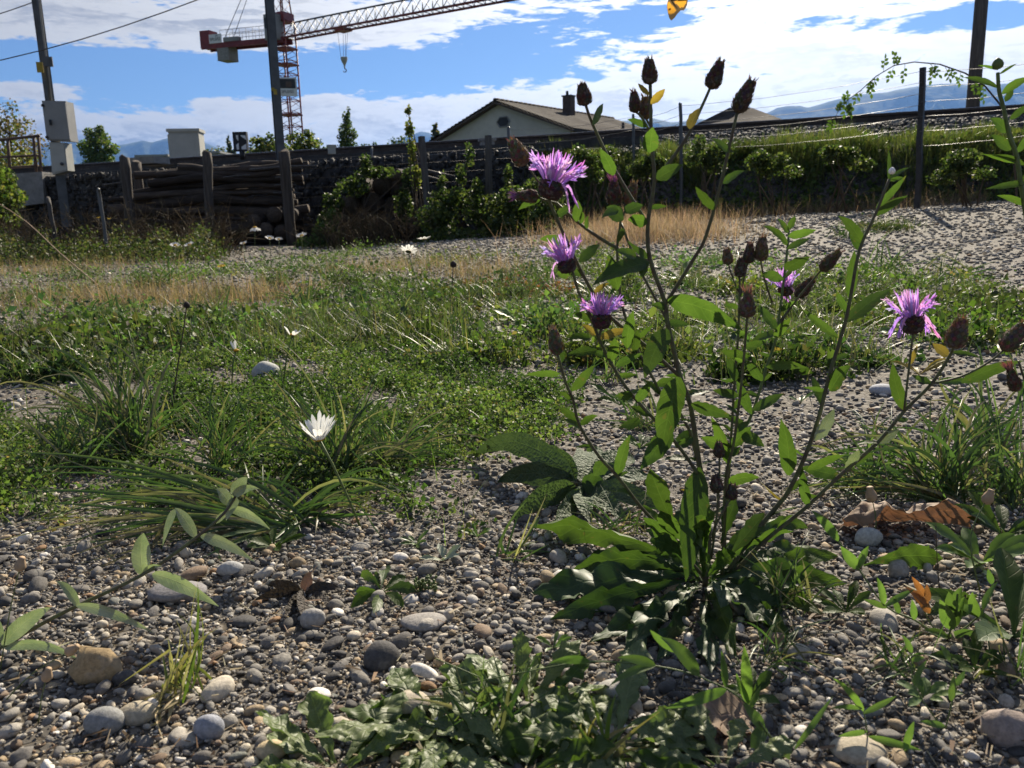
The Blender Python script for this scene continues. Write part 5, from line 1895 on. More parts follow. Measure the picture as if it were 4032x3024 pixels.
def build_brush_weeds():
    rng = np.random.default_rng(66)
    n = 1500
    px = rng.uniform(-60, 900, n); Y = rng.uniform(8.3, 11.4, n)
    x = (px - 2016) / F_PX * Y
    per = 12
    h = rng.uniform(.08, .42, n) * (.5 + .5 * np.sin(px * .021) ** 2)
    P = np.repeat(np.column_stack([x, Y, H(x, Y)]), per, axis=0); hh = np.repeat(h, per)
    P[:, 2] += rng.random(n * per) * hh
    P[:, :2] += rng.normal(0, .05, (n * per, 2))
    V, F, C = leaf_cloud(P, .035, pal(rng, n * per, [(.035, .05, .018), (.05, .07, .025), (.075, .09, .035), (.10, .085, .05)]), rng, .3, .5)
    o = bulk('brush_weeds', V, F, C, M['fol'], smooth=False)
    tag(o, 'dark weeds growing through the dry brush by the logs', 'weeds')
    # wisps of thin grass through the creeping mat and loose straw bits on the gravel
    poly = np.array(MAT_POLY); lo, hi = poly.min(0), poly.max(0)
    p = rng.uniform(lo, hi, (9000, 2)); p = p[in_poly(p[:, 0], p[:, 1], MAT_POLY) & (np.abs(p[:, 0]) < .7 * p[:, 1])][:1300]
    B = np.column_stack([p, H(p[:, 0], p[:, 1])])
    blade_field('mat_grass', 'wispy thin grass growing through the creeping mat', B, rng.uniform(.015, .09, len(B)), 1.4, .0014, [(.10, .145, .035), (.13, .17, .05), (.07, .10, .03), (.26, .22, .12)], 67)
    n = 2600
    Y = .5 + 3.2 * rng.random(n) ** 1.3; x = rng.uniform(-.68, .68, n) * Y
    B = np.column_stack([x, Y, H(x, Y) + .004])
    a = rng.uniform(0, 6.28, n)
    L = rng.uniform(.004, .022, n)
    d = np.column_stack([np.cos(a), np.sin(a), rng.normal(.08, .12, n)]); sd = np.column_stack([-np.sin(a), np.cos(a), np.zeros(n)])
    w = np.where(rng.random(n) < .15, .0018, .0006)[:, None]
    V = np.stack([B - sd * w, B + sd * w, B + d * L[:, None] + sd * w * .5, B + d * L[:, None] - sd * w * .5], 1); V[:, :, 2] += .003
    F = (np.arange(n) * 4)[:, None] + np.arange(4)[None]
    C = np.repeat(pal(rng, n, [(.33, .26, .16), (.20, .13, .08), (.42, .36, .25), (.10, .07, .045)]), 4, axis=0)
    o = bulk('plant_litter', V.reshape(-1, 3), F, C, M['dry'], smooth=False)
    tag(o, 'scattered straw and dead leaf bits on the gravel', 'litter')


build_brush_weeds()


FEATHER = [(1450, 1170, 130), (1560, 1230, 120), (1650, 1190, 110), (1350, 1130, 120), (1750, 1240, 100), (1250, 1190, 110), (1080, 1130, 110), (880, 1180, 100), (1480, 1310, 110), (1120, 1330, 100), (60, 1400, 130), (170, 1360, 110),
           (3180, 1170, 130), (3300, 1230, 120), (3130, 1260, 110), (3450, 1180, 120), (3680, 1260, 140), (3800, 1230, 130), (3920, 1290, 130), (3760, 1320, 120), (2030, 1180, 100), (2450, 1130, 100), (2260, 1080, 90), (560, 1130, 100), (320, 1100, 110), (700, 1290, 100)]
for k, (px, py, w_) in enumerate(FEATHER):
    g = gp(px, py); s_ = (g - CAM).length / F_PX
    cl = [((g.x + random.uniform(-.4, .4) * w_ * s_, g.y + random.uniform(-.3, .3) * w_ * s_, g.z + random.uniform(.1, .35) * w_ * s_), (w_ * s_ * .45, w_ * s_ * .45, w_ * s_ * .3)) for _ in range(5)]
    shrub('feathery_weed', 'dark green feathery weed clump growing from the gravel', cl, 900, .013, [(.035, .06, .022), (.055, .085, .03), (.08, .115, .04), (.11, .14, .05)], 300 + k, tuple(g), 6, 'plant', 'feathery weeds on the gravel', aspect=.3, sr=.0014)


def build_thyme_mat():
    rng = np.random.default_rng(71)
    poly = np.array(MAT_POLY)
    lo, hi = poly.min(0), poly.max(0)
    n = 44000
    p = rng.uniform(lo, hi, (n, 2))
    k = in_poly(p[:, 0], p[:, 1], MAT_POLY)
    g = np.sin(p[:, 0] * 9 + 1) * np.sin(p[:, 1] * 7 + 2) + .5 * np.sin(p[:, 0] * 23 + p[:, 1] * 17)
    edge = np.min([np.abs(p[:, 0] - q[0]) * 0 + np.hypot(p[:, 0] - q[0], p[:, 1] - q[1]) for q in [tuple((1 - f) * np.array(MAT_POLY[i]) + f * np.array(MAT_POLY[(i + 1) % len(MAT_POLY)])) for i in range(len(MAT_POLY)) for f in (0, .2, .4, .6, .8)]], axis=0)
    g2 = np.sin(p[:, 0] * 3.7 + 2) * np.sin(p[:, 1] * 4.9 + p[:, 0] * 2)
    k &= (rng.random(n) < (.36 + .38 * g + .30 * g2) * np.clip(edge / .16, .12, 1)) & (np.abs(p[:, 0]) < p[:, 1] * .70 + .1)
    p = p[k]; n = len(p)
    h = rng.uniform(.006, .034, n) * (1 + 1.1 * np.clip(np.sin(p[:, 0] * 14) * np.sin(p[:, 1] * 11), 0, 1))
    per = 9
    P = np.repeat(np.column_stack([p, H(p[:, 0], p[:, 1]) + .003]), per, axis=0)
    P[:, 2] += rng.random(n * per) * np.repeat(h, per)
    P[:, :2] += rng.normal(0, .006, (n * per, 2))
    cl = pal(rng, n, [(.075, .105, .03), (.10, .125, .04), (.055, .08, .026), (.15, .15, .06), (.19, .12, .06), (.16, .14, .09)], [.30, .27, .27, .11, .01, .04])
    lf = .5 + .5 * np.sin(p[:, 0] * 4.1 + 1.7) * np.sin(p[:, 1] * 5.3 + p[:, 0] * 1.9) + .25 * np.sin(p[:, 0] * 12 + p[:, 1] * 9)
    cl = cl * np.column_stack([.62 + .48 * lf, .75 + .42 * lf, .8 + .4 * lf])
    V, F, C = leaf_cloud(P, .0085, np.repeat(cl, per, axis=0) * rng.uniform(.8, 1.25, (n * per, 1)), rng, .36, .5)
    o = bulk('thyme_mat', V, F, C, M['fol'], smooth=False)
    tag(o, 'dense low mat of tiny green leaves creeping over the gravel', 'ground cover')
    print('thyme', len(F))


build_thyme_mat()


# rose cane arching in front of the hills
def build_cane():
    rng = random.Random(9)
    Y = 8.6
    px = [(4010, 930), (4000, 720), (3985, 540), (3945, 420), (3875, 335), (3800, 288), (3700, 253), (3600, 244), (3520, 258), (3450, 300), (3390, 355), (3330, 400), (3300, 440), (3285, 470)]
    pts = [at(a, b, Y - .0005 * (4032 - a)) for a, b in px]
    b = pts[0]; g = Vector((b.x, b.y, hz(b.x, b.y)))
    t = thing('rose_cane', 'arching thorny rose cane with small leaves over the fence post', 'plant', tuple(g))
    full = [g] + pts
    MB().tube(full, [.012] + [.011 - .0007 * k for k in range(len(pts))], 6).build('stem', M['trunk'], t)
    for i in range(5, len(pts)):
        for rep in range(3):
            f = rng.random()
            p = pts[i - 1].lerp(pts[i], f)
            dr = Vector((rng.uniform(-.7, .7), rng.uniform(-.4, .4), rng.choice((-1, -1, -.8, .6)))).normalized()
            e = p + dr * rng.uniform(.09, .16)
            mb = MB(); mb.tube([p, e], [.0025, .0015], 4)
            for q in range(5):
                c = p.lerp(e, .35 + .16 * q)
                sd = Vector((dr.z, 0, -dr.x)) * (1 if q % 2 else -1)
                tip = c + (sd * .8 + dr * .5).normalized() * rng.uniform(.035, .055)
                if q == 4:
                    tip = e + dr * .05
                mb.leaf(c, tip, .030, (rng.uniform(-.6, .6), -1, rng.uniform(-.4, .6)), 0, 'ovate', nseg=4, cross=1)
            mb.build('leaf_spray', M['knap'], t)


build_cane()

# =================================================================== FOREGROUND PLANTS
PXM = lambda Y: Y / F_PX * 1.02          # metres per photograph pixel at depth Y


class Plant:
    def __init__(self, name, label, cat, base_px, group=None):
        g = gp(*base_px)
        self.g = g
        self.Y = g.y
        self.t = thing(name, label, cat, (g.x, g.y, hz(g.x, g.y) - .004), group)
        self.r = random.Random(int(base_px[0] * 7 + base_px[1]))

    def pt(self, px, py, dy=0.0):
        return at(px, py, self.Y + dy)

    def stem(self, pts, w0, w1, dy0=0.0, dy1=0.0, mat='stem', sides=7, name='stem', smooth=3, leaves=None):
        n = len(pts)
        P = [self.pt(a, b, dy0 + (dy1 - dy0) * i / max(1, n - 1)) for i, (a, b) in enumerate(pts)]
        Q = []
        for i in range(n - 1):                       # Catmull-Rom
            p0, p1, p2, p3 = P[max(i - 1, 0)], P[i], P[i + 1], P[min(i + 2, n - 1)]
            for k in range(smooth):
                t = k / smooth
                Q.append(0.5 * ((2 * p1) + (p2 - p0) * t + (2 * p0 - 5 * p1 + 4 * p2 - p3) * t * t + (3 * p1 - p0 - 3 * p2 + p3) * t ** 3))
        Q.append(P[-1])
        m_ = len(Q)
        MB().tube(Q, [(w0 + (w1 - w0) * i / (m_ - 1)) * PXM(self.Y) / 2 for i in range(m_)], sides).build(name, M[mat], self.t)
        if leaves:                                   # smaller leaves set alternately up the stem
            cnt, ln, f0, f1 = leaves
            r = self.r
            for k in range(cnt):
                f = f0 + (f1 - f0) * (k + r.uniform(.2, .8)) / cnt
                b = Q[int(f * (m_ - 1))]
                side = Vector((1 if k % 2 else -1, r.uniform(-.8, .8), r.uniform(-.1, .9))).normalized()
                L_ = ln * r.uniform(.5, 1.15) * PXM(self.Y) * (1.15 - .5 * f)
                e = b + side * L_
                ax = (e - b).normalized()
                nn = Quaternion(ax, r.uniform(-1.3, 1.3)) @ (CAM - b).normalized()
                mb = MB(); mb.leaf(b, e, L_ * r.uniform(.26, .42), nn, r.uniform(-.05, .2), 'lance', .15, 6, .25, 9, .1, rnd=r, twist=r.uniform(-.8, .8))
                mb.build('leaf', M['knap_yellow' if r.random() < .06 else 'knap'], self.t)
        return P

    def leaf(self, a, b, w, dy0=0.0, dy1=None, mat='knap', prof='lance', serr=.16, teeth=7, arch=0.08, tilt=None, fold=.22, ripple=.08, curl=0.0, nseg=12, name='leaf', label=None, ground=False, twist=None):
        r = self.r
        if dy1 is None:
            dy1 = dy0 + r.uniform(-.03, .03)
        p = self.pt(*a, dy0)
        q = gp(*b, lift=.006) if ground else self.pt(*b, dy1)
        view = (CAM - (p + q) / 2).normalized()
        ax = (q - p).normalized()
        ang = tilt if tilt is not None else r.uniform(-.7, .7)
        n = Quaternion(ax, ang) @ view
        mb = MB()
        mb.leaf(p, q, w * PXM((p.y + q.y) / 2), n, arch, prof, serr, teeth, fold, nseg, ripple, curl, rnd=r, twist=r.uniform(-.5, .5) if twist is None else twist, bend=r.uniform(-.10, .10))
        o = mb.build(name, M[mat], self.t)
        if label:
            o['label'] = label
        return o

    def seed_head(self, top, base, w, dy=0.0, tone=0, tuft=None):
        """brown spent head: egg of overlapping scales with a frayed crown"""
        r = self.r
        p, q = self.pt(*base, dy), self.pt(*top, dy)
        ax = (q - p); L = ax.length; ax.normalize()
        R0 = w * PXM(self.Y + dy) / 2
        cc = [(.085, .060, .045), (.14, .10, .065), (.11, .075, .05)][tone % 3]
        mb = MB()
        mb.lathe(p, ax, [(0, R0 * .30), (L * .08, R0 * .72), (L * .25, R0 * .95), (L * .45, R0 * .92), (L * .68, R0 * .66), (L * .86, R0 * .44), (L * .95, R0 * .30)], 12, col=cc)
        core = mb.build('seed_head', M['seed'], self.t)
        ref = ax.cross(Vector((0.3, 1, 0.2))).normalized(); ref2 = ax.cross(ref)
        mb = MB()
        prof = lambda f: R0 * (0.72 + .28 * math.sin(min(1, f / .3) * 1.57)) * (1 - max(0, (f - .40) / .60) * .55)
        for ring in range(9):
            f = .04 + ring * .095
            for k in range(10):
                a = 6.283 * (k + .5 * (ring % 2)) / 10 + r.uniform(-.15, .15)
                d = ref * math.cos(a) + ref2 * math.sin(a)
                b0 = p + ax * L * f + d * prof(f) * .96
                f2 = f + .15
                tp = p + ax * L * f2 + d * prof(f2) * (1.06 + r.uniform(0, .14))
                c = tuple(x * r.uniform(.6, 1.5) for x in cc)
                mb.leaf(b0, tp, R0 * .50, d, 0.0, 'ovate', nseg=2, cross=1, col=c, fold=-.1, rnd=r)
        for k in range(26):
            a = r.random() * 6.283
            d = ref * math.cos(a) + ref2 * math.sin(a)
            b0 = p + ax * L * r.uniform(.72, .9) + d * R0 * .30
            tp = b0 + (ax + d * r.uniform(.0, .55)).normalized() * L * r.uniform(.12, .30)
            mb.blade([b0, b0.lerp(tp, .6) + ax * .0006, tp], R0 * .11, col=tuple(x * r.uniform(.9, 2.2) for x in cc))
        if tuft:
            for k in range(50):
                a = r.random() * 6.283
                d = ref * math.cos(a) + ref2 * math.sin(a)
                b0 = p + ax * L * .9 + d * R0 * .25
                tp = b0 + (ax + d * r.uniform(.0, .7)).normalized() * L * r.uniform(.25, .5)
                mb.blade([b0, b0.lerp(tp, .6), tp], R0 * .09, col=tuple(x * r.uniform(.7, 1.3) for x in tuft))
        o = mb.build('scales', M['seed'], None, smooth=True)
        o.parent = core; o.location = -Vector(ORIGIN[self.t.name])

    def flower(self, centre, base, wpx, hpx, dy=0.0, n=72, droop=0.0, fade=1.0, side=0.0):
        """purple knapweed head: scaly cup and spreading thread-like florets"""
        r = self.r
        c, b = self.pt(*centre, dy), self.pt(*base, dy)
        ax = (c - b); L = ax.length; ax.normalize()
        s = PXM(self.Y + dy)
        R0 = wpx * s / 2; Hf = hpx * s; cr = R0 * .46
        cc = (.06, .035, .035)
        mb = MB()
        mb.lathe(b, ax, [(0, cr * .35), (L * .12, cr * .78), (L * .40, cr * 1.0), (L * .75, cr * .95), (L * 1.0, cr * .75)], 14, col=cc)
        core = mb.build('involucre', M['seed'], self.t)
        ref = ax.cross(Vector((0.3, 1, 0.2))).normalized(); ref2 = ax.cross(ref)
        mb = MB()
        for ring in range(7):
            f = .05 + ring * .12
            for k in range(11):
                a = 6.283 * (k + .5 * (ring % 2)) / 11
                d = ref * math.cos(a) + ref2 * math.sin(a)
                rr = cr * (.7 + .3 * min(1, f / .35))
                b0 = b + ax * L * f + d * rr * .97
                tp = b + ax * L * (f + .2) + d * rr * 1.08
                mb.leaf(b0, tp, cr * .5, d, 0.0, 'ovate', nseg=2, cross=1, col=tuple(x * r.uniform(.6, 1.8) for x in (.075, .045, .035)), fold=-.1, rnd=r)
        o = mb.build('scales', M['seed'], None); o.parent = core; o.location = -Vector(ORIGIN[self.t.name])
        pc = [(.53, .29, .63), (.61, .36, .70), (.45, .22, .56), (.67, .44, .74)]
        mb = MB()
        for k in range(n):
            a = r.random() * 6.283
            d = ref * math.cos(a) + ref2 * math.sin(a)
            q = r.random()
            outer = k < n * .55
            spread = r.uniform(.75, 1.0) if outer else r.uniform(.05, .65)
            b0 = b + ax * L * .95 + d * cr * (.75 if outer else .55 * r.random())
            rise = Hf * (r.uniform(.25, .75) if outer else r.uniform(.65, 1.0))
            if outer and r.random() < droop:
                rise = -Hf * r.uniform(.2, .9)
            tp = b0 + d * (R0 - cr * .7) * spread + ax * rise + Vector((side * R0 * .3, 0, 0)) * r.random()
            m1 = b0.lerp(tp, .45) + ax * Hf * .12 + d * R0 * .04
            col = tuple(x * fade * r.uniform(.75, 1.2) for x in pc[r.randrange(4)])
            wd = R0 * r.uniform(.07, .12)
            mb.blade([b0, b0.lerp(m1, .6) + ax * Hf * .04, m1, tp], wd, col=col, taper=.85)
            if outer:                               # forked tips
                for _ in range(2):
                    t2 = m1.lerp(tp, .4)
                    e = tp + Vector((r.gauss(0, 1), r.gauss(0, .6), r.gauss(0, 1))) * R0 * .10
                    mb.blade([t2, t2.lerp(e, .6), e], wd * .7, col=col, taper=.85)
        mb.build('petals', M['petal'], self.t)

    def bud(self, c, w, dy=0.0, mat='stem_green', base=None):
        r = self.r
        p = self.pt(*c, dy)
        R0 = w * PXM(self.Y + dy) / 2
        mb = MB()
        ax = (p - self.pt(*base, dy)).normalized() if base else Vector((0, 0, 1))
        if mat == 'dry_bud':                          # papery ribbed capsule with a toothed mouth
            R0 *= .8
            mb.lathe(p - ax * R0 * 1.2, ax, [(0, R0 * .25), (R0 * .35, R0 * .75), (R0 * 1.0, R0), (R0 * 1.7, R0 * .82), (R0 * 2.3, R0 * .5), (R0 * 2.55, R0 * .58)], 20)
            c0 = p
            for i, q in enumerate(mb.v):
                if i % 2:
                    w_ = Vector(q) - p; al = ax * w_.dot(ax)
                    mb.v[i] = tuple(p + al + (w_ - al) * .86 + (ax * R0 * .16 if i >= 100 else Vector((0, 0, 0))))
        else:
            mb.lathe(p - ax * R0, ax, [(0, R0 * .4), (R0 * .3, R0 * .85), (R0 * .9, R0), (R0 * 1.5, R0 * .75), (R0 * 2.0, R0 * .2)], 12)
        mb.build('bud', M[mat], self.t)


def knapweed_main():
    P = Plant('knapweed', 'tall branching purple knapweed rooted in the gravel with mostly spent heads', 'plant', (2775, 2310))
    A = [(2775, 2312), (2790, 2150), (2783, 1991), (2754, 1832), (2718, 1596), (2677, 1480), (2629, 1272), (2616, 1184), (2558, 1018), (2551, 873), (2576, 714), (2565, 555), (2560, 331)]
    P.stem(A, 24, 13, leaves=(12, 120, .05, .8))
    P.seed_head((2555, 228), (2560, 332), 58)
    P.stem([(2560, 520), (2525, 460), (2502, 440)], 10, 9, .02, .02)
    P.seed_head((2495, 356), (2503, 444), 46, .02)
    P.stem([(2562, 500), (2548, 475), (2543, 465)], 9, 8, .03, .03)
    P.seed_head((2540, 376), (2544, 470), 50, .03, 1)
    P.stem([(2549, 880), (2421, 671), (2334, 490), (2306, 412)], 14, 10, 0, -.03)
    P.seed_head((2290, 325), (2306, 416), 58, -.03)
    P.stem([(2578, 714), (2696, 555), (2761, 425), (2797, 345)], 14, 10, 0, .02)
    P.seed_head((2840, 236), (2797, 350), 60, .02)
    P.stem([(2622, 1195), (2732, 1018), (2779, 931), (2840, 714), (2903, 439)], 15, 11, 0, -.03)
    P.seed_head((2965, 312), (2900, 442), 66, -.03)
    P.stem([(2563, 1034), (2443, 985), (2312, 904), (2190, 799)], 15, 11, 0, -.02)
    P.stem([(2674, 1480), (2540, 1360), (2397, 1243), (2337, 1157), (2274, 1039), (2181, 837), (2155, 770)], 16, 12, 0, -.04, leaves=(5, 80, .05, .7))
    P.flower((2180, 712), (2160, 785), 215, 118, -.04, 105, .10)
    P.seed_head((2030, 770), (2120, 775), 52, -.03, 2, tuft=(.22, .10, .26))
    P.stem([(2190, 800), (2150, 790), (2115, 775)], 10, 9, -.03, -.03)
    P.stem([(2190, 795), (2130, 730), (2090, 672), (2065, 640)], 9, 7, -.02, -.01)
    P.seed_head((2012, 548), (2068, 650), 70, -.01, 1)
    # double head in the middle
    P.stem([(2790, 2050), (2716, 1697), (2610, 1557), (2571, 1489), (2513, 1383), (2460, 1242), (2439, 1132), (2430, 968), (2443, 871), (2420, 800)], 14, 10, .03, .05, leaves=(9, 100, .05, .75))
    P.seed_head((2415, 712), (2420, 805), 62, .05, 0, tuft=(.34, .13, .30))
    P.stem([(2443, 871), (2462, 830), (2475, 800)], 9, 8, .05, .05)
    P.seed_head((2500, 715), (2470, 805), 52, .05, 1)
    P.stem([(2640, 1305), (2616, 1242), (2527, 1077), (2481, 972), (2447, 880)], 11, 10, .0, .05)
    # lower left flowers
    P.stem([(2768, 1900), (2667, 1750), (2494, 1562), (2412, 1441), (2359, 1335), (2320, 1234), (2278, 1149), (2253, 1062)], 15, 10, -.02, -.05, leaves=(8, 90, .05, .8))
    P.flower((2226, 1022), (2240, 1075), 160, 105, -.05, 64, .08)
    P.stem([(2359, 1335), (2367, 1290)], 10, 10, -.05, -.05)
    P.flower((2368, 1235), (2368, 1296), 165, 90, -.05, 84)
    P.stem([(2770, 2270), (2640, 2120), (2523, 1996), (2431, 1875), (2359, 1798), (2281, 1673), (2257, 1576), (2228, 1509), (2195, 1393)], 15, 10, -.01, -.07, leaves=(8, 100, .05, .9))
    P.seed_head((2175, 1290), (2196, 1396), 60, -.07, 1)
    # low dark heads by the stem
    P.stem([(2800, 2200), (2820, 2050), (2832, 1885), (2832, 1800)], 10, 8, -.05, -.05)
    P.seed_head((2830, 1738), (2832, 1802), 48, -.05)
    P.stem([(2805, 2120), (2830, 1985), (2822, 1935)], 9, 8, -.06, -.06)
    P.seed_head((2818, 1868), (2824, 1938), 56, -.06)
    P.stem([(2812, 2080), (2860, 1990), (2878, 1965)], 9, 8, -.06, -.06)
    P.seed_head((2886, 1905), (2878, 1968), 50, -.06)
    L = P.leaf
    # (base, tip, width)
    for a, b, w, m_ in [((2563, 410), (2618, 350), 34, 'knap_yellow'), ((2558, 372), (2512, 328), 26, 'knap_yellow'), ((2717, 508), (2758, 425), 50, 'knap_yellow'), ((2585, 705), (2690, 648), 62, 'knap'),
                        ((2334, 492), (2375, 408), 32, 'knap'), ((2415, 690), (2362, 585), 50, 'knap'), ((2812, 826), (2738, 734), 46, 'knap'), ((2846, 722), (2933, 672), 36, 'knap'), ((2870, 600), (2800, 545), 34, 'knap'),
                        ((2192, 848), (2250, 815), 36, 'knap'), ((2268, 872), (2275, 788), 42, 'knap'), ((2288, 880), (2290, 832), 26, 'knap'), ((2219, 946), (2125, 942), 46, 'knap'), ((2310, 900), (2318, 850), 24, 'knap'),
                        ((2130, 780), (2040, 828), 36, 'knap'), ((2558, 600), (2572, 500), 66, 'knap'), ((2548, 500), (2470, 470), 28, 'knap'), ((2455, 866), (2388, 815), 62, 'knap'), ((2460, 838), (2532, 808), 50, 'knap'),
                        ((2549, 877), (2472, 866), 58, 'knap'), ((2443, 900), (2430, 960), 34, 'knap'), ((2435, 830), (2370, 858), 34, 'knap'), ((2540, 1020), (2517, 974), 36, 'knap'), ((2278, 1030), (2360, 962), 46, 'knap'), ((2505, 1010), (2420, 985), 44, 'knap'),
                        ((2432, 1140), (2395, 1000), 60, 'knap'), ((2530, 1090), (2535, 1030), 40, 'knap'), ((2242, 1085), (2190, 1075), 38, 'knap'), ((2300, 1180), (2280, 1250), 40, 'knap'),
                        ((2360, 1334), (2475, 1296), 36, 'knap_yellow'), ((2325, 1332), (2226, 1348), 42, 'knap'), ((2350, 1378), (2236, 1394), 46, 'knap'), ((2407, 1424), (2422, 1330), 52, 'knap'), ((2424, 1442), (2530, 1392), 36, 'knap'), ((2345, 1320), (2290, 1280), 34, 'knap_yellow'),
                        ((2470, 1370), (2495, 1220), 52, 'knap'), ((2500, 1385), (2510, 1300), 44, 'knap'),
                        ((2204, 1472), (2067, 1476), 32, 'knap'), ((2253, 1540), (2342, 1438), 42, 'knap'), ((2205, 1430), (2215, 1370), 30, 'knap'), ((2270, 1660), (2200, 1600), 42, 'knap'), ((2380, 1812), (2338, 1875), 66, 'knap'), ((2432, 1874), (2482, 1712), 54, 'knap'),
                        ((2290, 1690), (2215, 1650), 30, 'knap'), ((2490, 1560), (2420, 1560), 46, 'knap'), ((2505, 1580), (2560, 1500), 44, 'knap'), ((2520, 1660), (2440, 1680), 52, 'knap'), ((2560, 1640), (2480, 1600), 40, 'knap')]:
        L(a, b, w, -.03, mat=m_)
    # the big stem leaves
    L((2556, 1036), (2332, 1126), 82, -.01, -.05, serr=.14, tilt=.55, arch=.10)
    L((2630, 1186), (2925, 1302), 98, -.01, -.05, serr=.14, tilt=.5, arch=.12)
    L((2629, 1296), (2537, 1490), 92, -.02, -.03, serr=.16, tilt=-.1, arch=.02)
    L((2674, 1485), (2602, 1792), 112, -.02, -.05, serr=.14, tilt=.1, arch=.03)
    L((2640, 1690), (2520, 1850), 88, -.03, -.05, serr=.14, tilt=-.2)
    L((2722, 1590), (2885, 1640), 62, -.01, -.03, tilt=.5)
    L((2660, 1760), (2740, 1690), 66, .02, .04)
    L((2752, 1840), (2700, 2290), 128, -.02, -.06, serr=.20, teeth=6, tilt=.35, arch=.04)
    L((2670, 2100), (2560, 1846), 108, -.03, -.05, 'knap', 'oblance', serr=.30, teeth=5, tilt=-.15)
    L((2700, 2150), (2600, 2010), 92, -.02, -.05, 'knap', 'oblance', serr=.2, teeth=5)
    L((2840, 2140), (2900, 1960), 96, .0, .0, 'knap', 'oblance', serr=.2, teeth=5)
    L((2860, 2200), (3010, 2020), 90, .0, .02, 'knap', 'oblance', serr=.3, teeth=5)
    L((2830, 2180), (2960, 2080), 76, .03, .05, 'knap', 'oblance', serr=.3, teeth=5)
    # upright inner leaves of the rosette
    for k in range(18):
        a0 = P.r.uniform(0, 6.28)
        L((2770 + 25 * math.cos(a0), 2270), (2770 + 330 * math.cos(a0) * P.r.uniform(.5, 1.1), 2190 - P.r.uniform(-60, 210)), P.r.uniform(60, 105), .03 * math.sin(a0), .09 * math.sin(a0), P.r.choice(('knap_dark', 'knap')), 'oblance', serr=.35, teeth=P.r.choice((5, 7, 9)), tilt=P.r.uniform(-1.2, 1.2), arch=P.r.uniform(.1, .35), ripple=.2, nseg=22)
    for k in range(14):                              # crowded lower leaves spreading close to the ground
        a0 = P.r.uniform(0, 6.28); q = P.g + Vector((math.cos(a0), math.sin(a0) * .9, 0)) * P.r.uniform(.05, .115)
        b0 = P.g + Vector((math.cos(a0), math.sin(a0), 0)) * .008
        q.z = hz(q.x, q.y) + P.r.uniform(.004, .03); b0.z = hz(b0.x, b0.y) + .004
        mb = MB(); mb.leaf(b0, q, (q - b0).length * P.r.uniform(.22, .34), (P.r.uniform(-.5, .5), P.r.uniform(-.7, .2), 1), P.r.uniform(.1, .3), 'oblance', .3, 6, P.r.uniform(0, .5), 20, .3, rnd=P.r, twist=P.r.uniform(-.7, .7), bend=P.r.uniform(-.15, .15))
        mb.build('leaf', M[P.r.choice(('knap_dark', 'knap_dark', 'knap'))], P.t)
    # basal rosette, tips resting on the gravel
    for a, b, w, ar in [((2750, 2250), (2085, 2068), 112, .14), ((2740, 2262), (2096, 2335), 165, .16), ((2740, 2280), (2165, 2440), 100, .12), ((2745, 2290), (2320, 2530), 100, .12), ((2750, 2300), (2450, 2600), 112, .10),
                        ((2765, 2310), (2585, 2600), 108, .08), ((2780, 2310), (2800, 2650), 104, .12), ((2790, 2310), (2900, 2590), 100, .12), ((2800, 2300), (3060, 2480), 100, .12), ((2800, 2290), (3160, 2330), 100, .14), ((2800, 2280), (3230, 2250), 88, .16),
                        ((2795, 2270), (3190, 2150), 88, .2), ((2760, 2250), (2330, 2180), 96, .2), ((2785, 2260), (3090, 2060), 84, .25), ((2750, 2270), (2260, 2240), 100, .22), ((2770, 2255), (2560, 2130), 100, .25), ((2800, 2270), (3010, 2200), 86, .2)]:
        L(a, b, w * 1.3, 0, mat=P.r.choice(('knap_dark', 'knap_dark', 'knap')), ground=True, prof=P.r.choice(('oblance', 'lobed', 'oblance')), serr=P.r.uniform(.3, .55), teeth=P.r.choice((4, 5, 6, 8)), arch=ar * P.r.uniform(.4, 1.0), tilt=P.r.uniform(-1.0, .5), ripple=.34, fold=P.r.uniform(-.1, .5), nseg=30)


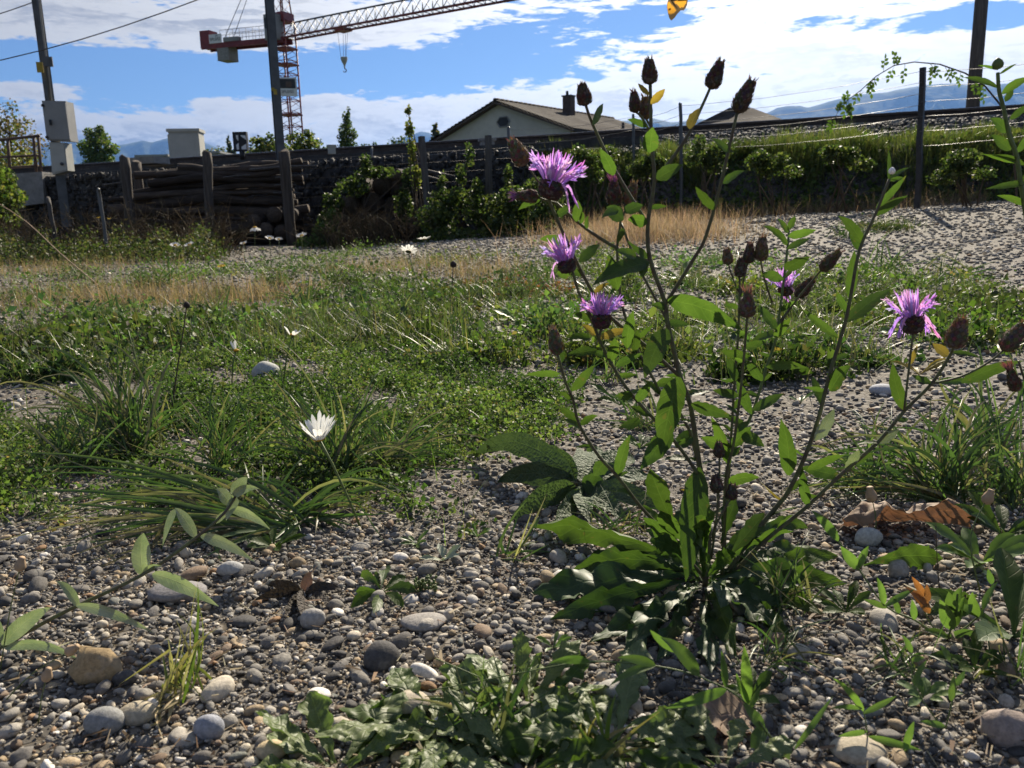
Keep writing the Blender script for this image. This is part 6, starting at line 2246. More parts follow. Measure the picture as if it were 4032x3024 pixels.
def knapweed_right():
    P = Plant('knapweed', 'knapweed with straight stems leaning right over the gravel and dense brown heads', 'plant', (2845, 2285))
    G = [(2845, 2287), (2940, 2140), (3059, 1994), (3105, 1934), (3171, 1795), (3224, 1643), (3264, 1484), (3324, 1285), (3350, 1165), (3384, 986), (3447, 844), (3502, 705)]
    P.stem(G, 22, 10, 0, -.02, 'stem', leaves=(8, 110, .05, .6))
    P.bud((3512, 672), 26, -.02, 'seed')
    Hh = [(2845, 2280), (2860, 1861), (2919, 1716), (2966, 1616), (3019, 1444), (3055, 1331), (3078, 1165), (3102, 966), (3106, 900)]
    P.stem(Hh, 15, 9, 0, .06, 'stem_green', leaves=(14, 90, .2, .97))
    P.stem([(2845, 2280), (2860, 1880), (2886, 1762), (2913, 1563), (2933, 1364), (2942, 1248)], 13, 9, -.01, -.05, leaves=(9, 90, .2, .95))
    P.seed_head((2945, 1150), (2940, 1250), 66, -.05, 1, tuft=(.28, .15, .12))
    P.stem([(2850, 2200), (2880, 1700), (2893, 1497), (2906, 1324), (2912, 1165), (2912, 1090)], 12, 8, .02, .03, leaves=(9, 90, .2, .95))
    P.seed_head((2921, 1010), (2912, 1092), 46, .03)
    P.stem([(2908, 1150), (2880, 1080), (2868, 1040)], 7, 6, .03, .03)
    P.seed_head((2860, 975), (2868, 1042), 42, .03, 1)
    P.stem([(2912, 1180), (2935, 1070), (2945, 1035)], 8, 7, .03, .03)
    P.seed_head((2955, 955), (2945, 1038), 46, .03)
    P.stem([(3040, 1190), (3010, 1100), (2995, 1025)], 9, 7, .05, .03)
    P.seed_head((3003, 928), (2995, 1028), 54, .03, 1)
    P.stem([(3058, 1300), (3118, 1205), (3204, 1099), (3235, 1062)], 9, 8, .05, .03)
    P.seed_head((3310, 985), (3232, 1065), 52, .03, 2)
    P.stem([(3066, 1270), (3110, 1215), (3140, 1170)], 8, 8, .06, .06)
    P.seed_head((3205, 1095), (3135, 1170), 54, .06)
    P.stem([(3066, 1240), (3095, 1190), (3098, 1160)], 7, 6, .09, .09)
    P.flower((3092, 1125), (3098, 1165), 130, 80, .09, 56, .2)
    J = [(2860, 2290), (3000, 2140), (3171, 2000), (3304, 1875), (3456, 1742), (3563, 1616), (3669, 1510), (3742, 1397), (3752, 1370)]
    P.stem(J, 18, 11, 0, -.04, leaves=(7, 100, .05, .8))
    P.seed_head((3790, 1245), (3752, 1372), 80, -.04, 1)
    P.stem([(3560, 1618), (3579, 1450), (3589, 1364), (3597, 1310)], 9, 8, -.03, -.03)
    P.flower((3590, 1240), (3598, 1314), 185, 110, -.03, 72, .35)
    P.stem([(3669, 1510), (3781, 1484), (3888, 1430), (3954, 1377)], 9, 8, -.03, -.04)
    P.seed_head((4036, 1272), (3950, 1380), 74, -.04, 1)
    L = P.leaf
    for a, b, w, m_ in [((3330, 1270), (3508, 1138), 58, 'knap'), ((3345, 1180), (3365, 985), 46, 'knap'), ((3270, 1540), (3350, 1440), 70, 'knap'), ((3105, 1872), (3075, 1650), 82, 'knap'), ((3210, 1735), (3285, 1610), 58, 'grey_leaf'), ((3180, 1850), (3330, 1790), 44, 'knap'),
                        ((3300, 1330), (3160, 1218), 36, 'knap'), ((3240, 1600), (3200, 1480), 40, 'knap'), ((3384, 988), (3345, 905), 34, 'knap'), ((3395, 960), (3300, 850), 44, 'knap'), ((3445, 850), (3575, 770), 40, 'knap'), ((3450, 820), (3570, 690), 30, 'knap'),
                        ((3500, 710), (3498, 590), 16, 'knap'), ((3505, 705), (3580, 660), 22, 'knap'), ((3505, 712), (3560, 700), 18, 'knap'), ((3335, 1230), (3290, 1140), 30, 'knap'),
                        ((3100, 960), (3005, 890), 34, 'knap'), ((3104, 930), (3215, 905), 36, 'knap'), ((3104, 915), (3060, 860), 30, 'knap'), ((3106, 905), (3130, 850), 28, 'knap'), ((3100, 980), (3190, 940), 30, 'knap'), ((3090, 1060), (3190, 1010), 62, 'knap'), ((3085, 1100), (3000, 1080), 46, 'knap'),
                        ((3060, 1300), (2985, 1200), 48, 'knap'), ((3050, 1330), (3115, 1250), 42, 'knap'), ((3055, 1320), (2950, 1350), 40, 'knap'), ((3018, 1445), (3180, 1450), 44, 'knap'), ((3000, 1500), (2940, 1420), 46, 'knap'), ((2965, 1615), (3085, 1550), 44, 'knap'), ((2960, 1630), (2900, 1500), 50, 'knap'),
                        ((2920, 1716), (3010, 1760), 56, 'knap'), ((2910, 1560), (2805, 1535), 40, 'knap'), ((2930, 1400), (2840, 1380), 44, 'knap'), ((2935, 1370), (3020, 1345), 36, 'knap'), ((2895, 1500), (2860, 1400), 44, 'knap'), ((2880, 1780), (2760, 1720), 60, 'knap'), ((2870, 1830), (2800, 1640), 62, 'knap'),
                        ((2885, 1760), (2960, 1680), 52, 'knap'), ((2865, 1900), (2990, 1880), 52, 'knap'), ((3563, 1616), (3515, 1430), 54, 'knap'), ((3595, 1370), (3620, 1355), 20, 'knap_yellow'), ((3580, 1440), (3612, 1360), 22, 'knap_yellow'), ((3735, 1402), (3672, 1352), 44, 'knap_yellow'), ((3745, 1390), (3860, 1410), 26, 'knap'),
                        ((3785, 1505), (4030, 1420), 66, 'knap'), ((3690, 1505), (3830, 1500), 34, 'knap'), ((3945, 1385), (3930, 1345), 26, 'knap_yellow'), ((3456, 1742), (3540, 1690), 46, 'grey_leaf'), ((3304, 1875), (3150, 1840), 58, 'knap'), ((3335, 1850), (3385, 1770), 50, 'grey_leaf'), ((3180, 1992), (3160, 1840), 50, 'knap')]:
        L(a, b, w, -.01, mat=m_)
    for a, b, w, ar in [((3400, 2228), (3712, 2200), 118, .10), ((2900, 2290), (3330, 2300), 96, .14), ((2890, 2280), (3300, 2190), 88, .2), ((2890, 2300), (3240, 2420), 90, .12), ((2880, 2310), (3120, 2530), 92, .1), ((3990, 2440), (3650, 2420), 130, .12), ((2880, 2270), (3180, 2080), 80, .25)]:
        L(a, b, w, 0, ground=True, prof='oblance', serr=.25, teeth=7, arch=ar, tilt=P.r.uniform(-.6, .3), ripple=.25, nseg=24)
    # heads close to the frame edge
    P.stem([(4060, 1560), (4036, 1500), (4010, 1420)], 9, 8, -.03, -.03)


def knapweed_edge():
    g = (4210, 2300)
    P = Plant('knapweed', 'tall budding knapweed with long narrow leaves at the right-hand edge', 'plant', g)
    P.Y = 0.78
    base = at(4150, 2300, .78)
    P.stem([(4180, 2340), (4110, 1500), (4062, 1000), (4030, 790), (4002, 612), (3975, 538), (3953, 431), (3934, 359), (3929, 285)], 20, 13, 0, 0, 'stem_green')
    P.bud((3929, 250), 40, 0, 'stem_green', (3929, 290))
    L = P.leaf
    for a, b, w in [((3930, 345), (3795, 305), 26), ((3945, 370), (4060, 305), 32), ((3930, 275), (3850, 258), 12), ((3935, 292), (4005, 250), 12), ((3958, 400), (3990, 350), 24), ((3975, 470), (4055, 415), 30), ((3968, 520), (3900, 465), 44), ((3980, 590), (3905, 530), 40), ((4010, 640), (3868, 606), 24), ((4035, 650), (3905, 612), 22), ((4005, 600), (4060, 520), 30),
                    ((4040, 720), (3880, 745), 30), ((4045, 810), (3925, 770), 26), ((4030, 720), (4090, 640), 30)]:
        L(a, b, w, 0, 0.0, prof='lance', serr=.05, arch=.1)
    for a, b, w in [((4020, 1590), (4000, 1520), 40)]:
        P.seed_head((3975, 1450), (4005, 1540), 50, .02, 2, tuft=(.3, .12, .14))


knapweed_main()
knapweed_right()
knapweed_edge()


def sage():
    P = Plant('wrinkled_rosette', 'flat rosette of large dark wrinkled sage-like leaves', 'plant', (2290, 1960))
    for a, b, w, m_ in [((2260, 1890), (1870, 1792), 105, 'sage'), ((2250, 1905), (1960, 1898), 105, 'sage'), ((2260, 1930), (2010, 2050), 110, 'sage'), ((2270, 1890), (2110, 1800), 110, 'sage'), ((2290, 1900), (2330, 1790), 120, 'sage'),
                        ((2240, 1880), (2180, 1835), 60, 'knap'), ((2290, 1905), (2400, 1950), 90, 'knap'), ((2320, 1930), (2610, 2010), 110, 'sage'), ((2310, 1910), (2560, 1880), 120, 'sage'), ((2330, 1900), (2500, 1810), 110, 'sage'), ((2300, 1950), (2330, 2060), 90, 'sage'), ((2310, 1945), (2470, 2050), 96, 'sage'), ((2280, 1950), (2180, 2090), 90, 'sage')]:
        P.leaf(a, b, w, 0, mat=m_, ground=True, prof='ovate', serr=.06, teeth=26, arch=.20, tilt=P.r.uniform(-.7, -.1), ripple=.10, fold=.25, nseg=22)


sage()


def lobed_rosettes():
    spots = [((1700, 2900), 410, 16, 'rosette of broad lobed leaves in front of the flat beige stone', 1), ((2080, 2800), 370, 15, 'shaded lobed rosette tangled with grass blades', 2), ((2420, 2950), 430, 17, 'rosette of lobed leaves in the knapweed shadow', 3),
             ((1330, 3050), 450, 14, 'broad wavy-leaved rosette beside the buff pebble', 4), ((2060, 3050), 440, 15, 'lobed rosette with several upright yellow-green leaves', 5), ((2850, 3050), 380, 8, 'lobed rosette over a rust-coloured dead leaf', 6)]
    for (bx, by), rad, n, lab, sd in spots:
        P = Plant('lobed_rosette', lab, 'plant', (bx, by))
        r = P.r
        g0 = P.g
        sc = rad * (g0 - CAM).length / F_PX
        for k in range(n):
            a = k * 2.39996 + r.uniform(-.3, .3)
            L = sc * r.uniform(.45, 1.0)
            d = Vector((math.cos(a), math.sin(a), 0))
            b = Vector((g0.x, g0.y, hz(g0.x, g0.y) + .004)) + d * .008
            lift = r.choice((.003, .005, .008, .014)) if k % 3 else r.uniform(.012, .05)
            e = b + d * L; e.z = hz(e.x, e.y) + lift
            mb = MB()
            nn = Vector((r.uniform(-.35, .35), r.uniform(-.5, .2), 1))
            mb.leaf(b, e, L * r.uniform(.34, .52), nn, r.uniform(.04, .18), 'lobed', r.uniform(.35, .55), r.choice((4, 5, 6)), r.uniform(-.1, .35), 20, .22, r.uniform(-.2, .3), rnd=r, twist=r.uniform(-.6, .6), cross=3)
            mb.build('leaf', M['rosette'] if r.random() < .85 else M['knap'], P.t)


lobed_rosettes()


def buddleia():
    P = Plant('grey_leaved_seedling', 'slanting seedling with paired long grey-green leaves', 'plant', (-160, 2680))
    P.Y = .70
    P.stem([(-160, 2680), (14, 2544), (257, 2408), (556, 2266), (772, 2117), (881, 2022), (928, 1954)], 20, 12, 0, .12, 'stem')
    for a, b, w, d0, tl in [((300, 2385), (605, 2492), 50, .02, .8), ((310, 2390), (220, 2290), 40, .03, .2), ((562, 2266), (566, 2098), 78, .07, .1), ((600, 2262), (862, 2388), 72, .07, .8), ((772, 2117), (688, 2000), 50, .1, -.2), ((790, 2112), (1003, 2212), 54, .1, .8), ((690, 2005), (640, 2150), 30, .1, .3),
                            ((900, 2005), (1065, 2085), 46, .12, .8), ((905, 1990), (850, 1925), 50, .12, 0), ((925, 1955), (975, 1880), 62, .12, .1), ((915, 1960), (1020, 1925), 40, .12, .4), ((930, 1960), (890, 2050), 44, .12, .2), ((10, 2540), (200, 2392), 74, .01, .2), ((20, 2556), (315, 2600), 50, 0, .9), ((0, 2530), (-40, 2420), 60, 0, 0),
                            ((560, 2270), (640, 2232), 26, .07, .3), ((850, 2060), (905, 2010), 30, .12, .3)]:
        P.leaf(a, b, w * .95, d0, d0 - .01, 'grey_leaf', 'lance', .03, 20, .26, tl * .5, .45, .06, nseg=14, twist=.4)


buddleia()


def campions():
    P = Plant('campion', 'trailing campion with paired smooth leaves over the shaded gravel', 'plant', (3080, 2960))
    P.stem([(3080, 2960), (3010, 2872), (2940, 2772), (2860, 2712), (2750, 2660), (2650, 2560)], 11, 7, 0, .03, 'stem_green')
    for a, b, w in [((2750, 2660), (2600, 2510), 62), ((2660, 2570), (2560, 2480), 40), ((2860, 2715), (2620, 2790), 52), ((2855, 2705), (2840, 2560), 40), ((2945, 2770), (2930, 2540), 48), ((2950, 2775), (2900, 2650), 34), ((2955, 2790), (2995, 2700), 24), ((3010, 2870), (2925, 2770), 56), ((3015, 2865), (2960, 2962), 70), ((2580, 2620), (2430, 2590), 40), ((2580, 2622), (2400, 2700), 36), ((2320, 2605), (2160, 2612), 44)]:
        P.leaf(a, b, w, .01, .0, 'campion', 'lance', 0, 1, .1, None, .25, .04)
    P.stem([(2750, 2660), (2580, 2622), (2320, 2605), (2100, 2640), (1900, 2680), (1690, 2720)], 8, 6, .02, .05, 'stem_green')
    P.bud((1690, 2575), 52, .06, 'dry_bud')
    P.stem([(1900, 2672), (1780, 2620), (1712, 2592)], 7, 6, .05, .06, 'stem_green')
    P = Plant('campion', 'upright campion shoots with bright pointed leaves beside orange ones', 'plant', (3720, 2520))
    P.stem([(3720, 2525), (3600, 2440), (3488, 2388), (3380, 2239), (3300, 2130), (3224, 2042)], 10, 6, 0, .10, 'stem_green')
    P.stem([(3730, 2520), (3760, 2420), (3770, 2340)], 10, 8, 0, 0, 'stem_green')
    P.stem([(3730, 2520), (3850, 2430), (3900, 2330), (3910, 2270)], 8, 6, 0, .02, 'stem_green')
    P.stem([(3725, 2520), (3660, 2450), (3610, 2330)], 7, 5, 0, .02, 'stem_green')
    for a, b, w in [((3480, 2385), (3450, 2270), 36), ((3485, 2388), (3600, 2320), 30), ((3490, 2395), (3400, 2360), 30), ((3380, 2240), (3310, 2150), 46), ((3385, 2235), (3420, 2150), 34), ((3300, 2130), (3195, 2010), 40), ((3540, 2415), (3520, 2350), 26), ((3600, 2440), (3590, 2360), 28),
                    ((3745, 2480), (3700, 2360), 60), ((3750, 2470), (3800, 2350), 62), ((3760, 2430), (3735, 2330), 56), ((3765, 2420), (3830, 2380), 48), ((3735, 2510), (3640, 2480), 40), ((3740, 2505), (3860, 2490), 44), ((3760, 2380), (3790, 2310), 40),
                    ((3850, 2430), (3830, 2330), 44), ((3870, 2400), (3930, 2290), 34), ((3905, 2300), (3890, 2240), 26)]:
        P.leaf(a, b, w, 0, .0, 'campion', 'lance', 0, 1, .05, None, .3, .04)
    for a, b, w in [((3660, 2415), (3580, 2330), 40), ((3650, 2390), (3560, 2310), 30), ((3640, 2350), (3590, 2270), 30), ((3655, 2370), (3650, 2300), 26)]:
        P.leaf(a, b, w, 0, .0, 'orange', 'lance', 0, 1, .05, None, .3, .04, label='orange autumn leaf')
    P = Plant('campion', 'thin campion stem at the foreground with a few narrow leaves', 'plant', (3420, 2960))
    P.stem([(3420, 2960), (3400, 2800), (3330, 2680)], 7, 5, 0, .02, 'stem_green')
    for a, b, w in [((3400, 2800), (3280, 2670), 34), ((3395, 2790), (3270, 2790), 26), ((3400, 2810), (3530, 2740), 26), ((3420, 2900), (3640, 2960), 34), ((3415, 2880), (3300, 2900), 30), ((3560, 2960), (3600, 2840), 34), ((3130, 2950), (3280, 2740), 26), ((3120, 2960), (3020, 2970), 30), ((3420, 2960), (3440, 3050), 34)]:
        P.leaf(a, b, w, 0, .0, 'campion', 'lance', 0, 1, .12, None, .3, .04)
    P = Plant('campion', 'slender stems with small oval leaves low on the right gravel', 'plant', (3720, 2880))
    P.stem([(3720, 2880), (3760, 2700), (3740, 2590)], 7, 5, 0, .01, 'stem_green')
    P.stem([(3720, 2880), (3600, 2700), (3590, 2560)], 6, 5, 0, .03, 'stem_green')
    for a, b, w in [((3745, 2760), (3755, 2660), 34), ((3760, 2700), (3800, 2640), 26), ((3740, 2600), (3700, 2540), 30), ((3600, 2700), (3650, 2600), 24), ((3590, 2600), (3640, 2590), 26), ((3590, 2570), (3550, 2500), 26), ((3720, 2860), (3620, 2840), 30)]:
        P.leaf(a, b, w, 0, .0, 'campion', 'lance', 0, 1, .1, None, .3, .04)


M['dry_bud'] = mat_plain('dry_seed_bud', (.42, .30, .19), .7, .2, var=.25, scale=60, bmp=.2, bd=.001)
M['orange'] = mat_leaf('orange_leaf', (.24, .125, .05), .42, tcol=(1.4, 1.2, .8), vein=6.0)
M['bronze'] = mat_leaf('dark_wilted_leaf', (.060, .052, .045), .12, tcol=(1.2, 1.1, .9), vein=12.0, bmp=.8, wrinkle=240.0, var=.05, rough=.7)
M['deadleaf'] = mat_leaf('dead_brown_leaf', (.24, .175, .13), .2, tcol=(1.25, .85, .6), vein=7.0, bmp=.7, var=.05, rough=.7)
campions()


def small_rosettes():
    P = Plant('wilted_rosette', 'dark wilted star-shaped rosette of wrinkled leaves on the pebbles', 'plant', (1195, 2345))
    for a, b, w in [((1190, 2335), (1000, 2365), 52), ((1190, 2330), (1060, 2295), 60), ((1200, 2335), (1350, 2325), 62), ((1200, 2345), (1200, 2445), 86), ((1190, 2345), (1120, 2440), 40), ((1205, 2345), (1310, 2380), 46)]:
        P.leaf(a, b, w, 0, mat='bronze', prof='ovate', serr=.06, teeth=14, arch=.14, tilt=-.5, ground=True, nseg=12)
    P.leaf((1200, 2330), (1222, 2250), 50, 0, .01, 'deadleaf', 'ovate', .05, 10, .05, .2)
    P = Plant('toothed_rosette', 'small bright green toothed rosette on open pebbles', 'plant', (1500, 2345))
    for a, b, w in [((1500, 2335), (1380, 2395), 62), ((1500, 2325), (1420, 2270), 56), ((1500, 2320), (1520, 2240), 62), ((1510, 2330), (1640, 2330), 64), ((1510, 2340), (1590, 2395), 52), ((1500, 2340), (1470, 2415), 60), ((1505, 2330), (1600, 2275), 50), ((1500, 2335), (1400, 2330), 50), ((1500, 2330), (1475, 2260), 40)]:
        P.leaf(a, b, w, 0, mat='knap', prof='oblance', serr=.30, teeth=6, arch=.25, tilt=-.4, ground=True, nseg=14)
    P = Plant('stonecrop', 'tiny yellow-green stonecrop sprig beside the toothed rosette', 'plant', (1665, 2330))
    mb = MB(); r = random.Random(3)
    s = (P.g - CAM).length / F_PX
    for k in range(70):
        c = P.g + Vector((r.gauss(0, 26) * s, r.gauss(0, 20) * s, r.uniform(4, 46) * s))
        mb.lathe(c, (r.gauss(0, .4), r.gauss(0, .4), 1), [(0, 2.5 * s), (5 * s, 5.5 * s), (10 * s, 5 * s), (14 * s, 1.5 * s)], 5)
    mb.build('shoots', M['stem_green'], P.t)
    for (bx, by), n, L, lab, mt in [((1745, 2215), 7, 90, 'pale withered rosette on the gravel by the creeping mat', 'grey_leaf'), ((1080, 2165), 9, 120, 'small leafy rosette in the shade of the trailing grass', 'knap'), ((2180, 2560), 6, 80, 'parsley-like green sprig above the lobed leaves', 'campion'), ((3860, 2230), 14, 170, 'bright yellow-green leafy tuft right of the dry leaf', 'campion'),
                                    ((3950, 2120), 12, 150, 'leafy green tuft at the edge behind the yellow-green tuft', 'knap'), ((3990, 2520), 6, 330, 'broad green leaf entering from the right', 'knap'), ((2060, 1290), 7, 130, 'broad-leaved yellow-green dock on the far gravel', 'campion'), ((420, 1420), 8, 90, 'bright leafy weed on the gravel left of the pale boulder', 'campion'), ((1750, 1390), 8, 90, 'yellow-green weed on the gravel strip behind the mat', 'campion'),
                                    ((2330, 1160), 8, 80, 'bright weed behind the big knapweed leaf', 'campion'), ((2680, 1100), 9, 80, 'bright weed behind the main knapweed stem', 'campion'), ((3560, 1330), 9, 110, 'small weed under the bright knapweed flower', 'campion'), ((3620, 1480), 7, 90, 'yellow-tipped weed on open gravel', 'knap_yellow'), ((1900, 1740), 8, 90, 'bright leafy weed at the edge of the creeping mat', 'campion'), ((2520, 1770), 9, 110, 'dark leafy weed between sage rosette and knapweed', 'knap'), ((3150, 1590), 6, 60, 'tiny weed on the gravel between knapweed stems', 'campion'), ((3330, 2420), 10, 130, 'dark leafy weed on the gravel right of the knapweed foot', 'knap'), ((3640, 2760), 9, 110, 'small green weed low on the right gravel', 'campion'), ((3840, 2650), 10, 130, 'leafy weed beside the edge grass', 'knap'), ((1880, 2120), 8, 70, 'sprig at the lower tip of the creeping mat', 'campion'), ((1640, 2150), 8, 60, 'tiny sprig below the creeping mat', 'campion'), ((2440, 1600), 9, 120, 'leafy weed between the lower knapweed stems', 'knap'), ((2950, 2760), 9, 120, 'shaded leafy weed near the trailing campion', 'knap')]:
        P = Plant('leafy_weed', lab, 'plant', (bx, by))
        r = P.r
        s = (P.g - CAM).length / F_PX
        for k in range(n):
            a = k * 2.4 + r.random()
            d = Vector((math.cos(a), math.sin(a), r.uniform(.1, .8)))
            b = P.g + Vector((0, 0, .002)); e = b + d * L * s * r.uniform(.6, 1.05)
            mb = MB(); mb.leaf(b, e, L * s * r.uniform(.22, .36), (r.uniform(-.4, .4), -.5, 1), .15, 'oblance', .15, 5, .25, 9, .12, rnd=r)
            mb.build('leaf', M[mt], P.t)
    # curled dead leaf
    g = gp(3640, 2150)
    t = thing('dead_leaf', 'large curled russet dead leaf lying on the gravel at right', 'leaf', tuple(g))
    s = (g - CAM).length / F_PX
    V, uv, F = [], [], []
    nx, ny = 34, 18
    P_rnd = random.Random(5)
    for i in range(nx + 1):
        f = i / nx
        x = (f - .5) * 470 * s
        env = math.sin(math.pi * (f * .9 + .05)) ** .45
        Rz = (118 + 22 * math.sin(f * 8.5 + .6) - 26 * math.exp(-((f - .5) / .1) ** 2)) * s * env
        Ry = (95 + 12 * math.sin(f * 5)) * s * env
        th1 = R(98 + 14 * math.sin(f * 7.5 + 2.2) - 62 * math.exp(-((f - .10) / .13) ** 2) - 45 * math.exp(-((f - .97) / .06) ** 2))
        for j in range(ny + 1):
            v = j / ny
            th = R(176) + (th1 - R(176)) * v
            wob = 1 + .07 * math.sin(f * 23 + v * 9) + .06 * math.sin(v * 17 - f * 8) + .05 * math.sin(f * 51 + v * 13) * v + P_rnd.uniform(-.025, .025)
            V.append((g.x + x + 8 * s * math.sin(v * 6 + f * 3), g.y + .035 - Ry * math.cos(th) * wob, hz(g.x, g.y) + .002 + Rz * max(0.0, math.sin(th)) * wob))
            uv.append((v * 2 - 1, f))
    for i in range(nx):
        for j in range(ny):
            a = i * (ny + 1) + j
            F.append((a, a + 1, a + ny + 2, a + ny + 1))
    MB().add(V, F, uv).build('blade', M['deadleaf'], t)
    p = [Vector((g.x - 220 * s, g.y + .03, g.z + .01)), Vector((g.x - 260 * s, g.y + .02, g.z + .02)), Vector((g.x - 290 * s, g.y + .02, g.z + .008))]
    MB().tube(p, 4 * s, 5).build('stalk', M['trunk'], t)
    mb = MB(); mb.leaf(gp(2980, 2830), gp(2700, 2830, .01), .045, (0, -.3, 1), .1, 'ovate', 0, 1, .2, 10, .2)
    o = mb.build('dead_leaf', M['deadleaf'], None, origin=gp(2980, 2830)); tag(o, 'rust-coloured dead leaf under the trailing campion', 'leaf')


small_rosettes()


# ------------------------------------------------------------------ grass tufts
def tuft(label, base, tips, n, w, seed, arch=.35, cols=None, spread=35, group=None, name='grass_tuft'):
    """blades from one foot to a fan of picture points"""
    P = Plant(name, label, 'grass', base, group)
    r = random.Random(seed)
    cols = cols or [(.055, .095, .032), (.075, .12, .042), (.045, .075, .028), (.10, .135, .055), (.16, .15, .085)]
    s = (P.g - CAM).length / F_PX
    n = int(n * 1.6); w = w * .78
    for k in range(n):
        tx, ty, dep = tips[k % len(tips)]
        tx += r.gauss(0, spread * 2.2); ty += r.gauss(0, spread * 1.4)
        b = P.g + Vector((r.gauss(0, 48) * s, r.gauss(0, 36) * s, 0)); b.z = hz(b.x, b.y)
        e = at(tx, ty, P.Y + dep + r.gauss(0, .03))
        e.z = max(e.z, hz(e.x, e.y) + .004)
        L = (e - b).length
        ctrl = b.lerp(e, .45) + Vector((0, 0, L * arch * r.uniform(.1, 1.7))) + Vector((r.gauss(0, .10) * L, r.gauss(0, .12) * L, 0))
        pts = [b * (1 - t) ** 2 + ctrl * 2 * t * (1 - t) + e * t * t for t in [i / 9 for i in range(10)]]
        if r.random() < .22:                          # bent or broken blade
            kk = r.randrange(4, 8)
            dv = Vector((r.gauss(0, .5), r.gauss(0, .3), r.uniform(-1, -.1))) * L * .5
            pts = pts[:kk] + [pts[kk - 1] + dv * (j + 1) / (10 - kk) for j in range(10 - kk)]
            pts = [Vector((q.x, q.y, max(q.z, hz(q.x, q.y) + .003))) for q in pts]
        dead = r.random() < .14
        mb = MB(); mb.blade(pts, w * s * r.uniform(.45, 1.35), col=r.choice(((.24, .20, .13), (.17, .14, .085))) if dead else cols[r.randrange(len(cols))], nrm=(CAM - b).normalized() + Vector((r.uniform(-.8, .8), 0, r.uniform(-.2, .9))))
        mb.build('blade', M['grass'], P.t)
    return P


tuft('stiff fan of grass blades rising left behind the daisy', (540, 1790), [(120, 1500, .05), (250, 1480, .02), (400, 1420, .05), (560, 1400, .06), (650, 1480, .05), (90, 1620, 0), (330, 1560, 0), (720, 1600, .03), (500, 1560, 0)], 62, 11, 1)
tuft('long broad grass blades swept flat to the left over pebbles', (1130, 2090), [(60, 2230, -.04), (180, 2150, -.02), (260, 2080, 0), (380, 2040, 0), (200, 1960, .06), (420, 1900, .06), (560, 2240, -.05), (700, 2180, -.04), (330, 2190, -.04), (900, 2200, -.05), (620, 1960, .04), (480, 2130, -.02)], 52, 18, 2, .16, None, 70)
tuft('grass tuft under the large white daisy', (1330, 1880), [(1000, 1600, .06), (1120, 1500, .06), (1250, 1620, 0), (1420, 1560, .04), (1600, 1620, .05), (1700, 1720, .02), (1750, 1850, 0), (1500, 1480, .08), (980, 1780, 0)], 64, 10, 3)
tuft('arching grass spilling right of the daisy stem', (1180, 2040), [(1420, 1960, 0), (1500, 2050, -.03), (1330, 2180, -.05), (1000, 1920, .03), (1560, 1920, .02), (1250, 2200, -.05), (900, 2230, -.05)], 40, 15, 4, .3)
tuft('dense grass tuft behind the curled dead leaf', (3700, 1960), [(3300, 1820, .02), (3180, 1900, 0), (3420, 1700, .05), (3600, 1640, .05), (3780, 1560, .06), (3900, 1600, .04), (4060, 1700, .02), (4080, 1850, 0), (3500, 1950, -.03), (3250, 1990, -.03), (3850, 1940, -.04)], 80, 12, 5)
tuft('loose grass tuft left of the dense one behind the dead leaf', (3430, 1930), [(3180, 1830, .02), (3130, 1960, -.02), (3300, 1700, .04), (3460, 1660, .05), (3600, 1740, .03), (3620, 1880, 0), (3350, 1960, -.03)], 40, 10, 31)
tuft('grass tuft at the right edge beside the dense one', (3960, 1990), [(3800, 1820, .03), (3900, 1720, .05), (4060, 1780, .03), (4100, 1900, 0), (3780, 1960, 0), (3950, 1850, 0)], 40, 11, 32)
tuft('thin grass spreading left of the stiff grass fan', (300, 1850), [(60, 1700, 0), (160, 1600, .05), (280, 1560, .05), (420, 1640, .04), (60, 1850, -.03), (500, 1800, 0)], 36, 9, 33)
tuft('fine grass between the fan and the large daisy', (880, 1860), [(700, 1640, .05), (800, 1560, .06), (930, 1540, .06), (1040, 1650, .04), (680, 1800, 0), (1050, 1800, 0), (900, 1950, -.04)], 46, 9, 34)
tuft('bent grass right of the large daisy', (1560, 1840), [(1400, 1660, .04), (1560, 1600, .06), (1720, 1660, .04), (1850, 1760, 0), (1760, 1860, -.02), (1450, 1880, -.03)], 40, 9, 35)
tuft('dark grass at the foot of the grey-leaved seedling tip', (960, 2060), [(700, 1980, 0), (780, 1880, .03), (980, 1850, .05), (1120, 1920, .03), (1180, 2050, -.02), (820, 2140, -.04), (1000, 2180, -.05)], 46, 12, 36, .25)
tuft('tall thin grass at the right edge of the gravel', (3900, 1850), [(3820, 1450, .02), (3930, 1380, .03), (3750, 1550, .02), (4030, 1500, .03), (4080, 1620, .02), (3680, 1600, .03)], 26, 12, 6)
tuft('short grass sprout standing alone on the pebbles', (700, 2735), [(800, 2300, 0), (660, 2480, 0), (640, 2560, 0), (720, 2420, .0), (780, 2560, .01), (830, 2500, .01), (620, 2640, -.02)], 16, 14, 7, .10, [(.10, .14, .03), (.16, .17, .05), (.26, .21, .10), (.12, .15, .035)], 16)
tuft('pale straw blades lying below the grass sprout', (690, 2740), [(580, 2900, -.03), (600, 2830, -.03), (660, 2930, -.04)], 6, 18, 8, .12, [(.42, .34, .22), (.36, .29, .18)], 14)
tuft('grass blades rising from the lobed foreground leaves', (1940, 2900), [(1690, 2740, 0), (1560, 2780, 0), (1880, 2640, 0), (1960, 2600, .01), (2060, 2560, .02), (2080, 2700, 0), (1750, 2690, 0)], 20, 18, 9, .12, None, 22)
tuft('yellowing grass blades in the lower foreground shade', (2350, 3010), [(2560, 2870, 0), (2450, 2820, 0), (2300, 2780, 0), (2620, 2960, 0), (2250, 2860, 0)], 14, 18, 10, .2, [(.12, .16, .04), (.28, .22, .08)], 22)
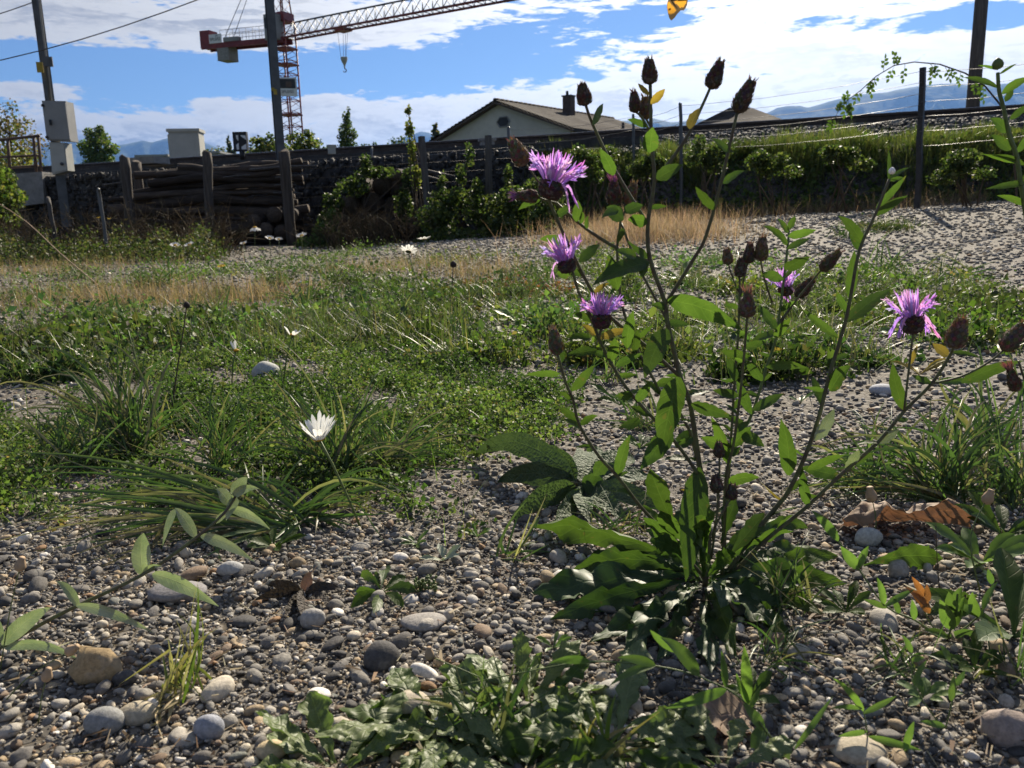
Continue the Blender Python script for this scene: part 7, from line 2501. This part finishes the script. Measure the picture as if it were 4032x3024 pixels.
tuft('thin grey-green grass stems on the shaded gravel right of the knapweed', (3030, 2600), [(2940, 2420, 0), (3080, 2400, .02), (3180, 2480, 0), (3260, 2600, -.02), (2960, 2700, -.04), (3120, 2760, -.05)], 18, 9, 41, .25)
tuft('sparse bent grass in front of the campion shoots', (3560, 2640), [(3420, 2480, 0), (3540, 2450, .02), (3680, 2500, 0), (3720, 2640, -.02), (3450, 2760, -.04)], 16, 9, 42, .25)
tuft('bright grass at the right edge of the foreground gravel', (3960, 2660), [(3820, 2520, 0), (3940, 2440, .02), (4060, 2520, 0), (3850, 2700, -.02), (4040, 2740, -.03)], 16, 11, 43, .2)
tuft('grass behind the lower knapweed leaves', (2560, 1690), [(2420, 1560, .03), (2520, 1500, .05), (2640, 1540, .04), (2700, 1640, .02), (2400, 1680, 0)], 26, 8, 44, .2)
tuft('grass beside the wrinkled rosette', (2420, 2110), [(2280, 2000, .03), (2400, 1940, .04), (2540, 2000, .02), (2560, 2120, 0), (2300, 2140, -.02)], 22, 9, 45, .2)
tuft('fine grass at the knapweed foot', (3090, 2390), [(3000, 2200, 0), (3180, 2230, 0), (3260, 2320, 0), (3300, 2420, -.02), (3120, 2600, -.05), (3060, 2160, .02), (2960, 2500, -.04)], 30, 10, 11, .3)
tuft('thin sprout with drooping blades at the mat edge', (2000, 2190), [(2090, 1990, .02), (2190, 1950, .02), (2130, 2150, 0), (1940, 2120, 0), (2160, 2200, -.01)], 9, 12, 12, .12, None, 12)
for k, (bx, by, h, w_, lab) in enumerate([(820, 1270, 140, 220, 'bright fine grass tuft on the left gravel'), (1180, 1230, 130, 200, 'green grass clump among weeds left of the far daisy'), (1600, 1290, 120, 200, 'grass clump at the near side of the gravel strip'), (2120, 1180, 110, 180, 'yellowish grass tuft behind the purple flower'), (2250, 1360, 120, 160, 'grass tuft on gravel under the lowest purple flower'), (3480, 1080, 120, 240, 'yellow-green grass tuft on the right gravel'), (3750, 1120, 110, 260, 'grass tuft on the right gravel beyond the bright flower'),
                                      (640, 1130, 110, 220, 'grass tuft on the left weedy ground'), (1830, 1330, 110, 130, 'reddish-tipped grass tuft on the gravel strip'), (430, 1300, 130, 180, 'pale grass tuft beside the left gravel patch'), (3340, 930, 40, 120, 'short bright turf tuft at the foot of the fence post'), (2880, 1290, 110, 140, 'fine grass behind the right knapweed stems'), (2400, 1500, 120, 160, 'grass tuft behind the lower knapweed stems'), (180, 1900, 120, 200, 'sparse grass at the left edge of the creeping mat')]):
    tuft(lab, (bx, by), [(bx - w_ * .5, by - h * .5, 0), (bx - w_ * .25, by - h * .9, 0), (bx, by - h, .05), (bx + w_ * .25, by - h * .9, 0), (bx + w_ * .5, by - h * .5, 0), (bx + w_ * .1, by - h * .4, -.05)], 26, 7 if by > 1200 else 5, 100 + k, .2, None, 20)


# long dry stalks
def stalk(pts, w, Y_dy, label, mat='stem', head=None, group=None):
    P = Plant('dry_stalk', label, 'plant', pts[0])
    P.stem(pts, w, w * .6, 0, Y_dy, mat, 5)
    if head == 'dark':
        P.bud(pts[-1], 26, Y_dy, 'seed_dark')
    if head == 'bud':
        P.bud(pts[-1], 60, Y_dy, 'dry_bud', pts[-2])
    return P


M['seed_dark'] = mat_plain('dark_seed', (.05, .035, .03), .8, .2, var=.3, scale=200, bmp=.3, bd=.001)
stalk([(670, 1660), (700, 1440), (725, 1280), (735, 1200)], 7, .02, 'thin dark stalk with a small seed head in the grass fan', 'trunk', 'dark')
stalk([(650, 1760), (560, 1500), (505, 1300)], 6, .02, 'straight green stalk rising from the grass fan', 'stem_green')
stalk([(1120, 1700), (1120, 1560), (1095, 1400)], 6, .02, 'upright green stalk left of the large daisy', 'stem_green')
stalk([(420, 1150), (240, 1000), (100, 870), (-60, 770)], 5, .25, 'long pale straw leaning across the left weeds', 'dry_bud')
stalk([(1770, 1210), (1780, 1130), (1785, 1040)], 6, 0, 'dark stalk with a seed head right of the far daisies', 'trunk', 'dark')
stalk([(3860, 2330), (3820, 2120), (3890, 1960)], 8, .03, 'stalk carrying a papery tan seed capsule over the dead leaf', 'stem_green', 'bud')
stalk([(3700, 2330), (3690, 2200), (3685, 2060)], 5, .0, 'thin dark stem crossing the curled dead leaf', 'trunk')
stalk([(3420, 2150), (3450, 2060), (3430, 1950)], 6, .02, 'thin stalk with a tan seed capsule left of the dead leaf', 'stem_green', 'bud')
stalk([(20, 2760), (130, 2650), (280, 2560)], 6, 0.0, 'short stalk with papery tan capsule over the tan rock', 'stem_green', 'bud')
stalk([(0, 2640), (40, 2400), (80, 2225)], 6, 0.0, 'stalk with tan capsule at the left edge above the seedling', 'stem_green', 'bud')
stalk([(150, 2850), (165, 2740), (185, 2660)], 6, 0.0, 'low stalk with an orange-tan capsule by the tan rock', 'stem_green', 'bud')


# ------------------------------------------------------------------ daisies
def daisy(label, flower, foot_px, w, tilt, seed, open_=.35, n=17, miss=0.0, face=-.3, stem_via=None, group=None, name='oxeye_daisy', cat='daisy', colp=(.80, .80, .78), colc=(.62, .40, .03)):
    P = Plant(name, label, cat, foot_px, group)
    r = random.Random(seed)
    c = at(*flower, P.Y)
    pts = [P.g, (P.g + c) / 2 + Vector((0, 0, .02)), c] if stem_via is None else [P.g] + [at(a, b, P.Y) for a, b in stem_via] + [c]
    s = PXM(P.Y)
    MB().tube(pts, min(.0016, 5.5 * s), 6).build('stem', M['stem_green'], P.t)
    R0 = w * s / 2
    ax = Vector((tilt, face, 1)).normalized()
    ref = ax.cross(Vector((0.2, 1, .1))).normalized(); ref2 = ax.cross(ref)
    rc = R0 * .36
    MB().lathe(c - ax * rc * .3, ax, [(0, rc * .3), (rc * .15, rc * .8), (rc * .3, rc * .95)], 12).build('calyx', M['stem'], P.t)
    mb = MB(); mb.lathe(c, ax, [(0, rc), (rc * .3, rc * .92), (rc * .5, rc * .6), (rc * .6, rc * .2)], 14, col=colc)
    mb.build('disc', M['white'], P.t)
    for k in range(n):
        if r.random() < miss:
            continue
        a = 6.283 * k / n + r.uniform(-.08, .08)
        d = ref * math.cos(a) + ref2 * math.sin(a)
        b = c + d * rc * .85
        e = c + d * R0 * r.uniform(.85, 1.05) + ax * R0 * open_ * r.uniform(.7, 1.4)
        mb = MB()
        mb.leaf(b, e, R0 * (.30 if n < 20 else .22), ax, r.uniform(-.05, .12), 'petal', 0, 1, .12, 6, .03, rnd=r, col=colp, cross=1)
        mb.build('petal', M['white'], P.t)


daisy('large white daisy with cupped petals above the grass tuft', (1255, 1726), (1420, 2080), 146, .05, 1, .95, 24, .04, -.25, [(1380, 1980), (1310, 1830)])
daisy('white daisy on a thin stem seen from behind over the weeds', (1608, 992), (1720, 1290), 66, .1, 2, .35, 16, 0, .6, [(1690, 1200), (1625, 1060)])
daisy('flat white daisy behind the nodding one', (1668, 942), (1700, 1090), 58, -.1, 3, .2, 16, 0, .1)
daisy('daisy with several petals missing left of the pale boulder', (930, 1380), (910, 1560), 60, 0, 4, .8, 12, .6, -.2)
daisy('worn daisy with upswept petals on a leaning stem', (1152, 1320), (1110, 1560), 76, .15, 5, .6, 12, .35, .1)
daisy('tall drooping-petalled daisy before the dark logs', (1003, 896), (1005, 1050), 44, 0, 6, -.5, 15, 0, -.1)
for k, (fx, fy, by, w) in enumerate([(690, 966, 1060, 40), (746, 964, 1060, 42), (1062, 938, 1060, 36), (1188, 928, 1060, 44), (960, 958, 1060, 30), (1098, 942, 1060, 30)]):
    daisy('small white daisy in the row before the log pile', (fx, fy), (fx + 6, by), w, random.Random(k).uniform(-.3, .3), 10 + k, .2, 13, 0, -.4, group='daisies before the log pile')
daisy('yellow flower in the left weeds', (872, 1048), (876, 1140), 32, 0, 21, .1, 14, 0, -.3, name='yellow_flower', cat='flower', colp=(.70, .46, .04))
for k, (fx, fy) in enumerate([(388, 858), (432, 862), (496, 866)]):
    daisy('tiny yellow flower among the dry brush', (fx, fy), (fx, 985), 20, 0, 25 + k, .3, 9, 0, -.3, name='yellow_flower', cat='flower', colp=(.70, .48, .04), group='yellow flowers in the brush')


# ------------------------------------------------------------------ butterfly
def butterfly():
    Y = .86
    c = at(2672, 12, Y)
    t = thing('butterfly', 'orange and brown butterfly flying near the upper picture edge', 'butterfly', tuple(c))
    s = PXM(Y)
    def wing(name, outline, hole, spot, yoff, label=None):
        mb = MB()
        cx = sum(p[0] for p in outline) / len(outline); cy = sum(p[1] for p in outline) / len(outline)
        rings, m_ = 7, len(outline) * 3
        out = []
        for i in range(len(outline)):
            a, b = outline[i], outline[(i + 1) % len(outline)]
            for k in range(3):
                out.append((a[0] + (b[0] - a[0]) * k / 3, a[1] + (b[1] - a[1]) * k / 3))
        V, C, F = [], [], []
        for ring in range(rings + 1):
            f = ring / rings
            for (x, y) in out:
                X, Yp = cx + (x - cx) * f, cy + (y - cy) * f
                p = at(X, Yp, Y + yoff + .00004 * (X - 2672) + .0025 * math.sin((Yp) * .05))
                V.append(p)
                o = in_poly(np.array([X]), np.array([Yp]), hole)[0]
                col = (.55, .27, .035) if o else (.10, .075, .045)
                if spot and math.hypot(X - spot[0], (Yp - spot[1]) * 1.4) < 6:
                    col = (.08, .03, .01)
                C.append(col)
        m_ = len(out)
        for ring in range(rings):
            for k in range(m_):
                k2 = (k + 1) % m_
                F.append((ring * m_ + k, ring * m_ + k2, (ring + 1) * m_ + k2, (ring + 1) * m_ + k))
        mb.add(V, F, None, C)
        o = mb.build(name, M['wing'], t)
    wing('forewing', [(2634, -8), (2627, 12), (2626, 30), (2630, 52), (2634, 68), (2640, 79), (2646, 80), (2656, 70), (2668, 54), (2680, 41), (2665, 20), (2645, -6)], [(2630, 8), (2627, 30), (2631, 52), (2640, 55), (2654, 52), (2664, 40), (2655, 32), (2640, 15), (2636, 6)], (2637, 36), 0)
    wing('hindwing', [(2636, -6), (2650, 18), (2668, 36), (2680, 41), (2692, 41), (2700, 32), (2706, 18), (2708, 4), (2706, -14), (2660, -16)], [(2652, 6), (2668, 20), (2678, 31), (2690, 28), (2700, 14), (2704, 2), (2700, -8)], None, -.003)
    wing('forewing', [(2640, -10), (2600, -40), (2590, -80), (2610, -90), (2650, -60), (2672, -12)], [(2640, -16), (2606, -44), (2600, -70), (2640, -52)], (2612, -66), .006)
    wing('hindwing', [(2672, -12), (2690, -50), (2720, -60), (2730, -40), (2706, -14)], [(2680, -20), (2696, -46), (2716, -46), (2704, -22)], None, .008)
    a, b = at(2628, -6, Y - .004), at(2712, -14, Y - .004)
    MB().tube([a, a.lerp(b, .2), a.lerp(b, .45), b], [.0006, .0022, .0018, .0005], 8).build('body', M['seed_dark'], t)
    for d in (-6, 8):
        MB().tube([a, at(2606, -20 + d, Y - .004)], .00025, 4).build('antenna', M['seed_dark'], t)


M['wing'] = mat_attr('butterfly_wing', .7, .5, .15, tcol=(1.5, 1.5, 1.3))
butterfly()
print('objects', len(bpy.data.objects), 'tris', sum(len(o.data.loops) - 2 * len(o.data.polygons) for o in bpy.data.objects if o.type == 'MESH'))
